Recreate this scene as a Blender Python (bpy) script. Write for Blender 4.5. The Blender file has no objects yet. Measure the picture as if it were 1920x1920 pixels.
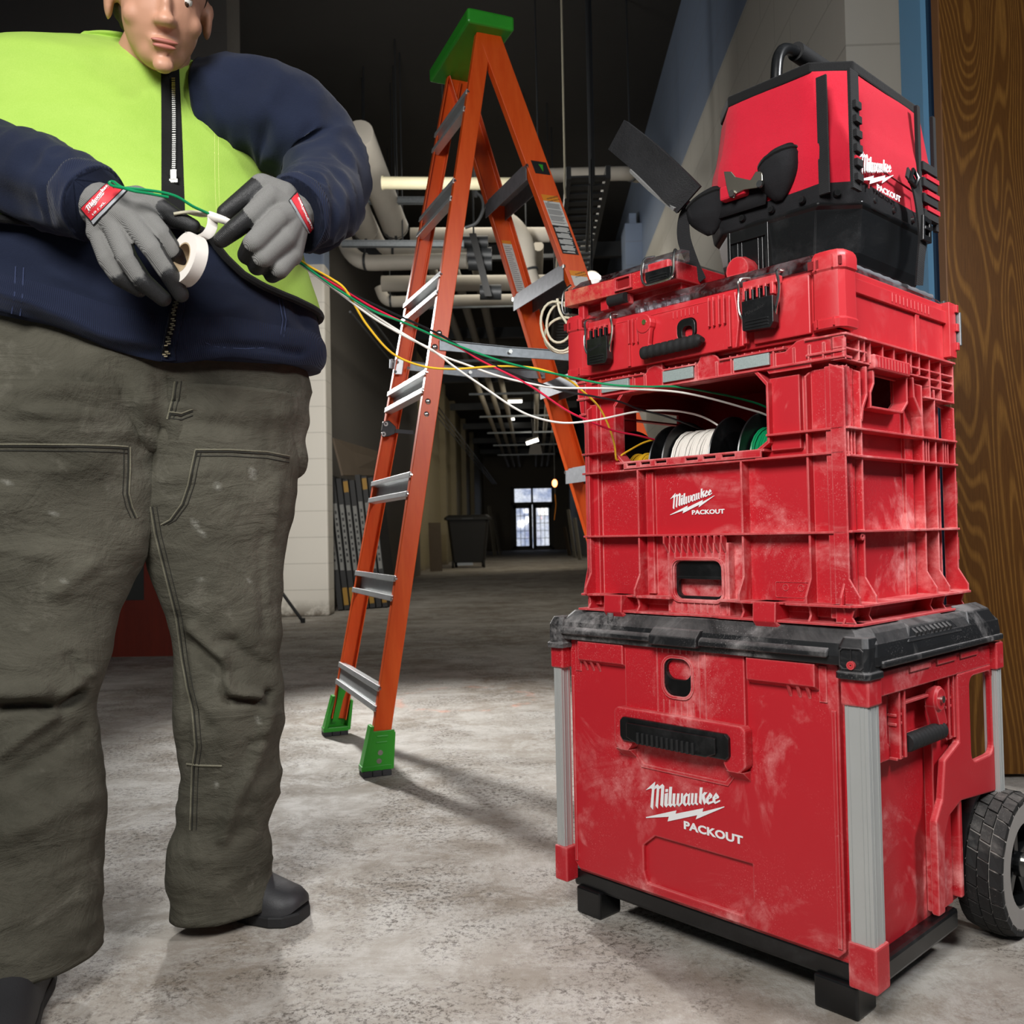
import bpy, bmesh, math, random
import numpy as np
from math import sin, cos, pi, atan, atan2, sqrt, radians
from mathutils import Vector, Matrix, noise
from mathutils.bvhtree import BVHTree
random.seed(7)
SC = bpy.context.scene
# ------------------------------------------------------------ camera
F = 1707.0; H = 0.72
YAW = atan(42/1707); PITCH = atan(43/1707); ROLL = 0.02
f0 = Vector((-sin(YAW), cos(YAW), 0)); r0 = Vector((cos(YAW), sin(YAW), 0)); u0 = Vector((0, 0, 1))
fw = f0*cos(PITCH)+u0*sin(PITCH); up = u0*cos(PITCH)-f0*sin(PITCH)
CR = r0*cos(ROLL)-up*sin(ROLL); CU = up*cos(ROLL)+r0*sin(ROLL)
CAMP = Vector((0, 0, H))
cd = bpy.data.cameras.new('camera'); cam = bpy.data.objects.new('camera', cd); SC.collection.objects.link(cam)
m = Matrix.Identity(4)
for i in range(3):
    m[i][0] = CR[i]; m[i][1] = CU[i]; m[i][2] = -fw[i]; m[i][3] = CAMP[i]
cam.matrix_world = m
cd.sensor_width = 36; cd.sensor_fit = 'HORIZONTAL'; cd.lens = 36*F/1920; cd.clip_start = 0.05; cd.clip_end = 300
cd.dof.use_dof = True; cd.dof.focus_distance = 1.75; cd.dof.aperture_fstop = 9.0
SC.camera = cam
SC.view_settings.view_transform = 'Standard'; SC.view_settings.look = 'None'; SC.view_settings.gamma = 1
SC.view_settings.use_curve_mapping = False; SC.view_settings.exposure = 0.13
# ------------------------------------------------------------ world and lights
W = bpy.data.worlds.new('world'); SC.world = W; W.use_nodes = True
W.node_tree.nodes['Background'].inputs[0].default_value = (0.75, 0.85, 1.0, 1)
W.node_tree.nodes['Background'].inputs[1].default_value = 0.06

def area(name, loc, target, size, power, col=(1, 1, 1), sy=None, spread=None):
    l = bpy.data.lights.new(name, 'AREA'); l.energy = power; l.color = col
    l.shape = 'RECTANGLE'; l.size = size; l.size_y = sy or size
    if spread: l.spread = radians(spread)
    o = bpy.data.objects.new(name, l); SC.collection.objects.link(o)
    o.location = loc; d = Vector(target)-Vector(loc); o.rotation_euler = d.to_track_quat('-Z', 'Y').to_euler()
    return o

def spot(name, loc, target, power, ang, blend=.5, rad=.15, col=(1, 1, 1)):
    l = bpy.data.lights.new(name, 'SPOT'); l.energy = power; l.color = col
    l.spot_size = radians(ang); l.spot_blend = blend; l.shadow_soft_size = rad
    o = bpy.data.objects.new(name, l); SC.collection.objects.link(o)
    o.location = loc; d = Vector(target)-Vector(loc); o.rotation_euler = d.to_track_quat('-Z', 'Y').to_euler()
    return o

area('key_softbox', (-0.5, -0.4, 2.08), (0.15, 1.6, 0.95), 0.8, 33, (1, .985, .96), spread=125)
area('side_fill', (2.0, 0.55, 2.5), (0.72, 1.65, 1.1), 0.5, 9, (.97, .98, 1), spread=66)  # unseen fill added for the right faces of the stack
spot('floor_strobe', (-1.75, 5.0, 2.15), (0.05, 2.9, 0.0), 560, 60, 1.0, .12, (1, .985, .96))
spot('pillar_strobe', (-1.2, 4.6, 1.7), (-2.25, 8.4, 1.6), 330, 60, .7, .2, (1, .97, .92))
area('corridor_light', (-0.3, 9.0, 3.9), (-0.3, 9.2, 0), 1.2, 32, (1, .93, .8), sy=3)
area('corridor_light_far', (0.3, 24.0, 3.8), (0.3, 24.0, 0), 1.2, 34, (1, .93, .8), sy=6)
area('far_wall_fill', (.6, 18.5, 2.6), (-2.4, 21.5, 1.6), 1.0, 30, (1, .9, .7))  # added fill without a fixture, brightens the tan far wall
area('pipe_fill', (-.7, 5.4, 2.9), (-.3, 7.6, 3.5), .6, 14, (1, .97, .92))  # added fill aimed upward to brighten the overhead pipes, no fixture
spot('pilaster_fill', (-.5, 6.0, 2.6), (1.1, 9.2, 3.3), 120, 50, .7, .2, (1, .97, .92))  # unseen spot added to lift the right pilaster and its band

# ------------------------------------------------------------ helpers
def ray(px, py):
    return fw+CR*((px-960)/F)-CU*((py-960)/F)
def at(px, py, d):
    v = ray(px, py); return CAMP+v*(d/v.dot(f0))
def floorpt(px, py, z=0.0):
    v = ray(px, py); return CAMP+v*((z-H)/v.z)
def proj(p):
    v = Vector(p)-CAMP; d = v.dot(fw); return (960+F*v.dot(CR)/d, 960-F*v.dot(CU)/d)
def onplane(px, py, p0, n):
    v = ray(px, py); n = Vector(n); return CAMP+v*((Vector(p0)-CAMP).dot(n)/v.dot(n))
def hx(px):
    v = ray(px, 1003-.02*(px-960)); v.z = 0; return v.normalized()
SYV = hx(2800); SXV = Vector((SYV.y, -SYV.x, 0))       # stack axes: along the front, into depth
SO = at(1578, 628, 1.35); SO.z = 0
SANG = atan2(SXV.y, SXV.x)
def stw(x, y, z): return SO+SXV*x+SYV*y+u0*z
def stl(p):
    q = Vector(p)-SO; return Vector((q.dot(SXV), q.dot(SYV), q.z))
def stf(px, py, y=0.0):      # local point on the stack plane local-y = y
    return stl(onplane(px, py, stw(0, y, 0), SYV))

def _link(o): SC.collection.objects.link(o); return o

SPLIT = set('vertical_rib corner_collar locking_foot bracket_rib front_latch_well edge_moulding ledge_recess underside_clip front_foot webbing_loop rivet washer rear_clip raised_tread grip_shelf red_accent shadow_pocket skid_bar zip_teeth foot_pad'.split())-{'zip_teeth'}
class MB:
    def __init__(s): s.v = []; s.f = []; s.pc = []
    def add(s, v, f):
        n = len(s.v); s.pc.append((n, len(s.f))); s.v += [tuple(p) for p in v]; s.f += [tuple(i+n for i in q) for q in f]
    def box(s, x0, x1, y0, y1, z0, z1):
        v = [(x, y, z) for z in (z0, z1) for y in (y0, y1) for x in (x0, x1)]
        s.add(v, [(0, 2, 3, 1), (4, 5, 7, 6), (0, 1, 5, 4), (2, 6, 7, 3), (0, 4, 6, 2), (1, 3, 7, 5)]); return s
    def obox(s, c, ax, ay, az):       # oriented box: centre, half-axis vectors
        c = Vector(c); v = [c+ax*i+ay*j+az*k for k in (-1, 1) for j in (-1, 1) for i in (-1, 1)]
        s.add(v, [(0, 2, 3, 1), (4, 5, 7, 6), (0, 1, 5, 4), (2, 6, 7, 3), (0, 4, 6, 2), (1, 3, 7, 5)]); return s
    def prism(s, poly, ax, t0, t1):
        def P(a, b, t): return {'x': (t, a, b), 'y': (a, t, b), 'z': (a, b, t)}[ax]
        n = len(poly); v = [P(a, b, t0) for a, b in poly]+[P(a, b, t1) for a, b in poly]
        f = [tuple(range(n)), tuple(range(2*n-1, n-1, -1))]+[(i, (i+1) % n, (i+1) % n+n, i+n) for i in range(n)]
        s.add(v, f); return s
    def plate(s, outer, holes, ax, t0, t1):
        def P(a, b, t): return {'x': (t, a, b), 'y': (a, t, b), 'z': (a, b, t)}[ax]
        bm = bmesh.new(); loops = []
        for L in [outer]+list(holes):
            vs = [bm.verts.new((a, b, 0)) for a, b in L]; loops.append(vs)
            for i in range(len(vs)): bm.edges.new((vs[i], vs[(i+1) % len(vs)]))
        bmesh.ops.triangle_fill(bm, use_beauty=True, use_dissolve=False, edges=bm.edges[:])
        bm.verts.index_update(); vv = [(q.co.x, q.co.y) for q in bm.verts]; n = len(vv)
        tr = [tuple(q.index for q in fc.verts) for fc in bm.faces]
        f = tr+[tuple(i+n for i in reversed(t)) for t in tr]
        for L in loops:
            for i in range(len(L)):
                a, b = L[i].index, L[(i+1) % len(L)].index; f.append((a, b, b+n, a+n))
        bm.free(); s.add([P(a, b, t0) for a, b in vv]+[P(a, b, t1) for a, b in vv], f); return s
    def loft(s, rings, cap=True, closed=False):
        n = len(rings[0]); v = [p for r in rings for p in r]; f = []
        m_ = len(rings)
        for i in range(m_ if closed else m_-1):
            for j in range(n):
                a = i*n+j; b = i*n+(j+1) % n; c = ((i+1) % m_)*n+(j+1) % n; d = ((i+1) % m_)*n+j
                f.append((a, b, c, d))
        if cap and not closed: f += [tuple(range(n-1, -1, -1)), tuple(range((m_-1)*n, m_*n))]
        s.add(v, f); return s
    def tube(s, pts, r, n=10, closed=False, flat=1.0):
        pts = [Vector(p) for p in pts]; rings = []; prev = None; m_ = len(pts)
        for i, p in enumerate(pts):
            if closed: t = pts[(i+1) % m_]-pts[i-1]
            else: t = pts[min(i+1, m_-1)]-pts[max(i-1, 0)]
            t.normalize()
            if prev is None:
                a = t.orthogonal().normalized()
            else:
                a = prev-t*prev.dot(t)
                a = a.normalized() if a.length > 1e-6 else t.orthogonal().normalized()
            prev = a; b = t.cross(a); rr_ = r[i] if isinstance(r, (list, tuple)) else r
            rings.append([p+a*(rr_*cos(2*pi*k/n))+b*(rr_*flat*sin(2*pi*k/n)) for k in range(n)])
        s.loft(rings, cap=True, closed=closed); return s
    def cyl(s, p0, p1, r, n=20, r1=None):
        p0, p1 = Vector(p0), Vector(p1); t = (p1-p0).normalized(); a = t.orthogonal().normalized(); b = t.cross(a); r1 = r if r1 is None else r1
        s.loft([[p+a*(q*cos(2*pi*k/n))+b*(q*sin(2*pi*k/n)) for k in range(n)] for p, q in ((p0, r), (p1, r1))]); return s
    def lathe(s, p0, ax, prof, n=32, start=None):     # prof: (distance along axis, radius), closed by caps
        p0 = Vector(p0); t = Vector(ax).normalized(); a = start or t.orthogonal().normalized(); b = t.cross(a)
        s.loft([[p0+t*h+a*(max(q, 1e-5)*cos(2*pi*k/n))+b*(max(q, 1e-5)*sin(2*pi*k/n)) for k in range(n)] for h, q in prof]); return s
    def annulus(s, p0, ax, prof, n=40):              # closed ring section, prof loops round
        p0 = Vector(p0); t = Vector(ax).normalized(); a = t.orthogonal().normalized(); b = t.cross(a)
        s.loft([[p0+t*h+a*(q*cos(2*pi*k/n))+b*(q*sin(2*pi*k/n)) for k in range(n)] for h, q in prof], closed=True); return s
    def ell(s, c, r, n=20, m_=14, rot=None):
        c = Vector(c); r = r if isinstance(r, (tuple, list)) else (r, r, r); rings = []
        for i in range(m_+1):
            ph = -pi/2+pi*i/m_; ph = max(min(ph, pi/2-.02), -pi/2+.02)
            ring = []
            for k in range(n):
                p = Vector((r[0]*cos(ph)*cos(2*pi*k/n), r[1]*cos(ph)*sin(2*pi*k/n), r[2]*sin(ph)))
                ring.append(c+(rot @ p if rot else p))
            rings.append(ring)
        s.loft(rings); return s

def rr(x0, x1, y0, y1, r, n=5):
    out = []
    for cx, cy, a0 in ((x1-r, y0+r, -pi/2), (x1-r, y1-r, 0), (x0+r, y1-r, pi/2), (x0+r, y0+r, pi)):
        for i in range(n+1):
            a = a0+pi/2*i/n; out.append((cx+r*cos(a), cy+r*sin(a)))
    return out
def ch(x0, x1, y0, y1, c):      # chamfered rectangle
    return [(x0+c, y0), (x1-c, y0), (x1, y0+c), (x1, y1-c), (x1-c, y1), (x0+c, y1), (x0, y1-c), (x0, y0+c)]

def props(o, label=None, cat=None, group=None, kind=None):
    if label: o['label'] = label
    if cat: o['category'] = cat
    if group: o['group'] = group
    if kind: o['kind'] = kind
    return o
def thing(name, label, cat, loc=(0, 0, 0), rz=0.0, group=None, kind=None):
    o = bpy.data.objects.new(name, None); _link(o); o.location = loc; o.rotation_euler = (0, 0, rz)
    o.empty_display_size = .05
    return props(o, label, cat, group, kind)
def wmat(o):
    M_ = Matrix.Translation(o.location) @ o.rotation_euler.to_matrix().to_4x4()
    return wmat(o.parent) @ M_ if o.parent else M_
def obj(name, mb, mat, parent=None, smooth=False, bevel=0.0, world=False, label=None, seg=2, sub=0, solid=0, angle=40, merge=False):
    if name in SPLIT and len(mb.pc) > 1:
        first = None
        for i, (v0, f0_) in enumerate(mb.pc):
            v1, f1 = mb.pc[i+1] if i+1 < len(mb.pc) else (len(mb.v), len(mb.f))
            q = MB(); q.v = mb.v[v0:v1]; q.f = [tuple(k-v0 for k in fc) for fc in mb.f[f0_:f1]]
            o_ = obj(name, q, mat, parent, smooth, bevel, world, label, seg, sub, solid, angle, merge); first = first or o_
        return first
    while parent is not None and parent.parent is not None and parent.parent.parent is not None: parent = parent.parent
    me = bpy.data.meshes.new(name); v = mb.v
    if world and parent:
        inv = wmat(parent).inverted(); v = [tuple(inv @ Vector(p)) for p in v]
    me.from_pydata(v, [], mb.f)
    bm = bmesh.new(); bm.from_mesh(me)
    if merge: bmesh.ops.remove_doubles(bm, verts=bm.verts[:], dist=1e-5)
    bmesh.ops.recalc_face_normals(bm, faces=bm.faces[:]); bm.to_mesh(me); bm.free()
    for mt in (mat if isinstance(mat, (list, tuple)) else [mat]): me.materials.append(mt)
    if smooth:
        me.polygons.foreach_set('use_smooth', [True]*len(me.polygons))
        if smooth != 'full':
            try: me.set_sharp_from_angle(angle=radians(angle))
            except Exception: pass
    o = bpy.data.objects.new(name, me); _link(o)
    if parent: o.parent = parent
    if solid:
        md = o.modifiers.new('s', 'SOLIDIFY'); md.thickness = solid; md.offset = 1
    if bevel:
        md = o.modifiers.new('b', 'BEVEL'); md.width = bevel; md.segments = seg; md.limit_method = 'ANGLE'; md.angle_limit = radians(35); md.harden_normals = False
    if sub:
        md = o.modifiers.new('u', 'SUBSURF'); md.levels = sub; md.render_levels = sub
    if label: o['label'] = label
    return o
def solo(name, mb, mat, label, cat, loc=None, rz=0.0, group=None, kind=None, **kw):
    o = obj(name, mb, mat, None, **kw)
    if loc is not None:
        # shift mesh so the origin sits at loc
        R_ = Matrix.Rotation(-rz, 4, 'Z') if kw.get('world') else None
        if kw.get('world'):
            T = R_ @ Matrix.Translation(-Vector(loc)); o.data.transform(T)
        o.location = loc; o.rotation_euler = (0, 0, rz)
    return props(o, label, cat, group, kind)
def structure(name, mb, mat, parent=None, **kw):
    o = obj(name, mb, mat, parent, **kw)
    if not parent: o['kind'] = 'structure'
    return o
def cat_rom(pts, k=8):
    pts = [Vector(p) for p in pts]; out = []
    for i in range(len(pts)-1):
        a, b, c, d = pts[max(i-1, 0)], pts[i], pts[i+1], pts[min(i+2, len(pts)-1)]
        for j in range(k):
            t = j/k; out.append(.5*((2*b)+(c-a)*t+(2*a-5*b+4*c-d)*t*t+(3*b-a-3*c+d)*t**3))
    out.append(pts[-1]); return out

# ------------------------------------------------------------ materials
def srgb(r, g, b):
    return tuple(((c/255)/12.92 if c/255 <= .04045 else ((c/255+.055)/1.055)**2.4) for c in (r, g, b))+(1,)
class NT:
    def __init__(s, name):
        s.m = bpy.data.materials.new(name); s.m.use_nodes = True; s.t = s.m.node_tree; s.p = s.t.nodes['Principled BSDF']; s.tc = s.t.nodes.new('ShaderNodeTexCoord')
    def n(s, typ, **kw):
        q = s.t.nodes.new(typ)
        for k, v in kw.items():
            if k in ('operation', 'blend_type', 'data_type', 'wave_type', 'bands_direction', 'feature', 'attribute_name', 'samples', 'interpolation_type', 'gradient_type', 'offset', 'squash', 'wave_profile'): setattr(q, k, v)
        return q
    def l(s, a, b): s.t.links.new(a, b)
    def set(s, **kw):
        for k, v in kw.items(): s.p.inputs[k.replace('_', ' ')].default_value = v
    def coord(s, sc=(1, 1, 1), rot=(0, 0, 0), loc=(0, 0, 0), src='Object'):
        mp = s.n('ShaderNodeMapping'); s.l(s.tc.outputs[src], mp.inputs[0])
        mp.inputs['Scale'].default_value = sc; mp.inputs['Rotation'].default_value = rot; mp.inputs['Location'].default_value = loc
        return mp.outputs[0]
    def noise(s, scale, detail=4, rough=.6, dist=0, co=None):
        q = s.n('ShaderNodeTexNoise'); q.inputs['Scale'].default_value = scale; q.inputs['Detail'].default_value = detail
        q.inputs['Roughness'].default_value = rough; q.inputs['Distortion'].default_value = dist
        s.l(co or s.tc.outputs['Object'], q.inputs['Vector']); return q.outputs['Fac']
    def ramp(s, fac, a, b, ca=(0, 0, 0, 1), cb=(1, 1, 1, 1)):
        q = s.n('ShaderNodeValToRGB'); e = q.color_ramp.elements; e[0].position = a; e[1].position = b; e[0].color = ca; e[1].color = cb
        s.l(fac, q.inputs[0]); return q.outputs[0]
    def mix(s, fac, a, b, bt='MIX'):
        q = s.n('ShaderNodeMix'); q.data_type = 'RGBA'; q.blend_type = bt
        for val, sock in ((fac, q.inputs[0]), (a, q.inputs[6]), (b, q.inputs[7])):
            if hasattr(val, 'links'): s.l(val, sock)
            else: sock.default_value = val
        return q.outputs[2]
    def math(s, op, a, b=0.0):
        q = s.n('ShaderNodeMath', operation=op)
        for val, sock in ((a, q.inputs[0]), (b, q.inputs[1])):
            if hasattr(val, 'links'): s.l(val, sock)
            else: sock.default_value = val
        return q.outputs[0]
    def bump(s, h, st=.3, dist=.001):
        q = s.n('ShaderNodeBump'); q.inputs['Strength'].default_value = st; q.inputs['Distance'].default_value = dist
        s.l(h, q.inputs['Height']); s.l(q.outputs[0], s.p.inputs['Normal'])
    def col(s, c):
        if hasattr(c, 'links'): s.l(c, s.p.inputs['Base Color'])
        else: s.p.inputs['Base Color'].default_value = c
    def sep(s, co=None):
        q = s.n('ShaderNodeSeparateXYZ'); s.l(co or s.tc.outputs['Object'], q.inputs[0]); return q.outputs

def simple(name, c, rough=.5, metal=0, bs=0, bst=.2, var=.08, vs=6, spec=.5):
    k = NT(name); k.set(Roughness=rough, Metallic=metal)
    k.p.inputs['Specular IOR Level'].default_value = spec
    f = k.noise(vs, 3); d = tuple(x*(1-2*var) for x in c[:3])+(1,); e = tuple(min(1, x*(1+2*var)) for x in c[:3])+(1,)
    k.col(k.mix(f, d, e))
    if bs: k.bump(k.noise(bs, 2), bst)
    return k.m

def plastic(name, c, dust=(0, 0, 0, 1), amount=.5, rough=.42, edge=.5, topdust=0, seed=0):
    k = NT(name); k.set(Roughness=rough)
    co = k.coord(loc=(seed, seed*.7, 0))
    n1 = k.noise(5.0, 9, .62, .9, co); m1 = k.ramp(n1, .50, .70)
    n2 = k.noise(38, 6, .7, .3, co); m2 = k.ramp(n2, .38, .66)
    f = k.math('MULTIPLY', k.math('MULTIPLY', m1, m2), amount*2.2)
    sp = k.ramp(k.noise(420, 2, .6, 0, co), .60, .68)
    f = k.math('ADD', f, k.math('MULTIPLY', k.math('MULTIPLY', sp, k.ramp(k.noise(9, 4, .6, 0, co), .45, .7)), amount*.9))
    if edge:
        bv = k.n('ShaderNodeBevel'); bv.samples = 4; bv.inputs['Radius'].default_value = .0038
        ge = k.n('ShaderNodeNewGeometry'); vm = k.n('ShaderNodeVectorMath', operation='DOT_PRODUCT')
        k.l(bv.outputs[0], vm.inputs[0]); k.l(ge.outputs['Normal'], vm.inputs[1])
        e = k.ramp(vm.outputs['Value'], .86, .985, (1, 1, 1, 1), (0, 0, 0, 1))
        e = k.math('MULTIPLY', e, k.math('ADD', k.math('MULTIPLY', k.ramp(k.noise(14, 5, .7, 0, co), .35, .65), edge*.7), edge*.3))
        f = k.math('ADD', f, e)
    if topdust:
        ge2 = k.n('ShaderNodeNewGeometry'); zz = k.sep(ge2.outputs['Normal'])[2]
        tz = k.ramp(zz, .45, .95); td = k.math('MULTIPLY', k.math('MULTIPLY', tz, k.ramp(k.noise(11, 8, .75, .5, co), .33, .7)), topdust)
        f = k.math('ADD', f, td)
    q = k.n('ShaderNodeClamp'); k.l(f, q.inputs[0]); f = q.outputs[0]
    k.col(k.mix(f, c, dust)); k.l(k.math('ADD', k.math('MULTIPLY', f, .4), rough), k.p.inputs['Roughness'])
    k.bump(k.noise(900, 2, .5, 0, co), .12, .0006)
    return k.m

RED = srgb(188, 32, 42); DUSTR = srgb(224, 142, 140)
MRED = plastic('red_plastic', RED, DUSTR, .42, .42, .55)
MREDC = plastic('red_crate_plastic', srgb(186, 30, 41), DUSTR, .66, .45, .95, .5, seed=3)
MREDD = plastic('red_chest_plastic', srgb(186, 29, 40), DUSTR, .6, .42, .55, .2, seed=7)
MREDO = plastic('red_case_plastic', srgb(196, 42, 50), DUSTR, .15, .36, .15, .0, seed=5)
MBLK = plastic('black_plastic', srgb(15, 16, 17), srgb(120, 120, 122), .05, .30, .06)
MBLKD = plastic('dusty_black_plastic', srgb(22, 23, 25), srgb(150, 146, 145), .55, .45, .2, .75, seed=2)
MTYRE = plastic('tyre_rubber', srgb(22, 22, 22), srgb(140, 135, 130), .45, .8, .0, .4, seed=9)
MTREAD = simple('dusty_tread_groove', srgb(150, 145, 140), .95, bs=200)
MSHOE = simple('black_leather', srgb(38, 38, 40), .55, bs=300, bst=.3)
MRUB = simple('black_rubber', srgb(22, 22, 23), .7, bs=500, bst=.3)
MALU = simple('brushed_aluminium', srgb(205, 207, 207), .36, .55, vs=20)
MSTEEL = simple('bright_steel', srgb(205, 205, 200), .22, 1)
MPOST = simple('satin_aluminium', srgb(188, 190, 188), .42, .35, var=.04)
MGALV = simple('galvanised_steel', srgb(140, 145, 148), .45, .85, var=.14, vs=60)
MORG = NT('orange_fibreglass'); MORG.set(Roughness=.38)
_n = MORG.noise(1, 5, .7, 0, MORG.coord((40, 40, 4)))
MORG.col(MORG.mix(MORG.ramp(_n, .35, .7), srgb(222, 78, 14), srgb(234, 96, 30))); MORG.bump(MORG.noise(600, 2), .1); MORG = MORG.m
MGRN = simple('green_plastic', srgb(52, 160, 44), .35, vs=10)
MWHT = simple('white_print', srgb(238, 238, 238), .5, var=.01)
MWHT2 = simple('white_label', srgb(205, 205, 200), .55, var=.03)
MGLBL = simple('grey_label_print', srgb(120, 120, 120), .6)
MBLBL = simple('black_print', srgb(22, 22, 22), .5)
MORL = simple('orange_label', srgb(226, 140, 30), .5)
MREFL = simple('reflective_strip', srgb(165, 178, 176), .35, .3, bs=900, bst=.6, var=.1, vs=300)
MWIREW = simple('white_wire', srgb(226, 222, 214), .35, var=.02)
MWIREG = simple('green_wire', srgb(10, 130, 80), .35, var=.02)
MWIREY = simple('yellow_wire', srgb(226, 178, 44), .35, var=.02)
MWIREB = simple('black_wire', srgb(20, 20, 22), .35, var=.02)
MWIRER = simple('red_wire', srgb(200, 24, 60), .35, var=.02)
MWIREC = simple('cream_cable', srgb(212, 205, 180), .4, var=.02)
MCOPPER = simple('copper', srgb(190, 110, 60), .3, 1)
MTAPE = simple('white_tape', srgb(226, 220, 212), .4, var=.03, vs=20)
MCARD = simple('tape_core_card', srgb(170, 150, 120), .8)
MPIPE = simple('pipe_insulation', srgb(172, 166, 155), .7, bs=60, bst=.2, var=.06)
MPIPEY = simple('cream_pipe_insulation', srgb(214, 206, 172), .7, bs=60, bst=.2, var=.05)
MPIPED = simple('grey_conduit', srgb(98, 100, 102), .45, .4)
MDARKST = simple('dark_steel', srgb(52, 54, 56), .5, .3)
MCEIL = simple('dark_ceiling_deck', srgb(38, 36, 33), .9, bs=20)
MDRY = simple('brown_board', srgb(96, 84, 70), .85)
MDRYW = simple('grey_board', srgb(140, 136, 126), .85)
MBOXK = simple('black_carton', srgb(30, 30, 30), .6)
MBOXY = simple('yellow_carton', srgb(150, 112, 30), .6)
MBOXG = simple('grey_carton', srgb(120, 120, 116), .6)
MSKIN = simple('skin', srgb(196, 146, 120), .5, bs=300, bst=.1, var=.05)
MHAIR = simple('brown_hair', srgb(58, 42, 30), .7, bs=200, bst=.8)
MEYE = simple('eye_white', srgb(230, 228, 222), .25)
MIRIS = simple('brown_iris', srgb(60, 40, 26), .2)
MLIP = simple('lips', srgb(172, 104, 92), .5)
MDUMP = simple('black_bin_plastic', srgb(20, 20, 21), .6)
MREDDOOR = NT('red_brown_wood'); MREDDOOR.set(Roughness=.5)
MREDDOOR.col(MREDDOOR.mix(MREDDOOR.noise(3, 6, .6, .4, MREDDOOR.coord((12, 12, 1))), srgb(92, 26, 10), srgb(128, 42, 18))); MREDDOOR = MREDDOOR.m

def clear(name, tint=(.93, .94, .97, 1), g=.16, rough=.12):
    k = NT(name); tr = k.n('ShaderNodeBsdfTransparent'); tr.inputs[0].default_value = tint
    gl = k.n('ShaderNodeBsdfGlossy'); gl.inputs['Roughness'].default_value = rough; gl.inputs[0].default_value = (1, 1, 1, 1)
    df = k.n('ShaderNodeBsdfDiffuse'); df.inputs[0].default_value = (.55, .55, .57, 1)
    lw = k.n('ShaderNodeLayerWeight'); lw.inputs[0].default_value = .35
    m1 = k.n('ShaderNodeMixShader'); m2 = k.n('ShaderNodeMixShader')
    sc_ = k.ramp(k.noise(18, 7, .7, .6), .45, .85)
    k.l(k.math('MULTIPLY', sc_, .35), m1.inputs[0]); k.l(tr.outputs[0], m1.inputs[1]); k.l(df.outputs[0], m1.inputs[2])
    k.l(k.math('ADD', k.math('MULTIPLY', lw.outputs['Fresnel'], .8), g*.3), m2.inputs[0]); k.l(m1.outputs[0], m2.inputs[1]); k.l(gl.outputs[0], m2.inputs[2])
    k.l(m2.outputs[0], k.t.nodes['Material Output'].inputs[0]); return k.m
MCLEAR = clear('clear_polycarbonate')
MGLASS = clear('window_glass', (.97, .98, 1, 1), .05, .03)

def fabric(name, c, c2, sc=900, st=.5, rough=.9, rib=None, mottle=4, sheen=.3):
    k = NT(name); k.set(Roughness=rough)
    k.p.inputs['Sheen Weight'].default_value = sheen*.3
    k.p.inputs['Specular IOR Level'].default_value = .2
    f = k.ramp(k.noise(mottle, 8, .65, .3), .35, .7)
    fine = k.noise(sc, 2, .6)
    k.col(k.mix(k.math('MULTIPLY', k.math('ADD', f, fine), .5), c, c2))
    if rib:
        w = k.n('ShaderNodeTexWave'); w.bands_direction = rib[0]; w.inputs['Scale'].default_value = rib[1]; k.l(k.tc.outputs['Object'], w.inputs['Vector'])
        k.bump(w.outputs['Fac'], .7, .0012)
    else: k.bump(k.math('ADD', fine, k.noise(60, 4)), st, .0012)
    return k.m
MNAVY = fabric('navy_sweatshirt_knit', srgb(18, 24, 41), srgb(30, 38, 60), 700)
MNAVYR = fabric('navy_ribbed_knit', srgb(20, 26, 45), srgb(33, 41, 65), rib=('X', 120))
MLIME = fabric('lime_safety_fabric', srgb(146, 186, 68), srgb(178, 210, 98), 500, .3, .7)
MVBLK = fabric('black_binding', srgb(16, 16, 17), srgb(28, 28, 28), 600)
MVYEL = fabric('pale_yellow_piping', srgb(206, 214, 120), srgb(226, 226, 150), 600)
k = NT('olive_canvas'); k.set(Roughness=.92); k.p.inputs['Specular IOR Level'].default_value = .15
a_ = k.ramp(k.noise(3.2, 9, .65, .5), .36, .70); b_ = k.ramp(k.noise(9, 8, .7, .8), .55, .82); c_ = k.ramp(k.noise(70, 3, .7, 0), .72, .78)
cc = k.mix(a_, srgb(66, 64, 55), srgb(98, 95, 84)); cc = k.mix(k.math('MULTIPLY', b_, .5), cc, srgb(140, 136, 124))
at_ = k.n('ShaderNodeAttribute'); at_.attribute_name = 'paint'
cc = k.mix(k.math('MULTIPLY', at_.outputs['Fac'], k.ramp(k.noise(180, 4, .7), .3, .6)), cc, srgb(140, 139, 130))
cc = k.mix(k.math('MULTIPLY', k.math('MULTIPLY', c_, b_), .8), cc, srgb(190, 186, 175))
k.col(cc); k.bump(k.math('ADD', k.math('ADD', k.math('MULTIPLY', k.noise(700, 2, .6), .12), k.math('MULTIPLY', k.noise(40, 6, .7), .25)), k.math('ADD', k.noise(1, 8, .62, 1.2, k.coord((9, 9, 20))), k.noise(1, 6, .6, .8, k.coord((14, 14, 10), rot=(.3, .5, 0))))), .75, .010); MPANT = k.m
MSEAMD = simple('dark_stitching', srgb(34, 33, 27), .9)
MNSEAM = simple('navy_seam_highlight', srgb(44, 54, 86), .8)  # lighter navy paints the slight highlights along the seams
MSTEP = simple('dull_step_metal', srgb(128, 130, 134), .6, .5, var=.15, vs=50)
MPAD = fabric('black_spacer_mesh', srgb(10, 10, 11), srgb(52, 52, 54), 420, 1, .7, sheen=0)
MSEAM = fabric('olive_stitching', srgb(70, 68, 54), srgb(140, 136, 118), 300)
MNYL = fabric('black_ballistic_nylon', srgb(13, 13, 14), srgb(38, 38, 41), 1400, .9, .7, sheen=0)
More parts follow.
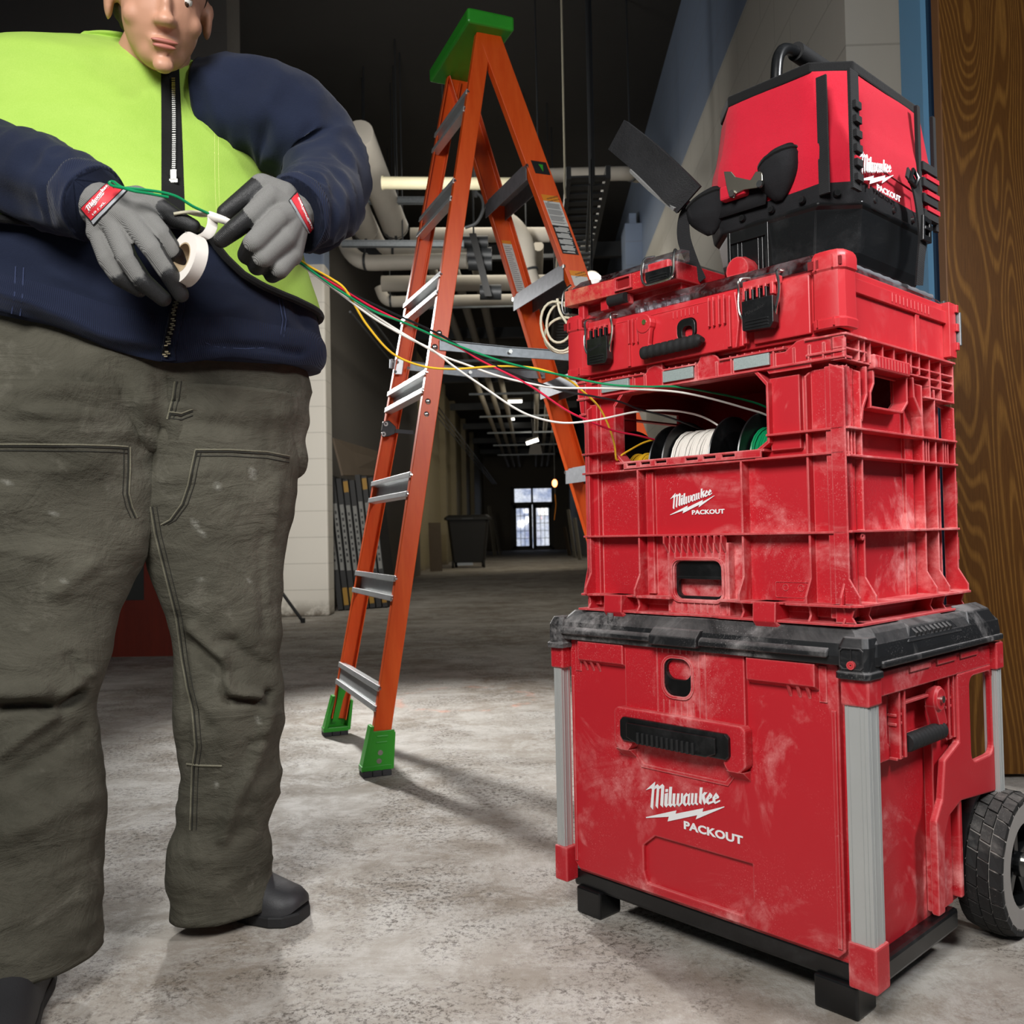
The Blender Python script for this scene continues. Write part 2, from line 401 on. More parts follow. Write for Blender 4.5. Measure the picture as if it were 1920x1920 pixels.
MNYLR = fabric('red_ballistic_nylon', srgb(196, 18, 44), srgb(216, 30, 56), 1400, .9, .7)
MWEB = fabric('black_webbing', srgb(20, 20, 21), srgb(44, 44, 46), rib=('Z', 160))
k = NT('grey_glove_knit'); k.set(Roughness=.85); at_ = k.n('ShaderNodeAttribute'); at_.attribute_name = 'coat'
mk = k.ramp(k.math('ADD', at_.outputs['Fac'], k.math('MULTIPLY', k.math('SUBTRACT', k.noise(60, 4), .5), .35)), .46, .54)
w = k.n('ShaderNodeTexWave'); w.inputs['Scale'].default_value = 260; w.inputs['Distortion'].default_value = 1.2; w.bands_direction = 'DIAGONAL'; k.l(k.tc.outputs['Object'], w.inputs['Vector'])
g_ = k.mix(w.outputs['Fac'], srgb(84, 83, 81), srgb(136, 135, 132))
k.col(k.mix(mk, g_, srgb(30, 30, 31)))
k.l(k.math('SUBTRACT', .9, k.math('MULTIPLY', mk, .42)), k.p.inputs['Roughness'])
k.bump(k.math('ADD', k.math('MULTIPLY', w.outputs['Fac'], .5), k.noise(900, 2)), .55, .0008); MGLOVE = k.m

# concrete floor: dusty, streaked, worn
k = NT('dusty_concrete'); k.set(Roughness=.8)
co = k.coord((1, 1.0, 1))
a_ = k.ramp(k.noise(1.3, 8, .62, .6, co), .38, .60); b_ = k.ramp(k.noise(5.5, 14, .88, .4, co), .455, .56); c_ = k.ramp(k.noise(80, 8, .85, 0, co), .505, .55)
d_ = k.ramp(k.noise(2.4, 6, .7, .5, k.coord((.5, 2.0, 1), loc=(3, 1, 0))), .46, .68)
cc = k.mix(a_, srgb(140, 130, 117), srgb(176, 171, 163)); cc = k.mix(k.math('MULTIPLY', b_, .7), cc, srgb(192, 189, 183))
cc = k.mix(k.math('MULTIPLY', d_, .5), cc, srgb(112, 100, 84))
cc = k.mix(k.math('MULTIPLY', k.math('MULTIPLY', c_, k.ramp(k.noise(2.6, 9, .75, .5, k.coord(loc=(7, 2, 0))), .44, .58)), .85), cc, srgb(58, 48, 38))
# faint orange chalk ring
gx = k.sep(co); rx = k.math('MULTIPLY', k.math('SUBTRACT', gx[0], -.33), 1.0); ry = k.math('SUBTRACT', gx[1], 4.05)
rd = k.math('SQRT', k.math('ADD', k.math('MULTIPLY', rx, rx), k.math('MULTIPLY', ry, ry)))
ring = k.ramp(k.math('ABSOLUTE', k.math('SUBTRACT', rd, .30)), .012, .035, (1, 1, 1, 1), (0, 0, 0, 1))
cc = k.mix(k.math('MULTIPLY', k.math('MULTIPLY', ring, k.ramp(k.noise(9, 5, .7), .48, .62)), .5), cc, srgb(214, 140, 112))
k.col(cc); k.bump(k.math('ADD', k.noise(30, 8, .7, 0, co), k.math('MULTIPLY', k.noise(300, 3), .5)), .5, .006)
k.l(k.math('SUBTRACT', .88, k.math('MULTIPLY', b_, .22)), k.p.inputs['Roughness']); MFLOOR = k.m

def block(name, c, band=None, axis='X', zb=3.3, bw=.49, bh=.245, zoff=0, grime=True, joint=.35):
    k = NT(name); k.set(Roughness=.6)
    x, y, z = k.sep(); cb = k.n('ShaderNodeCombineXYZ'); k.l(x if axis == 'X' else y, cb.inputs[0]); k.l(z, cb.inputs[1])
    br = k.n('ShaderNodeTexBrick'); k.l(cb.outputs[0], br.inputs['Vector'])
    br.inputs['Scale'].default_value = 1; br.inputs['Brick Width'].default_value = bw; br.inputs['Row Height'].default_value = bh
    br.inputs['Mortar Size'].default_value = .004; br.inputs['Mortar Smooth'].default_value = .3
    base = k.mix(k.noise(2.5, 5), tuple(q*.94 for q in c[:3])+(1,), c)
    if band: base = k.mix(k.math('GREATER_THAN', z, zb), base, band)
    if grime:
        gm = k.math('MULTIPLY', k.ramp(z, .02, .16, (1, 1, 1, 1), (0, 0, 0, 1)), k.ramp(k.noise(7, 7, .7), .38, .55))
        base = k.mix(gm, base, srgb(124, 116, 104))
    k.col(k.mix(k.math('MULTIPLY', br.outputs['Fac'], joint), base, srgb(120, 116, 108)))
    k.bump(k.math('SUBTRACT', k.math('MULTIPLY', k.noise(120, 3), .15), br.outputs['Fac']), .5, .004)
    return k.m
BAND = srgb(120, 134, 156)
MBLOCK = block('cream_painted_block', srgb(216, 211, 200), BAND, 'X', 3.3, bw=1.6)
MBLOCKL = block('shade_grey_block', srgb(112, 108, 102), None, 'Y', 3.3)  # shade of the left walls is put into this even grey
MBLOCKF = block('tan_painted_block', srgb(150, 140, 112), None, 'Y')
MBLOCKR = block('pale_painted_block', srgb(190, 186, 176), BAND, 'Y', 3.45, grime=False)
MBLOCKE = block('end_wall_block', srgb(112, 104, 90), None, 'X', grime=False)
k = NT('oak_veneer'); k.set(Roughness=.5); k.p.inputs['Specular IOR Level'].default_value = .25
co = k.coord((1.0, 1.0, .16)); wv = k.n('ShaderNodeTexNoise'); wv.inputs['Scale'].default_value = 2.6; wv.inputs['Detail'].default_value = 2; wv.inputs['Distortion'].default_value = .4; k.l(co, wv.inputs['Vector'])
rg = k.math('SINE', k.math('MULTIPLY', wv.outputs['Fac'], 480)); rg = k.ramp(rg, -.6, 1.0)
fg = k.ramp(k.noise(1, 4, .7, 0, k.coord((500, 500, 12))), .42, .62)
cc = k.mix(rg, srgb(104, 66, 24), srgb(142, 98, 42)); cc = k.mix(k.math('MULTIPLY', fg, .55), cc, srgb(74, 44, 14))
k.col(cc); k.bump(fg, .15, .0005); MOAK = k.m
MOAKE = simple('oak_edge', srgb(128, 88, 52), .5, var=.05)
MBLUE = simple('dark_blue_steel_frame', srgb(16, 40, 66), .45, var=.03)
MLBLUE = simple('light_blue_jamb', srgb(110, 165, 205), .5, var=.02)

def emit(name, c, s):
    k = NT(name); k.set(Roughness=.5); k.col(c); k.p.inputs['Emission Color'].default_value = c; k.p.inputs['Emission Strength'].default_value = s; return k.m
MTUBE = emit('lit_tube', (1, .95, .85, 1), 9)
MREDLT = emit('lit_red_lamp', (1, .25, .08, 1), 8)
# daylight view through the far doors
k = NT('outdoor_daylight'); nz = k.noise(1.2, 5, .6); x, y, z = k.sep()
sk = k.mix(k.ramp(nz, .35, .6), srgb(150, 165, 200), srgb(238, 242, 250)); k.col((0, 0, 0, 1)); k.set(Roughness=1)
k.l(sk, k.p.inputs['Emission Color']); k.p.inputs['Emission Strength'].default_value = 1.0; MSKY = k.m
# ============================================================ SETTING
structure('floor', MB().box(-6, 6, -3, 46, -.1, 0), MFLOOR)
structure('ceiling', MB().box(-6, 6, 2.5, 46, 4.6, 4.7), MCEIL)
# left: pillar end facing us, corridor wall running back, nearer wall with a brown door
XL = -1.93
structure('wall_left_end', MB().box(-3.4, XL, 8.45, 8.7, 0, 4.6), MBLOCK, bevel=.02)
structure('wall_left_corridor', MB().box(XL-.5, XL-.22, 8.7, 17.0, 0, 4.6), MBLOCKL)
structure('wall_left_far', MB().box(XL-.8, XL-.45, 17.8, 44, 0, 4.6), MBLOCKF)
b = MB()
for y in (23, 26, 30, 34): b.box(XL-.45, XL-.30, y, y+.35, 0, 4.6)
structure('trim_1', b, MBLOCKF)
DL = 5.6
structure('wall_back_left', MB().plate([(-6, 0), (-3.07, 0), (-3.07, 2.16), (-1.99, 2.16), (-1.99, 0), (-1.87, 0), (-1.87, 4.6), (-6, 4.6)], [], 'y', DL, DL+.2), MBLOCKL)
d = structure('door_1', MB().plate([(-3.05, .01), (-2.01, .01), (-2.01, 2.14), (-3.05, 2.14)], [[(-2.92, .36), (-2.44, .36), (-2.44, 1.95), (-2.92, 1.95)]], 'y', DL+.02, DL+.065), MREDDOOR)
obj('glass_pane', MB().box(-2.92, -2.44, DL+.035, DL+.045, .36, 1.95), simple('dim_grey_glass', srgb(60, 62, 58), .15), d)
obj('door_handle', MB().cyl((-2.08, DL+.02, 1.0), (-2.08, DL-.04, 1.0), .012).cyl((-2.08, DL-.035, 1.0), (-2.20, DL-.035, 1.0), .010), MSTEEL, d)
b = MB(); b.box(-3.10, -3.05, DL-.02, DL+.1, 0, 2.17).box(-2.01, -1.96, DL-.02, DL+.1, 0, 2.17).box(-3.10, -1.96, DL-.02, DL+.1, 2.14, 2.19)
structure('trim_2', b, MDARKST)
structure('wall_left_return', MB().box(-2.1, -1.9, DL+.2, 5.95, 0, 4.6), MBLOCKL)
# right: lit block wall coming towards the door frame
structure('wall_right_corridor', MB().box(1.15, 1.4, 3.25, 14, 0, 4.6).box(1.62, 1.8, 14, 44, 0, 4.6).box(1.4, 1.8, 13.8, 14, 0, 4.6), MBLOCKR)
b = MB(); b.box(.98, 1.15, 9.2, 9.6, 0, 3.86).box(1.03, 1.10, 9.25, 9.45, 3.86, 3.98)
structure('wall_right_end', b, MBLOCK)
structure('wall_end', MB().plate([(-6, 0), (-.93, 0), (-.93, 3.05), (1.09, 3.05), (1.09, 0), (6, 0), (6, 4.6), (-6, 4.6)], [], 'y', 43, 43.3), MBLOCKE)
# right near: dark blue steel frame and an open oak door with its edge to us
p = at(1763, 500, 2.86); X0 = p.x; Y0 = p.y
structure('wall_right_near', MB().box(X0+.06, X0+1.6, 2.95, 3.2, 0, 4.6).box(X0-.02, X0+.08, 3.0, 3.06, 0, 4.6), MBLOCKR)
b = MB(); b.box(X0-.035, X0+.075, 2.84, 3.02, 0, 2.6); structure('trim_3', b, MBLUE)
structure('trim_4', MB().box(X0-.052, X0-.034, 2.86, 3.02, 0, 2.6), MLBLUE)
pd = at(1764, 640, 2.66); DX = at(1790, 1000, 2.66).x
d = structure('door_2', MB().box(DX-.02, DX+.96, 2.64, 2.684, .012, 2.5), MOAK, bevel=.001)
obj('door_edge', MB().box(DX-.0235, DX-.0195, 2.641, 2.683, .012, 2.5), MOAKE, d)
b = MB(); hz = .72+(1000-620)/1707*2.66
b.box(DX-.03, DX-.0235, 2.65, 2.70, hz-.06, hz+.06).cyl((DX-.032, 2.69, hz-.06), (DX-.032, 2.69, hz+.06), .008, 12)
for q in (-.035, 0, .035): b.cyl((DX-.034, 2.665, hz+q), (DX-.03, 2.665, hz+q), .004, 8)
obj('hinge', b, MGALV, d)

# ------------------------------------------------------------ doors at the end
d = bpy.data.objects.new('door_3', None); _link(d); d.location = (0, 42.9, 0); d['kind'] = 'structure'
fr = MB()
XA, XB, ZT = -1.0, 1.0, 2.9       # local, shifted
xo = at(999, 1000, 43).x
def bars(b_, x0, x1, z0, z1, y0, y1, t): b_.box(x0, x1, y0, y1, z0, z0+t).box(x0, x1, y0, y1, z1-t, z1).box(x0, x0+t, y0, y1, z0, z1).box(x1-t, x1, y0, y1, z0, z1)
bars(fr, xo-1.0, xo+1.0, 0, 2.98, 0, .12, .09); fr.box(xo-1, xo+1, 0, .12, 2.13, 2.25).box(xo-.05, xo+.05, 0, .12, 2.2, 2.98)
MWFR = simple('dark_door_frame', srgb(70, 66, 58), .5)
obj('door_frame', fr, MWFR, d)
for sx_ in (-1, 1):
    lf = MB(); x0, x1 = (xo-.93, xo-.01) if sx_ < 0 else (xo+.01, xo+.93)
    bars(lf, x0, x1, .02, 2.13, .02, .07, .17)
    for i in (1, 2): lf.box(x0+.17+(x1-x0-.34)*i/3-.012, x0+.17+(x1-x0-.34)*i/3+.012, .03, .06, .15, 2.0)
    for i in range(1, 5): lf.box(x0+.1, x1-.1, .03, .06, .19+1.77*i/5-.012, .19+1.77*i/5+.012)
    l_ = obj('door_leaf', lf, MWFR, d); obj('glass_pane', MB().box(x0+.15, x1-.15, .04, .048, .15, 2.0), MGLASS, l_)
    obj('transom_pane', MB().box(min(x0, x1)+.05, max(x0, x1)-.03, .04, .048, 2.24, 2.9), MGLASS, d)
b = MB().box(-5, 5, 49, 49.1, -1, 6)
o = obj('exterior_backdrop', MB().box(-6, 6, 49, 50, 0, 7), MSKY); props(o, 'glowing backdrop for the building and sky seen through the far glass doors', 'building')  # emissive box, outdoor daylight is put into its colour
structure('trim_5', MB().box(-.93, xo-1.0, 42.95, 43.05, 0, 3.05).box(xo+1.0, 1.09, 42.95, 43.05, 0, 3.05).box(-.93, 1.09, 42.95, 43.05, 2.98, 3.05), MBLOCKE)

# ------------------------------------------------------------ ceiling services
def pipe(name, pts, r, mat, label, cat='pipe', group=None, n=20, bands=(), elbow=False):
    P = [Vector(q) for q in pts]
    if elbow:     # rounded corners
        Q = [P[0]]
        for i in range(1, len(P)-1):
            a, c = (P[i-1]-P[i]).normalized(), (P[i+1]-P[i]).normalized()
            for t in [j/8 for j in range(9)]:
                s0 = P[i]+a*elbow; s1 = P[i]+c*elbow; Q.append(s0*(1-t)**2+P[i]*2*t*(1-t)+s1*t*t)
        Q.append(P[-1]); P = Q
    c = P[0]
    o = solo(name, MB().tube(P, r, n), mat, label, cat, loc=c, group=group, world=True, smooth=True)
    q = P[len(P)*2//3]; obj('hanger_rod', MB().cyl(q, Vector((q.x, q.y, 4.6)), .006, 8).annulus(q-Vector((.0, .012, 0)), (P[-1]-q) if (P[-1]-q).length > .01 else (1, 0, 0), [(0, r), (0, r+.008), (.02, r+.008), (.02, r)], 20), MDARKST, o, world=True)
    return o
def bandson(o, segs, r, mat=None):
    b_ = MB()
    for p0, p1 in segs: b_.cyl(p0, p1, r, 20)
    obj('pipe_band_and_shade', b_, mat or MDARKST, o, world=True, smooth=True)
dz = 7.0
o = pipe('insulated_pipe', [at(672, 250, 6.2), at(742, 428, 7.4)], .105, MPIPE, 'thick pale pipe slanting away overhead, the one of the pair nearer the ladder')
a1 = at(748, 462, 7.4)
o2 = pipe('insulated_pipe', [at(625, 280, 6.2), at(686, 432, 7.4)], .10, MPIPE, 'thick pale pipe slanting away overhead, nearest the navy sleeve')
for o_, q0_, q1_, rr__ in ((o, (738, 420), (742, 428), .108), (o2, (682, 424), (686, 432), .103)): bandson(o_, [(at(*q0_, 7.35), at(*q1_, 7.4))], rr__)  # dark end bands paint the shade at the pipes' lower ends
pipe('insulated_pipe', [at(622, 392, 7.6), at(664, 494, 7.6), at(876, 489, 7.5)], .066, MPIPE, 'pale pipe with elbow running level, lower of the pair above the sleeve', elbow=.17)
pipe('insulated_pipe', [at(686, 400, 7.7), at(720, 476, 7.7), at(880, 472, 7.6)], .052, MPIPE, 'pale pipe with elbow just above the lower level pipe', elbow=.15)
pipe('insulated_pipe', [at(770, 441, 8.1), at(1030, 440, 8.1)], .066, MPIPE, 'pale level pipe behind the ladder top brace')
o = pipe('insulated_pipe', [at(716, 343, 6.3), at(1010, 345, 6.3)], .043, MPIPEY, 'cream wrapped pipe running level at the very top')
bandson(o, [(at(716, 343, 6.3), at(719, 343, 6.3))], .048, MPIPEY)
pipe('insulated_pipe', [at(985, 330, 6.5), at(1178, 325, 6.5), at(1196, 330, 6.6)], .05, MPIPE, 'short white pipe ending beside the tool bag strap', elbow=.06)
o = pipe('insulated_pipe', [at(716, 532, 8.6), at(1040, 530, 8.6)], .075, MPIPE, 'thick pale pipe with rounded end behind the orange rails')
pipe('insulated_pipe', [at(712, 538, 9.0), at(722, 566, 9.0), at(1060, 560, 9.0)], .055, MPIPE, 'lowest pale pipe hooked round at its end', elbow=.09)
pipe('insulated_pipe', [at(955, 420, 7.9), at(985, 440, 7.9), at(985, 520, 7.9), at(1000, 545, 7.9)], .09, MPIPE, 'upright pale pipe bend between the two front ladder rails', elbow=.2)
for i, (y, x0, x1) in enumerate(((454, 868, 915), (478, 876, 922), (493, 878, 922), (548, 900, 940))):
    o = solo('pipe_clamp', MB().cyl(at(x0, y, 7.4), at(x1, y, 7.4), .062-.01*(i == 0), 20), MDARKST, ['dark sleeve clamp on pipe, top one of the column', 'dark sleeve clamp on pipe, second from top', 'dark sleeve clamp on pipe, third from top', 'dark sleeve clamp on pipe, lowest of the column'][i], 'clamp', loc=at(x0, y, 7.4), world=True, smooth=True)
# unistrut rail and hangers
def rail(p0, p1, w, h, mat, label, name='strut_rail', cat='rail', group=None):
    p0, p1 = Vector(p0), Vector(p1); t = (p1-p0); L = t.length; t.normalize(); s_ = t.cross(u0).normalized(); n_ = s_.cross(t)
    b_ = MB(); c = (p0+p1)/2
    b_.obox(c, t*(L/2), s_*(w/2), n_*(h*.12)); b_.obox(c-n_*h*.4+s_*w*.45, t*(L/2), s_*(w*.05), n_*(h*.4)); b_.obox(c-n_*h*.4-s_*w*.45, t*(L/2), s_*(w*.05), n_*(h*.4)); b_.obox(c-n_*h*.8+s_*w*.35, t*(L/2), s_*(w*.12), n_*(h*.05)); b_.obox(c-n_*h*.8-s_*w*.35, t*(L/2), s_*(w*.12), n_*(h*.05))
    o = solo(name, b_, mat, label, cat, loc=p0, group=group, world=True); c = (p0+p1)/2; obj('hanger_rod', MB().cyl(c, Vector((c.x, c.y, 4.6)), .006, 8), MDARKST, o, world=True); return o
rail(at(640, 453, 7.2), at(870, 454, 7.2), .05, .05, MGALV, 'galvanised strut rail running level under the slanting pipes')
rail(at(680, 372, 7.0), at(810, 372, 7.0), .05, .05, MGALV, 'short galvanised strut rail high behind the slanting pipes')
# black angled brace
p0, p1 = at(886, 438, 7.3), at(916, 556, 7.3)
solo('hanger_strap', MB().obox((p0+p1)/2, (p1-p0)/2, r0*.028, f0*.01), MBLBL, 'flat black strap hanging crooked between the ladder legs', 'strap', loc=p0, world=True)
solo('threaded_rod', MB().cyl(Vector((at(887, 350, 7.3).x, at(887, 350, 7.3).y, 4.6)), at(888, 440, 7.3), .007, 8), MDARKST, 'thin rod holding the crooked black strap', 'rod', loc=at(887, 350, 7.3), world=True)
solo('flexible_conduit', MB().tube(cat_rom([Vector((at(893, 360, 7.0).x, at(893, 360, 7.0).y, 4.6)), at(892, 345, 7.0), at(893, 360, 7.0), at(904, 372, 7.0), at(905, 395, 7.0), at(893, 418, 7.0), at(872, 427, 7.0)]), .012, 8), MPIPED, 'thin grey hose looping beside the near rear rail', 'hose', loc=at(893, 360, 7), world=True, smooth=True)
solo('pipe_ring', MB().cyl(at(833, 380, 7.2), Vector((at(833, 380, 7.2).x, at(833, 380, 7.2).y, 4.6)), .004, 6).tube([at(833+7*cos(t*pi/8), 388+8*sin(t*pi/8), 7.2) for t in range(16)], .004, 6, closed=True), MGALV, 'small wire ring hanging behind the rear rails', 'ring', loc=at(833, 388, 7.2), world=True, smooth=True)
# louvred cable tray going back
T0a, T0b = at(1062, 330, 5.6), at(1145, 330, 5.6)
b = MB(); zt = T0a.z; yy0, yy1 = T0a.y, 16.0; xa, xb = T0a.x, T0b.x
b.box(xa, xa+.03, yy0, yy1, zt-.02, zt+.06).box(xb-.03, xb, yy0, yy1, zt-.02, zt+.06)
tray = thing('cable_tray', 'dark louvred cable tray running back above the labelled ladder rail', 'tray', (xa, yy0, zt))
obj('side_rail', b, MDARKST, tray, world=True)
b = MB(); y = yy0
while y < yy1: b.box(xa+.03, xb-.03, y, y+.075, zt-.012, zt+.0); y += .14
obj('rung_panel', b, MDARKST, tray, world=True)
solo('hanger_rod', MB().cyl(Vector((at(1110, 320, 5.5).x, at(1110, 320, 5.5).y, 4.6)), at(1110, 345, 5.5), .02, 10).cyl(at(1107, 345, 5.5), at(1100, 470, 6.4), .012, 8), MDARKST, 'dark rod crossing the louvred tray', 'rod', loc=at(1110, 320, 5.5), world=True)
solo('white_cable', MB().tube([Vector((at(1060, 322, 5.4).x, at(1060, 322, 5.4).y, 4.6)), at(1059, 322, 5.4), at(1058, 345, 5.4), at(1060, 372, 5.4)], .006, 8), MWIREC, 'short white cable hanging at the tray side', 'cable', loc=at(1059, 322, 5.4), world=True)
# conduits along the corridor ceiling, vanishing
def run(x, z, y0, y1, r, mat, label, name='ceiling_conduit', group='conduits running down the corridor ceiling'):
    return solo(name, MB().cyl((x, y0, z), (x, y1, z), r, 10), mat, label, 'conduit', loc=(x, y0, z), group=group, world=True, smooth=True)
lab = 'thin grey conduit running down the corridor ceiling towards the doors'
ordn = ['first', 'second', 'third', 'fourth', 'fifth', 'sixth', 'seventh']
for i, x in enumerate((-1.80, -1.72, -1.64)): run(x, 2.98, 9.0, 40, .012, MPIPED, 'thin grey conduit along the corridor ceiling, '+ordn[i]+' out from the carton wall')
for i, x in enumerate((-1.1, -.85, -.6, .1, .35, .6)): run(x, 3.75, 9.5, 40, .055, MPIPE, 'pale pipe running down the corridor ceiling, '+ordn[i]+' out from the carton wall', 'ceiling_pipe', 'pale pipes running down the corridor')
for i in range(7):
    y = 10.5+i*4.2
    o = solo('ceiling_joist', MB().box(-2.1, 1.14, y, y+.09, 3.93, 4.1), MDARKST, 'dark cross joist under the corridor ceiling, '+ordn[i]+' one beyond the ladder', 'joist', loc=(XL, y, 3.93), group='cross joists of the corridor ceiling', world=True)
for i in range(7):
    y = 11.5+i*3.6
    solo('strut_rail', MB().box(-1.3, .8, y, y+.04, 3.62, 3.66), MGALV, 'galvanised strut under the corridor pipes, '+ordn[i]+' one beyond the ladder', 'rail', loc=(-1.3, y, 3.62), group='trapeze struts under the corridor pipes', world=True)
# lamps down the corridor
def tube_light(px, py, d, w, label, ang=0.0):
    p_ = at(px, py, d); t = thing('tube_light', label, 'light', p_)
    ax = (r0*cos(ang)+u0*sin(ang))*(w/2)
    obj('lamp_housing', MB().obox(p_+u0*.05, ax, f0*.08, u0*.02), MPIPE, t, world=True)
    obj('glowing_tube', MB().cyl(p_-ax*.95, p_+ax*.95, .03, 10), MTUBE, t, world=True, smooth=True)
    obj('hanger_rod', MB().cyl(p_+u0*.06, Vector((p_.x, p_.y, 4.6)), .008, 6), MDARKST, t, world=True)
    return t
tube_light(963, 753, 22, .42, 'short lit tube lamp, highest one down the corridor')
tl_ = tube_light(998, 828, 17, .24, 'small lit lamp hanging tilted above a pale shade', .3)
p0 = at(1004, 848, 17)
b = MB(); b.loft([[at(1004+sx_*w_, yv, 17+dy) for sx_, dy in ((-1, -.15), (1, -.15), (1, .15), (-1, .15))] for w_, yv in ((9, 832), (13, 852))])
obj('lamp_shade', b, MPIPE, tl_, world=True); obj('lamp_rod', MB().cyl(at(997, 785, 17), at(1001, 824, 17), .012, 8), MPIPE, tl_, world=True)
tube_light(960, 786, 27, .15, 'tiny lit lamp deep in the corridor ceiling')
p_ = at(1040, 906, 21); t = thing('red_signal_lamp', 'small glowing orange-red lamp on the far right wall', 'light', p_)
obj('lamp_glow', MB().ell(p_, (.06, .06, .09), 12, 8), MREDLT, t, world=True, smooth=True); obj('lamp_bracket', MB().cyl(p_-u0*.1, p_-u0*.25, .015, 8), MDARKST, t, world=True)
obj('hanging_cord', MB().tube([p_-u0*.25, p_-u0*.5+r0*.02, p_-u0*.85-r0*.03], .006, 6), MORL, t, world=True)
obj('lamp_stem', MB().cyl(p_, Vector((p_.x, p_.y, 4.6)), .01, 6), MDARKST, t, world=True)
p_ = at(1110, 522, 3.9); t = thing('round_lamp', 'round bright white lamp face just behind the front ladder rail', 'light', p_)
obj('lamp_face', MB().ell(p_, (.040, .03, .022), 20, 12), MTUBE, t, world=True, smooth=True); obj('lamp_rim', MB().annulus(p_+f0*.012, f0, [(-.006, .030), (-.006, .036), (.006, .036), (.006, .030)], 24), MPIPE, t, world=True)
obj('lamp_stem', MB().cyl(p_+f0*.02, at(1109, 300, 5.0), .006, 8), MDARKST, t, world=True)

# ------------------------------------------------------------ things along the corridor
# wheeled bin
bl = floorpt(838, 1066); W_ = .98; Hb = 1.19
t = thing('wheeled_bin', 'large black tilt bin with lid standing in the corridor', 'bin', (bl.x+W_/2-.02, bl.y+.4, 0), .02)
b = MB(); b.loft([ch(-.41, .41, -.38, .38, .06) and [(x, y, .12) for x, y in ch(-.36, .36, -.3, .3, .05)], [(x, y, 1.08) for x, y in ch(-.46, .46, -.4, .4, .05)]])
obj('bin_body', b, MDUMP, t, bevel=.01); b = MB().loft([[(x, y, 1.08) for x, y in ch(-.52, .52, -.46, .46, .05)], [(x, y, 1.13) for x, y in ch(-.52, .52, -.46, .46, .05)], [(x, y, Hb) for x, y in ch(-.44, .44, -.4, .4, .05)]])
obj('lid', b, MDUMP, t); obj('rim_label', MB().box(-.12, .12, -.472, -.461, 1.085, 1.125), MDARKST, t)
obj('wheel', MB().cyl((-.34, .25, .12), (-.28, .25, .12), .12, 20), MRUB, t); obj('wheel', MB().cyl((.34, .25, .12), (.28, .25, .12), .12, 20), MRUB, t)
obj('caster', MB().cyl((.33, -.28, .09), (.37, -.28, .09), .09, 16), MRUB, t); obj('caster', MB().cyl((-.33, -.28, .09), (-.37, -.28, .09), .09, 16), MRUB, t)
obj('skid_bar', MB().box(-.25, .1, -.34, -.28, .06, .12), MGALV, t)
# leaning boards
def board(pxy, w, h, lean, yaw, mat, label, th=.02, group=None):
    p_ = floorpt(*pxy)
    R_ = Matrix.Rotation(yaw, 3, 'Z') @ Matrix.Rotation(lean, 3, 'X')
    b_ = MB(); b_.obox(R_ @ Vector((0, 0, h/2)), R_ @ Vector((w/2, 0, 0)), R_ @ Vector((0, th/2, 0)), R_ @ Vector((0, 0, h/2)))
    return solo('leaning_board', b_, mat, label, 'board', loc=p_+u0*.008, group=group)
board((818, 1072), .25, 1.0, -.10, .3, MDRY, 'narrow brown board leaning on the wall before the black bin')
board((928, 1042), .35, 1.75, -.10, 1.3, MDRYW, 'tall grey board leaning on the wall behind the black bin')
board((938, 1040), .5, 1.5, -.16, 1.45, MDRYW, 'shorter grey board leaning against the taller grey board')
board((1078, 1046), .30, 1.45, .12, -1.35, MDRYW, 'tallest pale board leaning on the far corridor wall behind the crate', .03)
board((1088, 1050), .30, 1.15, .12, -1.35, MDRYW, 'short pale board leaning in front of the tallest pale board behind the crate', .03)
board((1068, 1042), .30, .95, .16, -1.3, MDRY, 'low brown board leaning deep in the corridor beside the pale boards', .03)
# stack of upright cartons against the corridor wall
tp = [(622, 1126, 888, MBOXK), (634, 1124, 893, MBOXG), (645, 1122, 896, MBOXK), (655, 1120, 898, MBOXG), (664, 1118, 900, MBOXK), (672, 1116, 890, MBOXG), (684, 1113, 893, MBOXG), (698, 1112, 896, MBOXK)]
for i, (px, pb, pt, mt) in enumerate(tp):
    dd = 9.0+.04*i; zt = .72+(1010-pt)/1707*dd; q = Vector((-1.965+.057*i, dd, 0))
    t = thing('upright_carton', ['long slim carton standing first in the row by the cream wall', 'second long slim carton from the cream wall', 'third long slim carton from the cream wall', 'fourth long slim carton from the cream wall', 'fifth long slim carton from the cream wall', 'pale slim carton with yellow top standing sixth', 'pale slim carton seventh in the row', 'last dark slim carton in the row, nearest the rail'][i], 'carton', (q.x, q.y, 0), 0)
    R_ = Matrix.Rotation(-.10, 3, 'Y')
    def bb(x0, x1, y0, y1, z0, z1):
        c = R_ @ Vector(((x0+x1)/2, (y0+y1)/2, (z0+z1)/2)); c.x += 0
        return MB().obox(c, R_ @ Vector(((x1-x0)/2, 0, 0)), Vector((0, (y1-y0)/2, 0)), R_ @ Vector((0, 0, (z1-z0)/2)))
    hh = zt; wv_ = .050
    obj('carton_body', bb(0, wv_, 0, .62, .01, hh), MBOXK if mt is MBOXK else MBOXK, t)
    obj('end_label', bb(.006, wv_-.006, -.004, .0, hh*.30, hh*.80), MBOXG, t)
    obj('coloured_band', bb(.002, wv_-.002, -.004, .0, hh*.04, hh*.17) if i % 3 else bb(.002, wv_-.002, -.004, .0, hh*.90, hh*.985), MBOXY, t)
    b_ = MB()
    for j in range(9):
        zc = hh*(.36+.045*j); q_ = bb(wv_*.32, wv_*.68, -.007, -.004, zc, zc+.022+.012*((j*3+i) % 2)); b_.add(q_.v, q_.f)
    obj('printed_marks', b_, MBLBL, t)
p0, p1, p2, p3 = at(622, 822, 8.9), at(640, 892, 8.9), at(722, 893, 10.4), at(722, 852, 10.4)
n_ = (p1-p0).cross(p2-p1).normalized()*.02
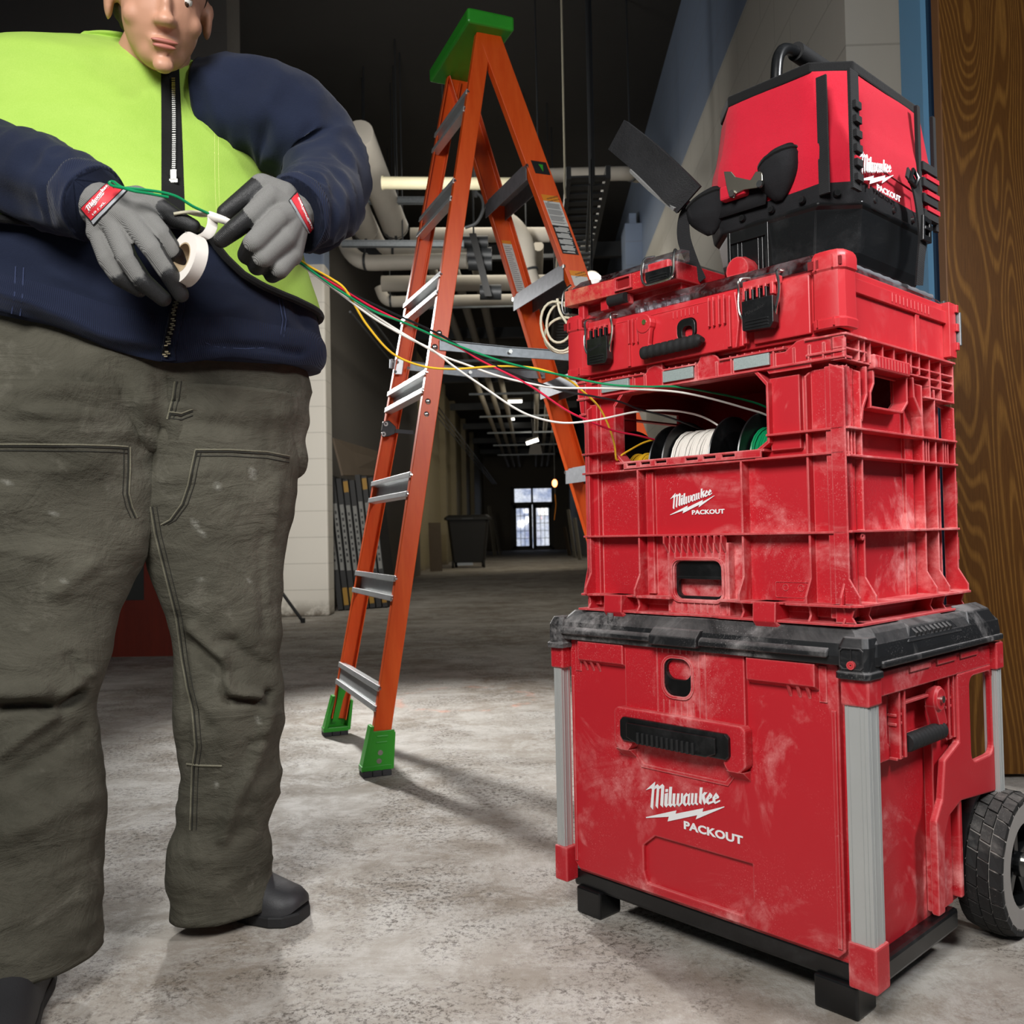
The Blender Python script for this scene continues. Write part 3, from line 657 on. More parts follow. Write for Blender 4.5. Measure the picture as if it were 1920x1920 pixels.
b = MB(); b.loft([[p0, p1, p2, p3], [p0+n_, p1+n_, p2+n_, p3+n_]])
solo('leaning_board', b, MDRY, 'wide dark board lying tilted on top of the slim cartons', 'board', loc=p1, world=True)
# black tripod light stand behind the worker
pf = floorpt(568, 1168); tc = Vector((at(470, 1100, 7.8).x, pf.y, 0))
t = thing('tripod_stand', 'black tripod stand whose leg shows beside the cream wall', 'stand', tc)
top = Vector((tc.x, tc.y, .62)); 
for i, a in enumerate((0, 2*pi/3, 4*pi/3)):
    e = tc+Vector((cos(a), sin(a), 0))*(pf.x-tc.x); e.z = .012
    l_ = obj('leg', MB().cyl(top, e, .014, 10), MRUB, t, world=True, smooth=True)
    obj('foot_cap', MB().cyl(e+u0*.03, e-u0*.01, .02, 10), MRUB, l_, world=True)
obj('pole', MB().cyl(tc+u0*.15, tc+u0*1.5, .014, 12), MRUB, t, world=True, smooth=True); obj('collar', MB().cyl(tc+u0*.58, tc+u0*.66, .028, 12), MRUB, t, world=True)

# ============================================================ STEP LADDER
LC = Vector((-.6237, 3.0579, 0)); th = -.4118; HA = 2.4791; SR = .4626; SF = .8638; WR = .3186; WT = .1681; WF = .3568
wv = Vector((sin(th), cos(th), 0)); gv = Vector((cos(th), -sin(th), 0))
lad = thing('step_ladder', 'orange fibreglass step ladder with green feet standing open on concrete', 'ladder', LC)
def rearp(s_, z): t_ = z/HA; return LC+gv*SR*t_+wv*s_*(WR*(1-t_)+WT*t_)+u0*z
def frontp(s_, z): t_ = z/HA; return LC+gv*(SR+SF*(1-t_))+wv*s_*(WF*(1-t_)+WT*t_)+u0*z
def channel(P0, P1, outw, hw, fl, tk=.0045):
    t = (P1-P0).normalized(); o_ = (outw-t*outw.dot(t)).normalized(); a = t.cross(o_)
    prof = [(-hw, 0), (hw, 0), (hw, -fl), (hw-tk, -fl), (hw-tk, -tk), (-hw+tk, -tk), (-hw+tk, -fl), (-hw, -fl)]
    return MB().loft([[P+a*x+o_*y for x, y in prof] for P in (P0, P1)])
rr_ = {}
for s_, nm in ((-1, 'near'), (1, 'far')):
    e0 = rearp(s_, .06); e1 = rearp(s_, 2.44)
    o = obj('rear_rail', channel(e0, e1, wv*s_, .028, .026), MORG, lad, world=True, bevel=.002)
    rr_[('r', s_)] = o
    o = obj('front_rail', channel(frontp(s_, .04), frontp(s_, 2.46), wv*s_, .041, .030), MORG, lad, world=True, bevel=.002)
    rr_[('f', s_)] = o
# rear braces, each a flanged aluminium bar
for z in (.222, .555, .882, 1.215, 1.545, 1.87, 2.19):
    P0, P1 = rearp(-1, z)-wv*-.004, rearp(1, z)-wv*.004
    ax = (P1-P0)/2; axn = ax.normalized(); L = ax.length
    rd = (rearp(-1, 1)-rearp(-1, 0)).normalized(); upn = (rd-axn*rd.dot(axn)).normalized(); out = axn.cross(upn); out = out if out.dot(gv) < 0 else -out
    c = (P0+P1)/2+out*.020; b = MB()
    b.obox(c-out*.014, axn*L, out*.0015, upn*.036)
    b.obox(c+upn*.031, axn*L, out*.014, upn*.009); b.obox(c-upn*.031, axn*L, out*.014, upn*.009)
    if z < .3: b.obox(c+out*.004, axn*L, out*.002, upn*.022)
    br = obj('rear_brace', b, MALU, lad, world=True, bevel=.002)
    b = MB()
    for e in (c-axn*L, c+axn*L):
        for q in (-.031, .031): b.cyl(e+upn*q+out*.004, e+upn*q+out*.012, .005, 10)
    obj('rivet', b, MSTEEL, br, world=True)
# front steps: tread with deep lips
for z in (.31, .645, .98, 1.315, 1.655, 2.0):
    P0, P1 = frontp(-1, z), frontp(1, z); ax = (P1-P0)/2; axn = ax.normalized(); L = ax.length-.005; c = (P0+P1)/2
    b = MB(); b.obox(c, axn*L, gv*.041, u0*.002); b.obox(c-gv*.0405-u0*.028, axn*L, gv*.0015, u0*.03); b.obox(c+gv*.0405-u0*.028, axn*L, gv*.0015, u0*.03)
    for q in range(7): b.obox(c+gv*(-.033+.011*q)+u0*.003, axn*L, gv*.002, u0*.0015)
    st = obj('step', b, MSTEP, lad, world=True)
    b = MB()
    for s_ in (-1, 1):
        pe = frontp(s_, z-.01)
        b.cyl(pe-gv*.041, pe-gv*.046, .007, 10)
    obj('rivet', b, MSTEEL, st, world=True)
# rivets of the spreader plate on the near rear rail
b = MB()
for (px, py) in ((823, 625), (815, 651), (802, 753), (799, 777)):
    pr = onplane(px, py, rearp(-1, 1.2), wv); b.ell(pr-wv*.002, (.0105, .007, .0105), 12, 8, rot=Matrix.Rotation(-th, 3, 'Z'))
obj('rivet', b, MSTEEL, rr_[('r', -1)], world=True, smooth=True)
# green shoes with grey pads
for s_ in (-1, 1):
    P0 = rearp(s_, 0); rd = (rearp(s_, 1)-P0).normalized(); o_ = wv*s_; a = gv
    b = MB()
    for x0, x1, y0, y1, z1 in ((-.036, .036, .001, .008, .135), (-.040, -.030, -.035, .008, .150), (.030, .040, -.03, .008, .128)):
        v = []
        for z in (.018, z1):
            k_ = 1.0 if z > .05 else 1.25
            c = P0+rd*z
            for x, y in ((x0*k_, y0), (x1*k_, y0), (x1*k_, y1), (x0*k_, y1)): v.append(c+a*x+o_*(y+(.004 if z < .05 else 0)))
        b.loft([v[:4], v[4:]])
    b.obox(P0+u0*.024-o_*.010, a*.046, o_*.022, u0*.008)
    for z in (.100, .118): b.obox(P0+rd*z+o_*.009, a*.018, o_*.0015, rd*.003)
    f_ = obj('foot', b, MGRN, lad, world=True, bevel=.002)
    b = MB()
    for q in (-.03, 0, .03): b.obox(P0+u0*.009+a*q-o_*.006, a*.0145, o_*.026, u0*.009)
    obj('foot_pad', b, simple('grey_rubber_pad', srgb(60, 60, 62), .8), f_, world=True, bevel=.003)
    b = MB()
    for z in (.045, .070): b.cyl(P0+rd*z+o_*.005, P0+rd*z+o_*.012, .008, 14)
    obj('rivet', b, MSTEEL, f_, world=True)
    # green diagonal brace up to the lowest bar
    q0 = P0+rd*.05-o_*.006-a*.016; q1 = rearp(s_, .200)-o_*.045-a*.012
    obj('corner_brace', MB().loft([[q0+a*.016, q0-a*.004, q0-a*.004-o_*.006, q0+a*.016-o_*.006], [rearp(s_, .13)+a*.004-o_*.012, rearp(s_, .13)-a*.018-o_*.012, rearp(s_, .13)-a*.018-o_*.018, rearp(s_, .13)+a*.004-o_*.018], [q1+a*.02, q1-a*.016, q1-a*.016-o_*.006, q1+a*.02-o_*.006]]), MGRN, lad, world=True)
    P0 = frontp(s_, 0); b = MB(); b.obox(P0+u0*.045-o_*.01, a*.05, o_*.02, u0*.035); f_ = obj('foot', b, MGRN, lad, world=True, bevel=.004)
    obj('foot_pad', MB().obox(P0+u0*.006-o_*.01, a*.052, o_*.022, u0*.006), MRUB, f_, world=True)
# spreaders
for s_, (pa, pm, pb) in ((-1, ((832, 648), (955, 660), (1075, 668))), (1, ((738, 683), (880, 699), (1015, 702)))):
    A_ = onplane(pa[0], pa[1], rearp(s_, 1.2)-wv*s_*.006, wv); Mp = onplane(pm[0], pm[1], rearp(s_, 1.2)-wv*s_*.01, wv); B_ = onplane(pb[0], pb[1], rearp(s_, 1.2)-wv*s_*.006+wv*0, wv)
    b = MB()
    for q0, q1 in ((A_, Mp), (Mp, B_)):
        t_ = (q1-q0); L = t_.length/2; t_.normalize(); nn = t_.cross(wv).normalized()
        b.obox((q0+q1)/2, t_*(L+.015), wv*.003, nn*.017); b.obox((q0+q1)/2+nn*.016, t_*(L+.01), wv*.008, nn*.0015)
    sp = obj('spreader_bar', b, MGALV, lad, world=True, bevel=.001)
    obj('pivot_rivet', MB().cyl(Mp-wv*.012, Mp+wv*.012, .007, 12).cyl(B_-wv*.012, B_+wv*.012, .007, 12), MSTEEL, sp, world=True)
# hinge plates on the far rear rail, black bracket with two washers
def onr(px, py, off=.0):  # point on the far rear rail's camera-side flange plane
    return onplane(px, py, rearp(1, 1.2)-wv*(.027+off), wv)
b = MB(); q = [onr(*c) for c in ((741, 673), (757, 673), (753, 702), (737, 702))]; b.loft([q, [p_-wv*.004 for p_ in q]])
pl = obj('hinge_plate', b, MALU, lad, world=True, bevel=.001)
obj('rivet', MB().cyl(onr(745, 679, .002), onr(745, 679, .008), .006, 12).cyl(onr(741, 697, .002), onr(741, 697, .008), .006, 12).cyl(onr(766, 690, .002), onr(766, 690, .008), .006, 12), MSTEEL, pl, world=True)
b = MB(); q = [onr(*c) for c in ((717, 791), (728, 789), (741, 801), (739, 814), (727, 819), (716, 820), (714, 808))]; b.loft([q, [p_-wv*.014 for p_ in q]])
bk = obj('tool_hook', b, MBLK, lad, world=True, bevel=.002, label='black hook bracket with two washers')
b = MB()
for c in ((723, 795), (719, 814)): b.annulus(onr(*c, .014), -wv, [(0, .0035), (0, .0085), (.003, .0085), (.003, .0035)], 20)
obj('washer', b, MSTEEL, bk, world=True)
obj('hook_arm', MB().obox((onr(740, 808)+onr(775, 811))/2, (onr(775, 811)-onr(740, 808))/2, wv*.004, u0*.007), MDARKST, bk, world=True)
# stickers
def sticker(parent, pts, planep, mat, lift, th=.0006, name='warning_label'):
    q = [onplane(x, y, planep, wv) for x, y in pts]; s__ = -1
    b_ = MB().loft([[p_-wv*lift for p_ in q], [p_-wv*(lift+th) for p_ in q]]); return obj(name, b_, mat, parent, world=True)
def textmesh(txt, size=1.0, bold=.02, align='LEFT', spacing=1.0):
    c = bpy.data.curves.new('t', 'FONT'); c.body = txt; c.size = size; c.offset = bold; c.align_x = align; c.space_character = spacing; c.resolution_u = 3
    o_ = bpy.data.objects.new('t', c); _link(o_); bpy.context.view_layer.update()
    me = o_.to_mesh(); V = [v.co.copy() for v in me.vertices]; Fc = [tuple(p_.vertices) for p_ in me.polygons]
    o_.to_mesh_clear(); bpy.data.objects.remove(o_); bpy.data.curves.remove(c)
    return V, Fc
def flatten(V, Fc, mapf, th=.0008):
    """place a flat mesh by mapf(x, y) -> (point, normal), with a little thickness"""
    b_ = MB(); n = len(V); top = []; bot = []
    for v in V:
        p_, nn = mapf(v[0], v[1]); top.append(p_+nn*th); bot.append(p_)
    edges = {}
    for f in Fc:
        for i in range(len(f)):
            e = (f[i], f[(i+1) % len(f)]); edges[e] = 1
    side = [(a, b2, b2+n, a+n) for (a, b2) in edges if (b2, a) not in edges]
    b_.add(top+bot, list(Fc)+[tuple(i+n for i in reversed(f)) for f in Fc]+side); return b_
PF = frontp(-1, 1.5)-wv*.0004
def fr_pt(u_, z):  # point on outer web of the near front rail: u_ across (-1..1), z height
    return frontp(-1, z)+gv*u_*.041
def stick_rail(z0, z1, u0_, u1_, mat, name, lift=.0004):
    q = [fr_pt(u0_, z0), fr_pt(u1_, z0), fr_pt(u1_, z1), fr_pt(u0_, z1)]
    return obj(name, MB().loft([[p_-wv*lift for p_ in q], [p_-wv*(lift+.0005) for p_ in q]]), mat, rr_[('f', -1)], world=True)
def zat(px, py): return onplane(px, py, frontp(-1, 1.8), wv).z
z_ = [zat(1040, 366), zat(1043, 378), zat(1062, 425), zat(1085, 480)]
stick_rail(z_[1], z_[0], -.72, .82, MORL, 'warning_label'); wl = stick_rail(z_[2], z_[1], -.72, .82, MWHT2, 'safety_label'); bl_ = stick_rail(z_[3], z_[2], -.72, .82, MBLBL, 'safety_label')
z2 = [zat(1088, 511), zat(1090, 521), zat(1095, 540)]
stick_rail(z2[1], z2[0], -.72, .82, MORL, 'warning_label'); stick_rail(z2[2], z2[1], -.72, .82, MWHT2, 'safety_label')
stick_rail(zat(1020, 324), zat(1018, 300), -.5, .9, MBLBL, 'badge'); 
zt0 = zat(1021, 322); q = [fr_pt(.1, zt0+.03), fr_pt(.5, zt0+.03), fr_pt(.3, zt0+.005)]
obj('badge_mark', MB().loft([[p_-wv*.0009 for p_ in q], [p_-wv*.0014 for p_ in q]]), MGRN, rr_[('f', -1)], world=True)
rdf = (frontp(-1, 1.2)-frontp(-1, 1.8)).normalized(); acr = gv-rdf*gv.dot(rdf); acr.normalize()
def rail_text(txt, zc, size, mat, u_=.05, nm='label_lettering'):
    V, Fc = textmesh(txt, size, .01*size, 'CENTER'); o0 = fr_pt(u_, zc)-wv*.0010
    obj(nm, flatten(V, Fc, lambda x, y: (o0+acr*x-rdf*y, -wv), .0002), mat, rr_[('f', -1)], world=True)
rail_text('WARNING', z_[0]-.0105, .0095, MBLBL, .25); rail_text('ADVERTENCIA', z_[0]-.020, .0075, MBLBL, .25)
rail_text('WARNING', z2[0]-.0095, .0085, MBLBL, .25); rail_text('ADVERTENCIA', z2[0]-.018, .0070, MBLBL, .25)
b1, b2 = MB(), MB()
n = 26
for i in range(n):
    z = z_[1]-.008-(z_[1]-z_[2]-.016)*i/(n-1)
    if i % 8 == 7: continue
    e = .74-.25*random.random(); q0 = fr_pt(-.64, z)-wv*.0010; q1 = fr_pt(e, z)-wv*.0010
    b1.obox((q0+q1)/2, (q1-q0)/2, wv*.0001, rdf*.0009)
for i in range(30):
    z = z_[2]-.006-(z_[2]-z_[3]-.012)*i/29
    if i % 7 == 6: continue
    e = .76-.3*random.random(); q0 = fr_pt(-.6 if i % 7 else -.2, z)-wv*.0010; q1 = fr_pt(e, z)-wv*.0010
    b2.obox((q0+q1)/2, (q1-q0)/2, wv*.0001, rdf*.0011)
obj('small_print', b1, MGLBL, rr_[('f', -1)], world=True); obj('small_print', b2, MWHT2, rr_[('f', -1)], world=True)
# label inside the far front rail
def ff_pt(u_, z): return frontp(1, z)+gv*u_*.041-wv*.006
zf = lambda px, py: onplane(px, py, frontp(1, 1.7), wv).z
za, zb_, zc_ = zf(945, 454), zf(948, 460), zf(972, 548)
for z0, z1, mt in ((zb_, za, MORL), (zc_, zb_, MWHT2)):
    q = [ff_pt(-.5, z0), ff_pt(.45, z0), ff_pt(.45, z1), ff_pt(-.5, z1)]
    obj('safety_label', MB().loft([q, [p_-wv*.0006 for p_ in q]]), mt, rr_[('f', 1)], world=True)
b1 = MB()
for i in range(22):
    z = zb_-.01-(zb_-zc_-.02)*i/21; q0 = ff_pt(-.42, z)-wv*.0008; q1 = ff_pt(.1+.25*random.random(), z)-wv*.0008
    b1.obox((q0+q1)/2, (q1-q0)/2, wv*.0001, u0*.0011)
obj('small_print', b1, MGLBL, rr_[('f', 1)], world=True)
# top cap
ct = LC+gv*SR+u0*2.47
b = MB(); b.obox(ct, wv*.22, gv*.085, u0*.025); b.obox(ct+u0*.03, wv*.20, gv*.07, u0*.008)
obj('top_cap', b, MGRN, lad, world=True, bevel=.012)
# coil of pale cable hanging between ladder and cases
b = MB(); c = at(1046, 612, 1.86)
for k_, (rx_, ry_, ox, oy, tl) in enumerate(((.034, .052, 0, 0, .2), (.028, .042, .006, .01, -.2), (.040, .036, .012, -.014, .5))):
    b.tube([c+r0*(ox+rx_*cos(t_*pi/12)*cos(tl)-ry_*sin(t_*pi/12)*sin(tl))+u0*(oy+rx_*cos(t_*pi/12)*sin(tl)+ry_*sin(t_*pi/12)*cos(tl))+f0*.01*k_ for t_ in range(24)], .0028, 6, closed=True)
b.tube(cat_rom([at(1045, 560, 1.86), at(1050, 585, 1.86), at(1062, 605, 1.85), at(1078, 632, 1.84)]), .0028, 6)
solo('cable_coil', b, MWIREC, 'small coil of pale cable hanging behind the stack of cases', 'cable', loc=c, world=True, smooth=True)
# ============================================================ THE STACK
OFF = {}
def sroot(name, label, cat, c, group=None):
    t = thing(name, label, cat, stw(*c), SANG, group); OFF[t.name] = c; return t
def so(name, mb, mat, par, **kw):
    r = par
    while r.parent: r = r.parent
    c = OFF[r.name]; mb.v = [(p[0]-c[0], p[1]-c[1], p[2]-c[2]) for p in mb.v]
    return obj(name, mb, mat, par, **kw)

# ---- logo script, traced as flat polygons in the plane of the chest door (px of a crop -> plane metres)
_LG = [
 [(100,360),(250,225),(257,240),(246,300),(220,680),(180,632),(205,340),(188,330)],
 [(250,298),(290,262),(302,275),(325,298),(300,662),(262,615),(284,335),(274,325),(246,352)],
 [(320,302),(375,258),(405,298),(385,645),(340,602),(356,338),(347,326),(318,350)],
 [(414,418),(468,402),(456,585),(474,600),(440,645),(404,605)], [(427,342),(469,342),(466,388),(422,392)],
 [(489,305),(533,305),(520,580),(545,598),(512,641),(470,600)],
 [(545,414),(590,414),(578,585),(598,602),(580,641),(538,602)], [(615,414),(657,414),(642,585),(664,598),(648,632),(606,592),(598,602),(580,641),(592,600),(604,585)], [(680,412),(713,412),(706,570),(648,632),(642,600),(672,560)],
 [(716,462),(765,403),(790,430),(788,450),(760,468),(748,560),(760,585),(752,628),(712,585)], [(790,430),(828,405),(818,570),(836,590),(818,621),(782,585),(760,620),(752,605),(783,560),(790,470)],
 [(848,410),(888,410),(876,570),(892,588),(878,611),(838,577)], [(908,410),(948,410),(938,565),(960,586),(944,608),(904,575),(880,611),(872,592),(900,560)],
 [(988,316),(1032,316),(1022,430),(1014,597),(972,562)], [(1022,430),(1060,392),(1112,398),(1062,455),(1090,560),(1060,601),(1024,500)],
 [(1086,500),(1148,400),(1170,418),(1142,462),(1134,500),(1130,555),(1200,532),(1212,560),(1128,597),(1090,562)], [(1170,418),(1192,445),(1186,482),(1132,512),(1134,494),(1158,474),(1142,462)],
 [(1196,480),(1250,402),(1272,428),(1246,462),(1240,495),(1240,552),(1312,518),(1320,545),(1238,586),(1196,545)], [(1272,428),(1302,470),(1296,490),(1238,514),(1240,492),(1262,474),(1246,462)],
]
_BT = [[(105,800),(605,690),(590,745),(1045,655),(1030,715),(1385,625),(1387,640),(920,838),(945,768),(460,872),(480,795),(110,815)]]
def _lp(c): p_ = stf(1200+c[0]/8.727, 1440+c[1]/8.727, -.012); return (p_.x, p_.z)
def tri_polys(polys):
    V, Fc = [], []
    for L in polys:
        bm = bmesh.new(); vs = [bm.verts.new((a, b_, 0)) for a, b_ in L]
        for i in range(len(vs)): bm.edges.new((vs[i], vs[(i+1) % len(vs)]))
        bmesh.ops.triangle_fill(bm, use_beauty=True, edges=bm.edges[:]); bm.verts.index_update(); n = len(V)
        V += [v.co.copy() for v in bm.verts]; Fc += [tuple(q.index+n for q in f.verts) for f in bm.faces]; bm.free()
    return V, Fc
L0 = _lp((105, 800)); LW = _lp((1385, 625))[0]-L0[0]
def norm(polys): return [[((p_[0]-L0[0])/LW, (p_[1]-L0[1])/LW) for p_ in (_lp(c) for c in L)] for L in polys]
LOGO = norm(_LG); BOLT = norm(_BT)        # unit: bolt width = 1, origin at its left tip
LV, LF = tri_polys(LOGO); BV, BF = tri_polys(BOLT)
PV, PFc = textmesh('PACKOUT', 1.0, .035, 'LEFT', 1.02)
pw = max(v[0] for v in PV); ph = max(v[1] for v in PV)
pk = [(_lp((718, 990)), _lp((1695, 1240)))]
PX0 = (_lp((718, 900))[0]-L0[0])/LW; PX1 = (_lp((1690, 1150))[0]-L0[0])/LW; PZ0 = (_lp((740, 990))[1]-L0[1])/LW; PH = ((_lp((730, 860))[1]-L0[1])/LW)-PZ0
def logo_parts(mapf, parent, th=.0008, mat=None, pack=True, bolt=True):
    mat = mat or MWHT
    obj('script_lettering', flatten(LV, LF, mapf, th), mat, parent)
    if bolt: obj('bolt_mark', flatten(BV, BF, mapf, th), mat, parent)
    if pack:
        obj('block_lettering', flatten([Vector((PX0+v[0]/pw*(PX1-PX0), PZ0+v[1]/ph*PH, 0)) for v in PV], PFc, mapf, th), mat, parent)

# ------------------------------------------------------------ rolling chest
C0 = (-.27, .21, 0)
ch_ = sroot('rolling_tool_chest', 'large red rolling tool chest with dusty black lid, lowest of the stack', 'tool chest', C0)
bd = so('body', MB().box(-.560, -.0, 0, .43, .075, .53), MREDC, ch_, bevel=.004)
b = MB().box(-.575, .02, .0, .31, .045, .08).box(-.54, -.03, .30, .44, .045, .08); so('base_tray', b, MBLK, ch_, bevel=.006)
b = MB().box(-.56, -.50, -.01, .05, .0, .05).box(-.07, .0, -.01, .05, .0, .05); so('front_foot', b, MBLK, ch_, bevel=.004)
door = so('front_door', MB().plate(ch(-.560, -.015, .085, .527, .012), [[(-.385, .10), (-.19, .10), (-.17, .13), (-.17, .187), (-.365, .187), (-.392, .165), (-.392, .12)]], 'y', -.012, .002), MREDC, ch_, bevel=.0025)
so('recessed_panel', MB().box(-.40, -.165, -.004, .001, .095, .195), MREDC, door)
b = MB()
for x0, x1 in ((-.556, -.550), (-.026, -.019)): b.box(x0, x1, -.015, -.01, .10, .45)
b.box(-.545, -.53, -.0145, -.01, .46, .515).box(-.045, -.032, -.0145, -.01, .46, .515)
so('edge_moulding', b, MREDC, door, bevel=.001)
# upper side shelves with gussets
for x0, x1, lg in ((-.528, -.418, -1), (-.163, -.045, 1)):
    b = MB().prism([(-.0265, .484), (-.012, .476), (-.012, .521), (-.0265, .518)], 'x', x0, x1)
    gx_ = (x0+.012, x0+.028, x0+.044) if lg < 0 else (x1-.016, x1-.032, x1-.048)
    for g_ in gx_: b.prism([(-.024, .485), (-.012, .485), (-.012, .462)], 'x', g_-.003, g_+.003)
    so('grip_shelf', b, MREDC, door, bevel=.0015)
# centre upper panel
b = MB().plate([(-.418, .405), (-.17, .405), (-.17, .523), (-.418, .523)], [rr(-.331, -.270, .438, .506, .020)], 'y', -.0205, -.011)
cp = so('centre_panel', b, MREDC, door, bevel=.0015)
b = MB()
for i in range(9):
    x = -.345+.0125*i
    if -.336 < x < -.266: b.box(x, x+.0025, -.0222, -.0205, .512, .522).box(x, x+.0025, -.0222, -.0205, .409, .432)
    else: b.box(x, x+.0025, -.0222, -.0205, .409, .522)
so('flute', b, MREDC, cp)
so('latch_border', MB().plate(rr(-.334, -.267, .435, .509, .023), [rr(-.329, -.272, .440, .504, .019)], 'y', -.0235, -.0205), MREDC, cp)
la = so('latch', MB().plate(rr(-.331, -.270, .438, .506, .020), [rr(-.326, -.275, .468, .501, .016)], 'y', -.019, -.006), MBLK, cp, bevel=.001)
so('latch_back', MB().box(-.331, -.270, -.006, -.002, .438, .506), MRED, la)
# handle shelf
hs = MB().plate([(-.435, .345), (-.425, .333), (-.405, .333), (-.395, .345), (-.395, .352), (-.205, .352), (-.205, .345), (-.195, .333), (-.175, .333), (-.163, .345), (-.163, .402), (-.170, .409), (-.428, .409), (-.435, .402)], [], 'y', -.034, -.012)
hs_ = so('handle_shelf', hs, MREDC, door, bevel=.004)
for xq in (-.432, -.200): so('shelf_gusset', MB().prism([(-.034, .335), (-.012, .335), (-.012, .318)], 'x', xq, xq+.032), MREDC, hs_)
so('moulded_line', MB().plate([(-.405, .333), (-.385, .310), (-.215, .310), (-.195, .333), (-.188, .333), (-.210, .304), (-.390, .304), (-.412, .333)], [], 'y', -.0145, -.011), MREDC, door)
hd = so('handle', MB().plate(ch(-.416, -.190, .352, .394, .006), [], 'y', -.040, -.031), MBLK, door, bevel=.002, label='black ribbed pull handle')
b = MB().plate([(-.398, .360), (-.375, .352), (-.232, .352), (-.212, .360), (-.212, .386), (-.398, .386)], [], 'y', -.0455, -.039)
gp = so('grip', b, MBLK, hd, bevel=.002)
b = MB()
for i in range(12): b.box(-.372+.0105*i, -.372+.0105*i+.005, -.0495, -.0445, .353, .373)
so('grip_rib', b, MRUB, gp, bevel=.001)
# logo on the door
lc = C0
def mdoor(u_, v_, yy=-.0128): return Vector((L0[0]+u_*LW-lc[0], yy-lc[1], L0[1]+v_*LW-lc[2])), Vector((0, -1, 0))
logo_parts(mdoor, door)
# posts
def post(x0, x1, y0, y1, z0, z1):
    b_ = MB().box(x0, x1, y0, y1, z0, z1); w_ = x1-x0
    for q in (.12, .62, .80): b_.box(x0+w_*q, x0+w_*q+w_*.05, y0-.0012, y0, z0, z1)
    for q in (.2, .7): b_.box(x1, x1+.0012, y0+(y1-y0)*q, y0+(y1-y0)*q+.002, z0, z1)
    return b_
for a in ((.003, .038, -.030, .004), (-.590, -.570, -.028, -.004), (.018, .042, .452, .474), (-.59, -.565, .45, .475)):
    so('corner_post', post(*a, .10, .478), MPOST, ch_, bevel=.002)
b = MB()
for a in ((-.001, .042, -.034, .008), (-.594, -.562, -.032, .0), (.0, .046, .445, .478), (-.594, -.56, .445, .478)): b.box(*a, .464, .512)
for a in ((-.001, .042, -.034, .008), (-.594, -.562, -.032, .0), (-.594, -.56, .445, .478)): b.box(*a, .06, .125)
so('corner_collar', b, MREDC, ch_, bevel=.003)
# right side frame
b = MB().box(.0, .034, .004, .455, .472, .508); b.box(.0, .012, .004, .05, .10, .48).box(.0, .016, .235, .30, .09, .37)
for y_ in (.115, .215, .31): b.box(.034, .0375, y_, y_+.075, .497, .508)
so('side_frame', b, MREDC, ch_, bevel=.002)
b = MB().plate([(.200, .10), (.224, .10), (.231, .222), (.25, .248), (.30, .262), (.497, .243), (.500, .288), (.478, .300), (.478, .473), (.300, .473), (.300, .36), (.240, .34), (.226, .28), (.200, .25)], [rr(.350, .450, .316, .462, .018)], 'x', .022, .034)
b.box(.0, .03, .300, .312, .10, .473)
so('rear_side_frame', b, MREDC, ch_, bevel=.003)
sh = so('side_handle', MB().plate([(.048, .492), (.048, .366), (.318, .366), (.318, .492)], [[(.080, .480), (.080, .392), (.098, .378), (.135, .384), (.145, .392), (.245, .392), (.255, .384), (.262, .384), (.272, .395), (.290, .480)]], 'x', .002, .014), MREDC, ch_, bevel=.001)
b = MB()
for y_ in (.088, .106, .272, .292): b.box(.012, .030, y_, y_+.005, .368, .488)
for z_ in (.366, .418, .432, .484): b.box(.012, .026, .084, .115, z_, z_+.004).box(.012, .026, .268, .300, z_, z_+.004)
b.box(.012, .022, .11, .28, .445, .449)
so('bracket_rib', b, MREDC, sh, bevel=.0008)
b = MB().loft([[Vector((.016+dx, .232+r_*cos(a), .440+r_*sin(a))) for a in [j*pi/8 for j in range(16)]] for dx, r_ in ((0, .021), (.014, .021), (.018, .017))])
b.loft([[Vector((x, y, z)) for y, z in ((.214, .43), (.25, .43), (.262, .398), (.240, .385))] for x in (.014, .030)])
so('handle_arm', b, MREDC, sh, smooth=True); so('pivot_screw', MB().cyl((.034, .232, .440), (.038, .232, .440), .006, 14), MSTEEL, sh)
rg_ = [[Vector((.024+.0125*cos(a), y, .386+.0145*sin(a))) for a in [j*pi/9 for j in range(18)]] for y in [.122+.004*i for i in range(34)]]
for i, r_ in enumerate(rg_):
    c_ = Vector((.024, r_[0].y, .386)); s_ = 1.0 if i % 3 else .90
    for j in range(len(r_)): r_[j] = c_+(r_[j]-c_)*s_
so('side_grip', MB().loft(rg_), MRUB, sh, smooth=True)
# lid
def rg(x0, x1, y0, y1, z, c): return [(x, y, z) for x, y in ch(x0, x1, y0, y1, c)]
b = MB().loft([rg(-.590, .046, -.030, .484, .520, .02), rg(-.590, .046, -.032, .484, .534, .02), rg(-.588, .044, -.028, .482, .552, .02), rg(-.572, .034, -.016, .470, .566, .02), rg(-.565, .026, -.010, .462, .5735, .02)])
lid = so('lid', b, MBLKD, ch_, bevel=.002, label='dusty black lid')
b = MB().prism([(-.040, .531), (-.030, .531), (-.026, .545), (-.034, .5445), (-.040, .539)], 'x', -.560, -.018)
b.prism([(-.048, .528), (-.03, .528), (-.02, .556), (-.034, .556), (-.047, .543)], 'x', -.342, -.243)
so('front_lip', b, MBLKD, lid, bevel=.0025)
b = MB().box(.040, .050, -.0, .47, .5165, .527); so('side_lip', b, MBLKD, lid, bevel=.003)
b = MB().loft([[(.02, .10, .560), (.047, .085, .545), (.047, .30, .545), (.02, .29, .560)], [(.012, .12, .580), (.036, .115, .568), (.036, .27, .568), (.012, .27, .580)]])
b.loft([[(.015, .33, .565), (.045, .33, .55), (.045, .455, .55), (.015, .455, .565)], [(.012, .335, .584), (.036, .345, .574), (.036, .44, .574), (.012, .445, .584)]])
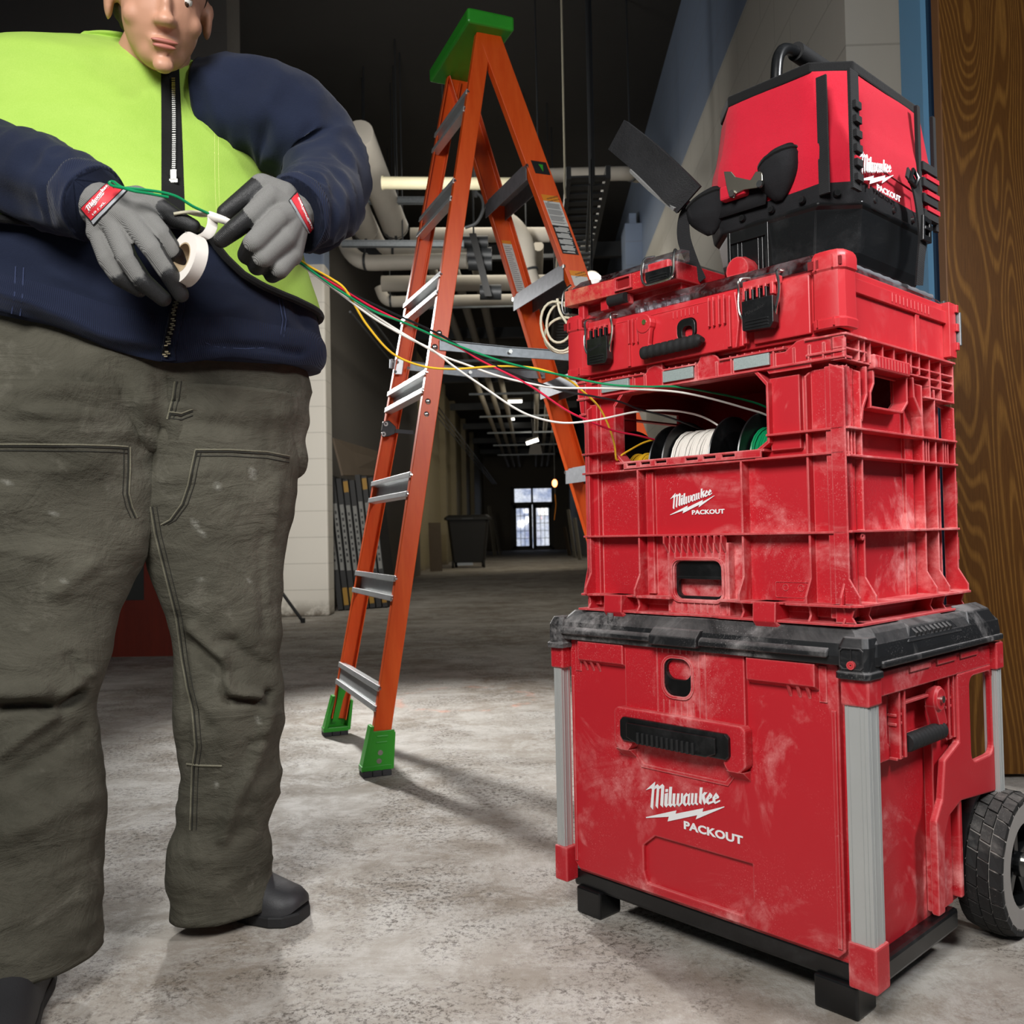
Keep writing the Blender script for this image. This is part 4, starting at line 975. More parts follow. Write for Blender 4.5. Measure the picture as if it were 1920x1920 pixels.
rd_ = so('raised_tread', b, MBLKD, lid, bevel=.003); b = MB()
for i in range(9): b.obox((.0375, .125+.016*i, .560), Vector((.007, 0, -.006)), Vector((0, .0035, 0)), Vector((.001, 0, .004)))
so('tread_rib', b, MBLKD, rd_, bevel=.0008)
for nm, x0, x1 in (('near', -.006, .046), ('left', -.597, -.556)):
    b = MB().loft([rg(x0, x1, -.042, .012, .503, .006), rg(x0, x1, -.042, .012, .512, .006), rg(x0+.003, x1-.003, -.039, .01, .514, .006), rg(x0+.003, x1-.003, -.038, .01, .548, .006), rg(x0+.007, x1-.007, -.030, .006, .562, .006)])
    cc_ = so('lid_corner', b, MBLKD, lid, bevel=.002)
    if nm == 'near':
        b = MB().plate(ch(x0+.008, x1-.008, .517, .548, .004), [ch(x0+.0095, x1-.0095, .5185, .5465, .004)], 'y', -.0405, -.038); b.box(.0195, .0205, -.0405, -.038, .530, .548)
        so('corner_outline', b, MBLKD, cc_)
        so('red_plug', MB().annulus((.020, -.0385, .5235), (0, -1, 0), [(0, .0015), (0, .0065), (.004, .0060), (.004, .0015)], 20), MRED, cc_, label='small red round plug')
so('lid_screw', MB().cyl((-.45, -.02, .545), (-.45, -.02, .574), .006, 12), MBLKD, lid)
# wheels
def wheel(cx, cy, cz, R_, w_, parent, nm='wheel'):
    whl = so(nm, MB().annulus((cx, cy, cz), (1, 0, 0), [(0, R_*.60), (0, R_*.88), (w_*.12, R_*.955), (w_*.88, R_*.955), (w_, R_*.88), (w_, R_*.60)], 48), MTREAD, parent, smooth=True)
    b_ = MB(); N = 26
    for row, (x0, x1) in enumerate(((.0, .24), (.265, .488), (.512, .735), (.76, 1.0))):
        for i in range(N):
            a = 2*pi*(i+.5*(row % 2))/N; r1 = R_ if row in (1, 2) else R_*.985
            da = .106 if row in (1, 2) else .108; P8 = []
            for r_ in (R_*.93 if row in (1, 2) else R_*.86, r1):
                for xx, aa in ((x0, a-da+.05), (x1, a-da), (x1, a+da), (x0, a+da+.05)):
                    rr3 = r_ if (row in (1, 2) or r_ < r1) else (r_*.965 if (row == 0 and xx == x0) or (row == 3 and xx == x1) else r_)
                    P8.append((cx+xx*w_, cy+rr3*sin(aa), cz+rr3*cos(aa)))
            b_.add(P8, [(0, 1, 2, 3), (7, 6, 5, 4), (0, 4, 5, 1), (1, 5, 6, 2), (2, 6, 7, 3), (3, 7, 4, 0)])
    so('tread', b_, MTYRE, whl)
    b_ = MB().annulus((cx+w_*.5, cy, cz), (1, 0, 0), [(-w_*.42, R_*.56), (-w_*.42, R_*.64), (w_*.42, R_*.64), (w_*.42, R_*.56)], 40).cyl((cx+w_*.05, cy, cz), (cx+w_*.95, cy, cz), R_*.17, 20)
    for i in range(5):
        a = 2*pi*i/5; e = Vector((0, sin(a), cos(a))); b_.obox(Vector((cx+w_*.5, cy, cz))+e*R_*.38, Vector((w_*.3, 0, 0)), e.cross(Vector((1, 0, 0)))*R_*.07, e*R_*.24)
    so('hub', b_, MBLK, whl, bevel=.001); return whl
wheel(.002, .462, .124, .124, .074, ch_); wheel(-.655, .475, .126, .126, .055, ch_)
so('axle', MB().cyl((-.65, .475, .126), (.09, .475, .126), .010, 12), MSTEEL, ch_)
so('wheel_arch', MB().loft([[(x, .462+r_*cos(a), .124+r_*sin(a)) for a in [pi*.50+pi*.48*j/12 for j in range(13)] for r_ in (.131,)]+[(x, .462+.137*cos(a), .124+.137*sin(a)) for a in [pi*.50+pi*.48*(12-j)/12 for j in range(13)]] for x in (-.03, .022)]), MBLK, ch_)
# telescoping pull handle folded at the back
b = MB().box(-.46, -.43, .455, .475, .1, .56).box(-.12, -.09, .455, .475, .1, .56); so('pull_handle', b, MBLK, ch_, bevel=.003)

# ------------------------------------------------------------ tall crate
C1 = (-.265, .2, .575)
cr = sroot('storage_crate', 'tall red ribbed plastic crate with cut-out front holding wire spools', 'crate', C1)
X0, X1, Y0, Y1, Z0, Z1 = -.535, .004, .0, .402, .577, 1.010
win = [(-.445, .868), (-.427, .849), (-.150, .849), (-.130, .862), (-.130, .950), (-.150, .973), (-.425, .973), (-.445, .952)]
lat = rr(-.322, -.224, .604, .669, .014)
fw_ = MB().plate([(-.518, .578), (-.018, .578), (-.018, .985), (-.518, .985)], [win, lat], 'y', .022, .027)
# shallow raised corner panels and columns
fw_.plate([(-.13+.0, .846), (-.078, .846), (-.078, .962), (-.13, .962)], [], 'y', .012, .0225)
for x0, x1, yy in ((-.060, -.033, .014), (-.033, -.004, .009)): fw_.box(x0, x1, yy, .03, .585, .965)
fw_.box(-.518, -.500, .012, .03, .585, .965).box(-.388, -.372, .014, .0225, .610, .828)
fwo = so('front_wall', fw_, MREDC, cr, bevel=.0012)
b = MB().plate([(.02, .578), (.382, .578), (.382, .985), (.02, .985)], [[(.079, .914), (.085, .908), (.19, .908), (.212, .925), (.212, .966), (.090, .966), (.090, .945), (.079, .932)]], 'x', -.026, -.020)
b.box(-.03, -.008, .0, .048, .585, .965).box(-.03, -.014, .235, .266, .60, .93)
swo = so('side_wall', b, MREDC, cr, bevel=.0012)
b = MB().plate([(.0, .578), (.402, .578), (.402, 1.004), (.0, 1.004)], [[(.150, .918), (.165, .908), (.275, .908), (.290, .918), (.290, .966), (.150, .966)]], 'x', -.522, -.517)
so('side_wall', b, MREDC, cr)
so('back_wall', MB().box(-.52, -.018, .378, .384, .578, 1.006), MREDC, cr)
so('crate_floor', MB().box(-.52, -.018, .02, .38, .590, .600), MREDC, cr)
def vrib(u, fr=True):   # profile of a vertical rib that flares at the foot; (depth, z)
    o_ = 0 if fr else .0
    return [(.023, .968), (-.000, .955), (.0, .645), (-.016, .618), (-.016, .606), (-.006, .600), (-.003, .588), (-.009, .580), (-.016, .576), (.023, .576)]
b = MB()
T = .0035
for x, z0 in ((-.514, 0), (-.396, .835), (-.180, .835), (-.0615, 0)):
    pr = [(y, min(z, z0) if z0 else z) for y, z in vrib(0)]
    if z0: pr = [(.023, z0), (.0, z0)]+pr[2:]
    b.prism(pr, 'x', x-T/2, x+T/2)
b.prism([(y, z) for y, z in vrib(0)], 'x', -.0075, -.004)
so('vertical_rib', b, MREDC, fwo, bevel=.0008)
b = MB()
for z, x0, x1 in ((.714, -.520, 0), (.870, -.130, 0), (.833, -.520, -.43), (.8335, -.150, 0), (.870, -.520, -.447)): b.box(x0, x1, -.004, .023, z-T/2, z+T/2)
b.box(-.43, -.15, .0, .023, .832, .8355)
fl = [(-.529, -.012), (-.498, -.012), (-.49, -.004), (-.41, -.004), (-.40, -.012), (-.322, -.012), (-.322, .022), (-.529, .022)]
b.prism(fl, 'z', .603, .607); b.prism([(-.224, .022), (-.224, -.012), (-.19, -.012), (-.175, -.018), (-.155, -.018), (-.145, -.008), (-.105, -.008), (-.095, -.018), (.010, -.018), (.010, .022)], 'z', .603, .607)
b.prism([(-.535, .022), (-.535, -.014), (-.31, -.014), (-.29, -.006), (-.24, -.006), (-.22, -.014), (.008, -.018), (.016, -.010), (.016, .022)], 'z', .5755, .5795)
so('horizontal_rib', b, MREDC, fwo, bevel=.0008)
# ledge with little square windows under the opening
b = MB().box(-.445, -.135, -.002, .024, .8455, .8495).box(-.420, -.150, -.002, .004, .8385, .8415)
holes = [(-.417, -.396), (-.385, -.364), (-.352, -.328), (-.287, -.262), (-.251, -.226), (-.214, -.189)]
b2 = MB().plate([(-.425, .8360), (-.140, .8360), (-.140, .8480), (-.425, .8480)], [[(h0, .8385), (h1, .8385), (h1, .8462), (h0, .8462)] for h0, h1 in holes], 'y', -.003, .001)
b.add(b2.v, b2.f); lg = so('slotted_ledge', b, MREDC, fwo, bevel=.0005)
b = MB()
for h0, h1 in holes: b.box(h0, h1, .004, .006, .837, .847)
so('ledge_recess', b, MBLK, lg)
# window border
ins = lambda P_, d_: [( (x+d_ if x < -.28 else x-d_), (z+d_ if z < .91 else z-d_)) for x, z in P_]
so('opening_border', MB().plate(ins(win, -.004), [win], 'y', .0, .026), MREDC, fwo, bevel=.0008)
# latch block
b = MB().plate([(-.336, .578), (-.210, .578), (-.210, .700), (-.336, .700)], [lat], 'y', .004, .024)
for i in range(10):
    x = -.333+.0131*i
    b.prism([(-.010, .7125), (.006, .7125), (.006, .684), (.002, .684), (-.010, .700)], 'x', x-.0015, x+.0015)
    if x < -.325 or x > -.221: b.box(x, x+.0015, .002, .004, .582, .684)
    else: b.box(x, x+.0015, .002, .004, .582, .598).box(x, x+.0015, .002, .004, .674, .684)
b2 = MB().plate(rr(-.328, -.218, .598, .675, .018), [rr(-.3235, -.2225, .6025, .6705, .015)], 'y', .0, .004); b.add(b2.v, b2.f)
lb = so('latch_block', b, MREDC, fwo, bevel=.0007)
b = MB().plate(rr(-.322, -.224, .604, .669, .014), [rr(-.318, -.228, .609, .640, .010)], 'y', .010, .019).box(-.318, -.228, .0075, .012, .638, .642)
lt = so('latch', b, MBLK, lb, bevel=.001); so('latch_back', MB().box(-.322, -.224, .0265, .030, .604, .669), MREDC, lt)
# locking feet
b = MB()
for x0, x1 in ((-.466, -.424), (-.153, -.112)): b.loft([[(x0, -.018, .607), (x1, -.018, .607), (x1, .03, .607), (x0, .03, .607)], [(x0, -.020, .5765), (x1, -.020, .5765), (x1, .03, .5765), (x0, .03, .5765)], [(x0+.003, -.012, .5645), (x1, -.012, .5645), (x1+.01, -.006, .5665), (x0+.006, -.006, .5665)]])
so('locking_foot', b, MREDC, cr, bevel=.0012)
# top rim
prf = [(-.535, .978), (-.130, .975), (-.125, .968), (-.052, .968), (-.052, .975), (.004, .972), (.004, 1.010), (-.060, 1.014), (-.075, 1.012), (-.095, .999), (-.215, 1.003), (-.222, 1.012), (-.238, 1.020), (-.252, 1.018), (-.262, 1.003), (-.330, 1.003), (-.340, 1.010), (-.352, 1.016), (-.366, 1.012), (-.374, 1.003), (-.500, 1.003), (-.515, 1.012), (-.535, 1.012)]
st_ = [(-.474, -.409), (-.331, -.267), (-.186, -.121)]
b = MB().plate(prf, [], 'y', .002, .006)
for x in (-.5345, -.483, -.400, -.374, -.333, -.262, -.222, -.192, -.114, -.080, -.054, -.030, .002): b.box(x-.0015, x+.0015, -.002, .004, .977, 1.002)
for z_, x0, x1 in ((.976, -.535, .004), (.9855, -.058, .004), (1.0035, -.50, -.374), (1.0035, -.33, -.262), (1.0035, -.215, -.095), (1.010, -.06, .004)): b.box(x0, x1, -.003, .006, z_-.0015, z_+.0015)
for x0, x1 in ((-.50, -.380), (-.325, -.262), (-.20, -.10)):
    x = x0
    while x < x1: b.prism([(.004, 1.003), (.022, 1.003), (.022, 1.009), (.006, 1.009)], 'x', x, x+.0018); x += .014
for x0, x1 in ((-.372, -.337), (-.258, -.226)): b.prism([(.004, 1.0), (.022, 1.0), (.022, 1.006), (.004, 1.018)], 'x', x0, x1)
b.box(-.535, .004, .004, .024, .9745, .9785)
rim = so('top_rim', b, MREDC, cr, bevel=.0007)
for x0, x1 in st_: so('reflective_strip', MB().box(x0, x1, -.0035, .002, .9815, 1.0008), MREFL, rim, bevel=.0006, label='grey-green sparkling strip')
# side rim and side ribs
b = MB().box(-.018, .008, -.002, .402, 1.008, 1.0115)
pl2 = MB().plate([(0, .972), (.078, .972), (.078, .962), (.22, .962), (.22, .955), (.25, .955), (.402, .93), (.402, 1.010), (0, 1.010)], [], 'x', -.018, -.014); b.add(pl2.v, pl2.f)
b.box(-.018, .004, .0, .072, .988, .991).box(-.018, .002, .0, .402, .972, .975).box(-.018, .003, .215, .402, .985, .988).box(-.018, .003, .30, .402, .958, .961)
b.box(-.018, .004, .28, .402, .938, .941)
for y_ in (.0, .045, .063, .082, .125, .165, .210, .228, .260, .300, .345, .399): b.box(-.018, .004, y_, y_+.003, .975 if y_ < .3 else .94, 1.01)
so('side_rim', b, MREDC, rim, bevel=.0007)
hb = so('carry_handle', MB().box(-.016, .010, .084, .212, .966, .989), MREDC, rim, bevel=.003)
b = MB()
for i in range(10): b.box(.010, .0112, .098+.0108*i, .0995+.0108*i, .969, .985)
so('grip_line', b, MREDD if False else MREDC, hb)
def srib(y, z1=.968):
    return [( -.020, z1), (.003, z1-.01), (.003, .645), (.019, .618), (.019, .606), (.010, .600), (.006, .588), (.011, .580), (.018, .576), (-.020, .576)]
b = MB()
for y_, z1, bow in ((-.004, .968, 0), (.047, .968, 1), (.267, .968, 1), (.318, .965, 0), (.399, .94, 0)):
    pr = srib(y_, z1)
    b.prism([(x, z) for x, z in pr], 'y', y_, y_+T)
# curved rib portions either side of the handle opening
for pts in ([(.047, .885), (.052, .905), (.066, .925), (.066, .968), (.070, .968), (.070, .923), (.056, .902), (.051, .882)], [(.267, .87), (.262, .905), (.235, .935), (.232, .968), (.236, .968), (.239, .937), (.266, .908), (.2705, .87)], [(.079, .905), (.079, .930), (.090, .945), (.090, .966), (.0935, .966), (.0935, .944), (.0825, .929), (.0825, .9085), (.188, .9085), (.2085, .925), (.2085, .966), (.212, .966), (.212, .923), (.190, .905)]):
    q = MB().plate(pts, [], 'x', -.02, .004); b.add(q.v, q.f)
for z, y0, y1 in ((.715, 0, .402), (.870, 0, .402), (.8285, 0, .402)): b.box(-.02, .007, y0, y1, z-T/2, z+T/2)
b.prism([(-.02, -.016), (.014, -.012), (.022, .0), (.022, .402), (-.02, .402)], 'z', .603, .607); b.prism([(-.02, -.012), (.014, -.014), (.020, .0), (.020, .405), (-.02, .405)], 'z', .5755, .5795)
for y0 in (.008, .272, .352):
    for i in range(3 if y0 < .1 else 3): b.box(-.018, .002, y0+.010*i, y0+.010*i+.0025, .8285, .870)
b.annulus((-.004, .040, .707), (1, 0, 0), [(0, .0025), (0, .006), (.008, .006), (.008, .0025)], 14)
so('side_rib', b, MREDC, swo, bevel=.0008)
b = MB()
for z0, z1 in ((.86, .895), (.76, .80), (.66, .70)): b.box(-.012, .0, .402, .414, z0, z1)
so('rear_clip', b, MREDC, cr, bevel=.001)
# left end flanges seen edge on
b = MB()
for z, w_ in ((.605, .014), (.577, .016), (.714, .006), (.833, .006), (.870, .006), (.946, .010), (.976, .016), (1.008, .014)): b.box(-.521-w_, -.515, -.004, .402, z-.0018, z+.0018)
b.prism([(-.537, 1.01), (-.532, .955), (-.522, .925), (-.518, .925), (-.518, 1.01)], 'y', .0, .004); b.prism([(-.522, .655), (-.530, .625), (-.534, .605), (-.518, .605), (-.518, .655)], 'y', .0, .004)
so('end_flange', b, MREDC, cr, bevel=.0006)
# logo
cs = stf(1256, 965, .02); ce = stf(1339, 930, .02); sc_ = ce.x-cs.x
def mcrate(u_, v_): return Vector((cs.x+u_*sc_-C1[0], .0212-C1[1], cs.z+v_*sc_-C1[2])), Vector((0, -1, 0))
logo_parts(mcrate, fwo)
# recycling plate outline moulded low on the front
b = MB().plate(rr(-.135, -.072, .612, .637, .003), [rr(-.1343, -.0727, .6127, .6363, .0025)], 'y', .0208, .022)
for x in (-.117, -.090): b.annulus((x, .022, .628), (0, -1, 0), [(0, .0045), (0, .0053), (.001, .0053), (.001, .0045)], 18)
so('moulded_mark', b, MREDC, fwo)

# ---- spools inside
def spool(x0, x1, R_, rw, mat, label, nturn, wr=.0019):
    t = sroot('wire_spool', label, 'wire spool', ((x0+x1)/2, .125, .838), group=None)
    cx = (.125, .838)
    for xx in (x0, x1-.003):
        so('flange', MB().annulus((xx, cx[0], cx[1]), (1, 0, 0), [(0, .009), (0, R_), (.001, R_+.001), (.003, R_), (.003, .009)], 48), MBLK, t, smooth=True)
    so('hub', MB().annulus((x0, cx[0], cx[1]), (1, 0, 0), [(0, .009), (0, rw-.006), (x1-x0, rw-.006), (x1-x0, .009)], 24), MBLK, t)
    b_ = MB(); n = int((x1-x0-.008)/(wr*2.02)); pts = []
    for i in range(n*24+1):
        a = 2*pi*i/24; k_ = i/24; rj = rw+.0012*sin(k_*2.1)+.0012*sin(k_*5.3)
        pts.append((x0+.005+wr+k_*wr*2.02, cx[0]+rj*cos(a), cx[1]+rj*sin(a)))
    b_.tube(pts, wr, 6); so('wound_wire', b_, mat, t, smooth=True, label=None); return t
spool(-.372, -.268, .086, .066, MWIREW, 'black spool wound with white wire, set in the middle of the crate opening', 20)
spool(-.500, -.402, .082, .034, MWIREY, 'black spool thinly wound with yellow wire where the yellow strand enters', 20)
spool(-.212, -.106, .086, .058, MWIREG, 'black spool wound with green wire inside the crate', 20)
so_ = MB().cyl((-.516, .125, .838), (-.030, .125, .838), .008, 14)
rt = sroot('spool_rod', 'steel rod carrying the wire spools inside the crate', 'rod', (-.516, .125, .838)); so('rod_bar', so_, MSTEEL, rt, smooth=True)

# ------------------------------------------------------------ deep organiser case with clear lid
C2 = (-.28, .21, 1.012)
og = sroot('organiser_case', 'wide red organiser case with clear lid, lying on the tall crate', 'tool case', C2)
body = MB().box(-.555, -.008, .012, .41, 1.014, 1.118).prism([(-.555, .02), (-.008, .02), (-.03, .40), (-.53, .40)], 'z', 1.004, 1.016)
bo = so('body', body, MREDO, og, bevel=.003)
# corner posts
for x0, x1 in ((-.052, .008), (-.568, -.512)):
    cx_ = (x0+x1)/2; wd = (x1-x0)/2; b = MB()
    def ringz(z, k_=1.0, y_=-.006): return [(cx_+wd*k_*c, y_+.028-.028*k_*s_ , z) for c, s_ in ((-1, 0), (-.95, .55), (-.7, .9), (-.3, 1), (.3, 1), (.7, .9), (.95, .55), (1, 0), (1, -.6), (-1, -.6))]
    b.loft([ringz(1.020, .88), ringz(1.022, .97), ringz(1.034, 1.0), ringz(1.037, .93), ringz(1.108, .91), ringz(1.111, 1.0), ringz(1.128, 1.0), ringz(1.134, .95), ringz(1.139, .84)])
    for q in (-.45, .45): b.box(cx_+wd*q-.001, cx_+wd*q+.001, -.0085, .0, 1.024, 1.036); b.box(cx_+wd*q-.001, cx_+wd*q+.001, -.0085, .0, 1.111, 1.130)
    pp = so('corner_post', b, MREDO, og, smooth=True, angle=30)
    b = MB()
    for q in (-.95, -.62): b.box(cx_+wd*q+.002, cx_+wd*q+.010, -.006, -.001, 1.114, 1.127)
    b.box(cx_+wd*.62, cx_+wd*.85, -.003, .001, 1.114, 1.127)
    so('shadow_pocket', b, simple('pocket_shade_red', srgb(120, 14, 20), .5), pp)  # dark red blocks paint the shade of recesses on the post
# front panels
b = MB().box(-.512, -.170, .002, .014, 1.020, 1.106).box(-.152, -.052, .004, .014, 1.020, 1.112)
b.loft([[(-.512, .002, 1.106), (-.17, .002, 1.106), (-.17, .014, 1.106), (-.512, .014, 1.106)], [(-.512, .008, 1.118), (-.17, .008, 1.118), (-.17, .014, 1.118), (-.512, .014, 1.118)]])
so('front_panel', b, MREDO, bo, bevel=.002)
b = MB().plate([(-.408, 1.018), (-.178, 1.018), (-.172, 1.06), (-.178, 1.110), (-.215, 1.112), (-.225, 1.104), (-.375, 1.100), (-.390, 1.104), (-.408, 1.104)], [rr(-.295, -.255, 1.046, 1.084, .014)], 'y', -.006, .004)
hb_ = so('handle_bracket', b, MREDO, bo, bevel=.0015); b = MB()
for x in (-.400, -.391, -.380, -.228, -.219, -.208, -.198): b.box(x, x+.003, -.013, -.005, 1.060, 1.104 if x < -.3 else 1.108)
for i in range(7): b.box(-.303+.0085*i, -.3015+.0085*i, -.0075, -.0055, 1.088, 1.100)
b.box(-.192, -.185, -.012, -.004, 1.020, 1.104).box(-.404, -.398, -.010, -.004, 1.020, 1.07).box(-.166, -.160, -.004, .006, 1.022, 1.104)
so('bracket_rib', b, MREDO, hb_, bevel=.0008)
so('latch', MB().plate(rr(-.294, -.256, 1.047, 1.083, .013), [rr(-.283, -.262, 1.047+.002, 1.070, .008)], 'y', -.009, .001), MBLK, hb_, bevel=.001)
# folded carry handle
hn = so('handle', MB().loft([[Vector((-.357+dx, y, 1.088+dz_)) for dx, dz_ in [(.017*cos(a), .017*sin(a)) for a in [j*pi/8 for j in range(16)]]] for y in (-.022, -.006)]).loft([[(-.372, y, 1.086), (-.342, y, 1.086), (-.347, y, 1.050), (-.335, y, 1.046), (-.335, y, 1.030), (-.368, y, 1.036)] for y in (-.020, -.010)]), MREDO, bo, bevel=.0015)
so('pivot_screw', MB().cyl((-.354, -.0235, 1.090), (-.354, -.021, 1.090), .0045, 14), MSTEEL, hn)
rg_ = []
for i in range(37):
    f_ = i/36; x = -.362+.128*f_; cz = 1.036+.003*f_; h_ = .0115*(1 if f_ < .93 else 1-(f_-.93)*8); s_ = 1.0 if i % 4 else .88
    rg_.append([(x, -.020+.009*s_*cos(a), cz+h_*s_*sin(a)) for a in [pi/4+j*pi/8 for j in range(16)]])
so('grip', MB().loft(rg_), MRUB, hn, smooth=True, label='black ribbed rubber grip')
# latches
def bail(x0, x1, z0, z1, y, par, r_=.0024):
    so('wire_bail', MB().tube(cat_rom([(x0+.006, .012, z1+.006), (x0+.002, y-.001, z1), (x0, y, z1-.02), (x0, y-.002, z0+.03), (x0+.004, y-.003, z0+.012), (x0+.010, y+.004, z0)], 5), r_, 8).tube(cat_rom([(x1-.006, .012, z1+.006), (x1-.002, y-.001, z1), (x1, y, z1-.02), (x1, y-.002, z0+.03), (x1-.004, y-.003, z0+.012), (x1-.010, y+.004, z0)], 5), r_, 8).tube([(x0+.006, .012, z1+.006), (x1-.006, .012, z1+.006)], r_, 8), MSTEEL, par, smooth=True)
for x0, x1, zo in ((-.166, -.094, 0.004), (-.502, -.436, 0)):
    w_ = x1-x0
    b = MB().plate([(x0+.012, 1.034+zo), (x1-.012, 1.032+zo), (x1-.006, 1.040+zo), (x1-.006, 1.082+zo), (x0+.010, 1.082+zo), (x0+.010, 1.036+zo)], [], 'y', -.022, -.006)
    for i in range(3): b.box(x0+.016, x1-.014, -.0235, -.021, 1.037+zo+.005*i, 1.039+zo+.005*i)
    for i in range(4): b.box(x0+.012+.012*i, x0+.016+.012*i, -.016, -.006, 1.080+zo, 1.100+zo)
    lt_ = so('latch', b, MBLK, bo, bevel=.0015, label='black latch with wire bail')
    bail(x0, x1, 1.050+zo, 1.120+zo, -.013, lt_)
    b = MB().box(x0+.006, x1-.004, -.012, .006, 1.103+zo, 1.116+zo)
    for i in range(5): b.box(x0+.006+.0125*i, x0+.0125+.0125*i, -.014, -.004, 1.086+zo, 1.106+zo)
    so('hinge_comb', b, MREDO, lt_, bevel=.0015)
    V, Fc = textmesh('Milwaukee', .0085, 0, 'CENTER')
    so_b = flatten(V, Fc, lambda x, y: (Vector(((x0+x1)/2-.002+x*cos(.25)-y*sin(.25)-C2[0], -.0222-C2[1], 1.062+zo+x*sin(.25)+y*cos(.25)-C2[2])), Vector((0, -1, 0))), .0004)
    obj('moulded_script', so_b, MRUB, lt_)
# right side
b = MB().box(-.010, -.002, .030, .400, 1.082, 1.104).prism([(.0, 1.020), (.0, 1.10), (.030, 1.10), (.030, 1.082), (.045, 1.02)], 'x', -.012, -.003).box(-.012, .004, .392, .420, 1.022, 1.120).box(-.010, -.004, .27, .285, 1.015, 1.084)
for i in range(11): b.box(-.002, .0, .175+.014*i, .177+.014*i, 1.086, 1.101)
for z_ in (1.036, 1.07, 1.104): b.box(-.01, .008, .415, .424, z_, z_+.014)
so('side_rail', b, MREDO, bo, bevel=.0015)
so('rear_hinge', MB().box(-.004, .010, .4245, .430, 1.045, 1.105), MGALV, bo, bevel=.001)
# clear lid
b = MB().loft([[(-.545, .006, 1.118), (-.012, .006, 1.118), (-.012, .405, 1.112), (-.545, .405, 1.112)], [(-.545, .008, 1.128), (-.014, .008, 1.128), (-.016, .403, 1.126), (-.543, .403, 1.126)], [(-.53, .022, 1.146), (-.040, .022, 1.146), (-.040, .39, 1.146), (-.53, .39, 1.146)]])
ld = so('clear_lid', b, MCLEAR, og, bevel=.002, label='scratched clear lid')
b = MB()
for i in range(6): b.box(-.395+.020*i, -.383+.020*i, .004, .018, 1.118, 1.132)
so('lid_rib', b, MCLEAR, ld, bevel=.001)
so('lid_edge_rod', MB().tube([(-.030, .030+.0175*i, 1.136+.0005*(i % 2)) for i in range(22)], [.0055 if i % 2 else .0048 for i in range(22)], 10), simple('grey_clear_edge', srgb(120, 122, 126), .2), ld, smooth=True)
# divider bins seen through the lid
b = MB()
for x in (-.44, -.33, -.22, -.11): b.box(x, x+.003, .03, .38, 1.03, 1.1185)
so('divider', b, MREDO, og)

# ------------------------------------------------------------ small organiser on its left
C3 = (-.43, .13, 1.148)
sm = sroot('small_organiser', 'small red organiser with clear lid and worn front edge, beside the black tool bag', 'tool case', C3)
so('body', MB().plate([(-.556, .004), (-.300, .004), (-.296, .25), (-.556, .25)], [], 'z', 1.160, 1.192).box(-.54, -.31, .03, .24, 1.148, 1.162), MRED, sm, bevel=.002)
sb = so('front_bar', MB().loft([[(-.556, -.012, 1.158), (-.46, -.012, 1.156), (-.43, -.004, 1.158), (-.362, -.004, 1.158), (-.362, .010, 1.158), (-.556, .010, 1.158)], [(-.556, -.012, 1.188), (-.46, -.012, 1.186), (-.43, -.004, 1.188), (-.362, -.004, 1.190), (-.362, .010, 1.192), (-.556, .010, 1.192)]]), plastic('worn_red_plastic', RED, srgb(214, 170, 130), .55, .42, .3, seed=11), sm, bevel=.002)
b = MB().plate([(-.432, 1.162), (-.392, 1.162), (-.392, 1.187), (-.432, 1.187)], [ch(-.428, -.396, 1.165, 1.184, .002)], 'y', -.010, -.004)
so('square_pocket', b, MRED, sb, bevel=.0006)
so('pocket_back', MB().box(-.428, -.396, -.0046, -.0038, 1.165, 1.184), simple('recess_shade_red', srgb(130, 12, 18), .5), sb)  # darker red puts the pocket's shade into its back
so('underside_clip', MB().box(-.530, -.515, -.002, .012, 1.128, 1.158).box(-.475, -.455, .0, .02, 1.136, 1.158).box(-.43, -.41, .0, .02, 1.140, 1.158), MRED, sm, bevel=.002)
b = MB().cyl((-.45, -.002, 1.149), (-.41, -.002, 1.149), .010, 20); so('underside_handle', b, MRUB, sm)
ld = so('clear_lid', MB().loft([[(-.552, .0, 1.192), (-.302, .0, 1.192), (-.302, .245, 1.192), (-.552, .245, 1.192)], [(-.535, .012, 1.206), (-.32, .012, 1.206), (-.32, .235, 1.206), (-.535, .235, 1.206)]]).loft([[(x, y_, z_) for y_, z_ in ((-.010, 1.180), (-.006, 1.200), (.006, 1.210), (.03, 1.212), (.03, 1.192))] for x in (-.368, -.362, -.296, -.290)]), MCLEAR, sm, bevel=.002)
b = MB().plate([(-.350, 1.158), (-.300, 1.158), (-.297, 1.166), (-.297, 1.178), (-.353, 1.178), (-.353, 1.166)], [], 'y', -.018, -.004)
b.box(-.345, -.305, -.0195, -.017, 1.161, 1.163).box(-.345, -.305, -.0195, -.017, 1.166, 1.168)
lt_ = so('latch', b, MBLK, sm, bevel=.002); so('latch_insert', MB().box(-.348, -.302, -.0175, -.006, 1.176, 1.192), MRED, lt_, bevel=.003)
so('wire_bail', MB().tube(cat_rom([(-.349, .006, 1.210), (-.358, -.010, 1.205), (-.360, -.017, 1.190), (-.360, -.018, 1.168), (-.354, -.018, 1.158), (-.342, -.018, 1.155), (-.308, -.018, 1.155), (-.296, -.018, 1.158), (-.291, -.018, 1.168), (-.291, -.017, 1.190), (-.293, -.010, 1.205), (-.302, .006, 1.210)], 5), .0024, 8), MSTEEL, lt_, smooth=True)
b = MB().box(-.580, -.558, .012, .05, 1.150, 1.176); l2 = so('end_latch', b, MBLK, sm, bevel=.003)
so('wire_bail', MB().tube(cat_rom([(-.56, .012, 1.206), (-.577, .010, 1.196), (-.581, .008, 1.170), (-.576, .008, 1.152), (-.566, .012, 1.152)], 5), .0022, 8), MSTEEL, l2, smooth=True)
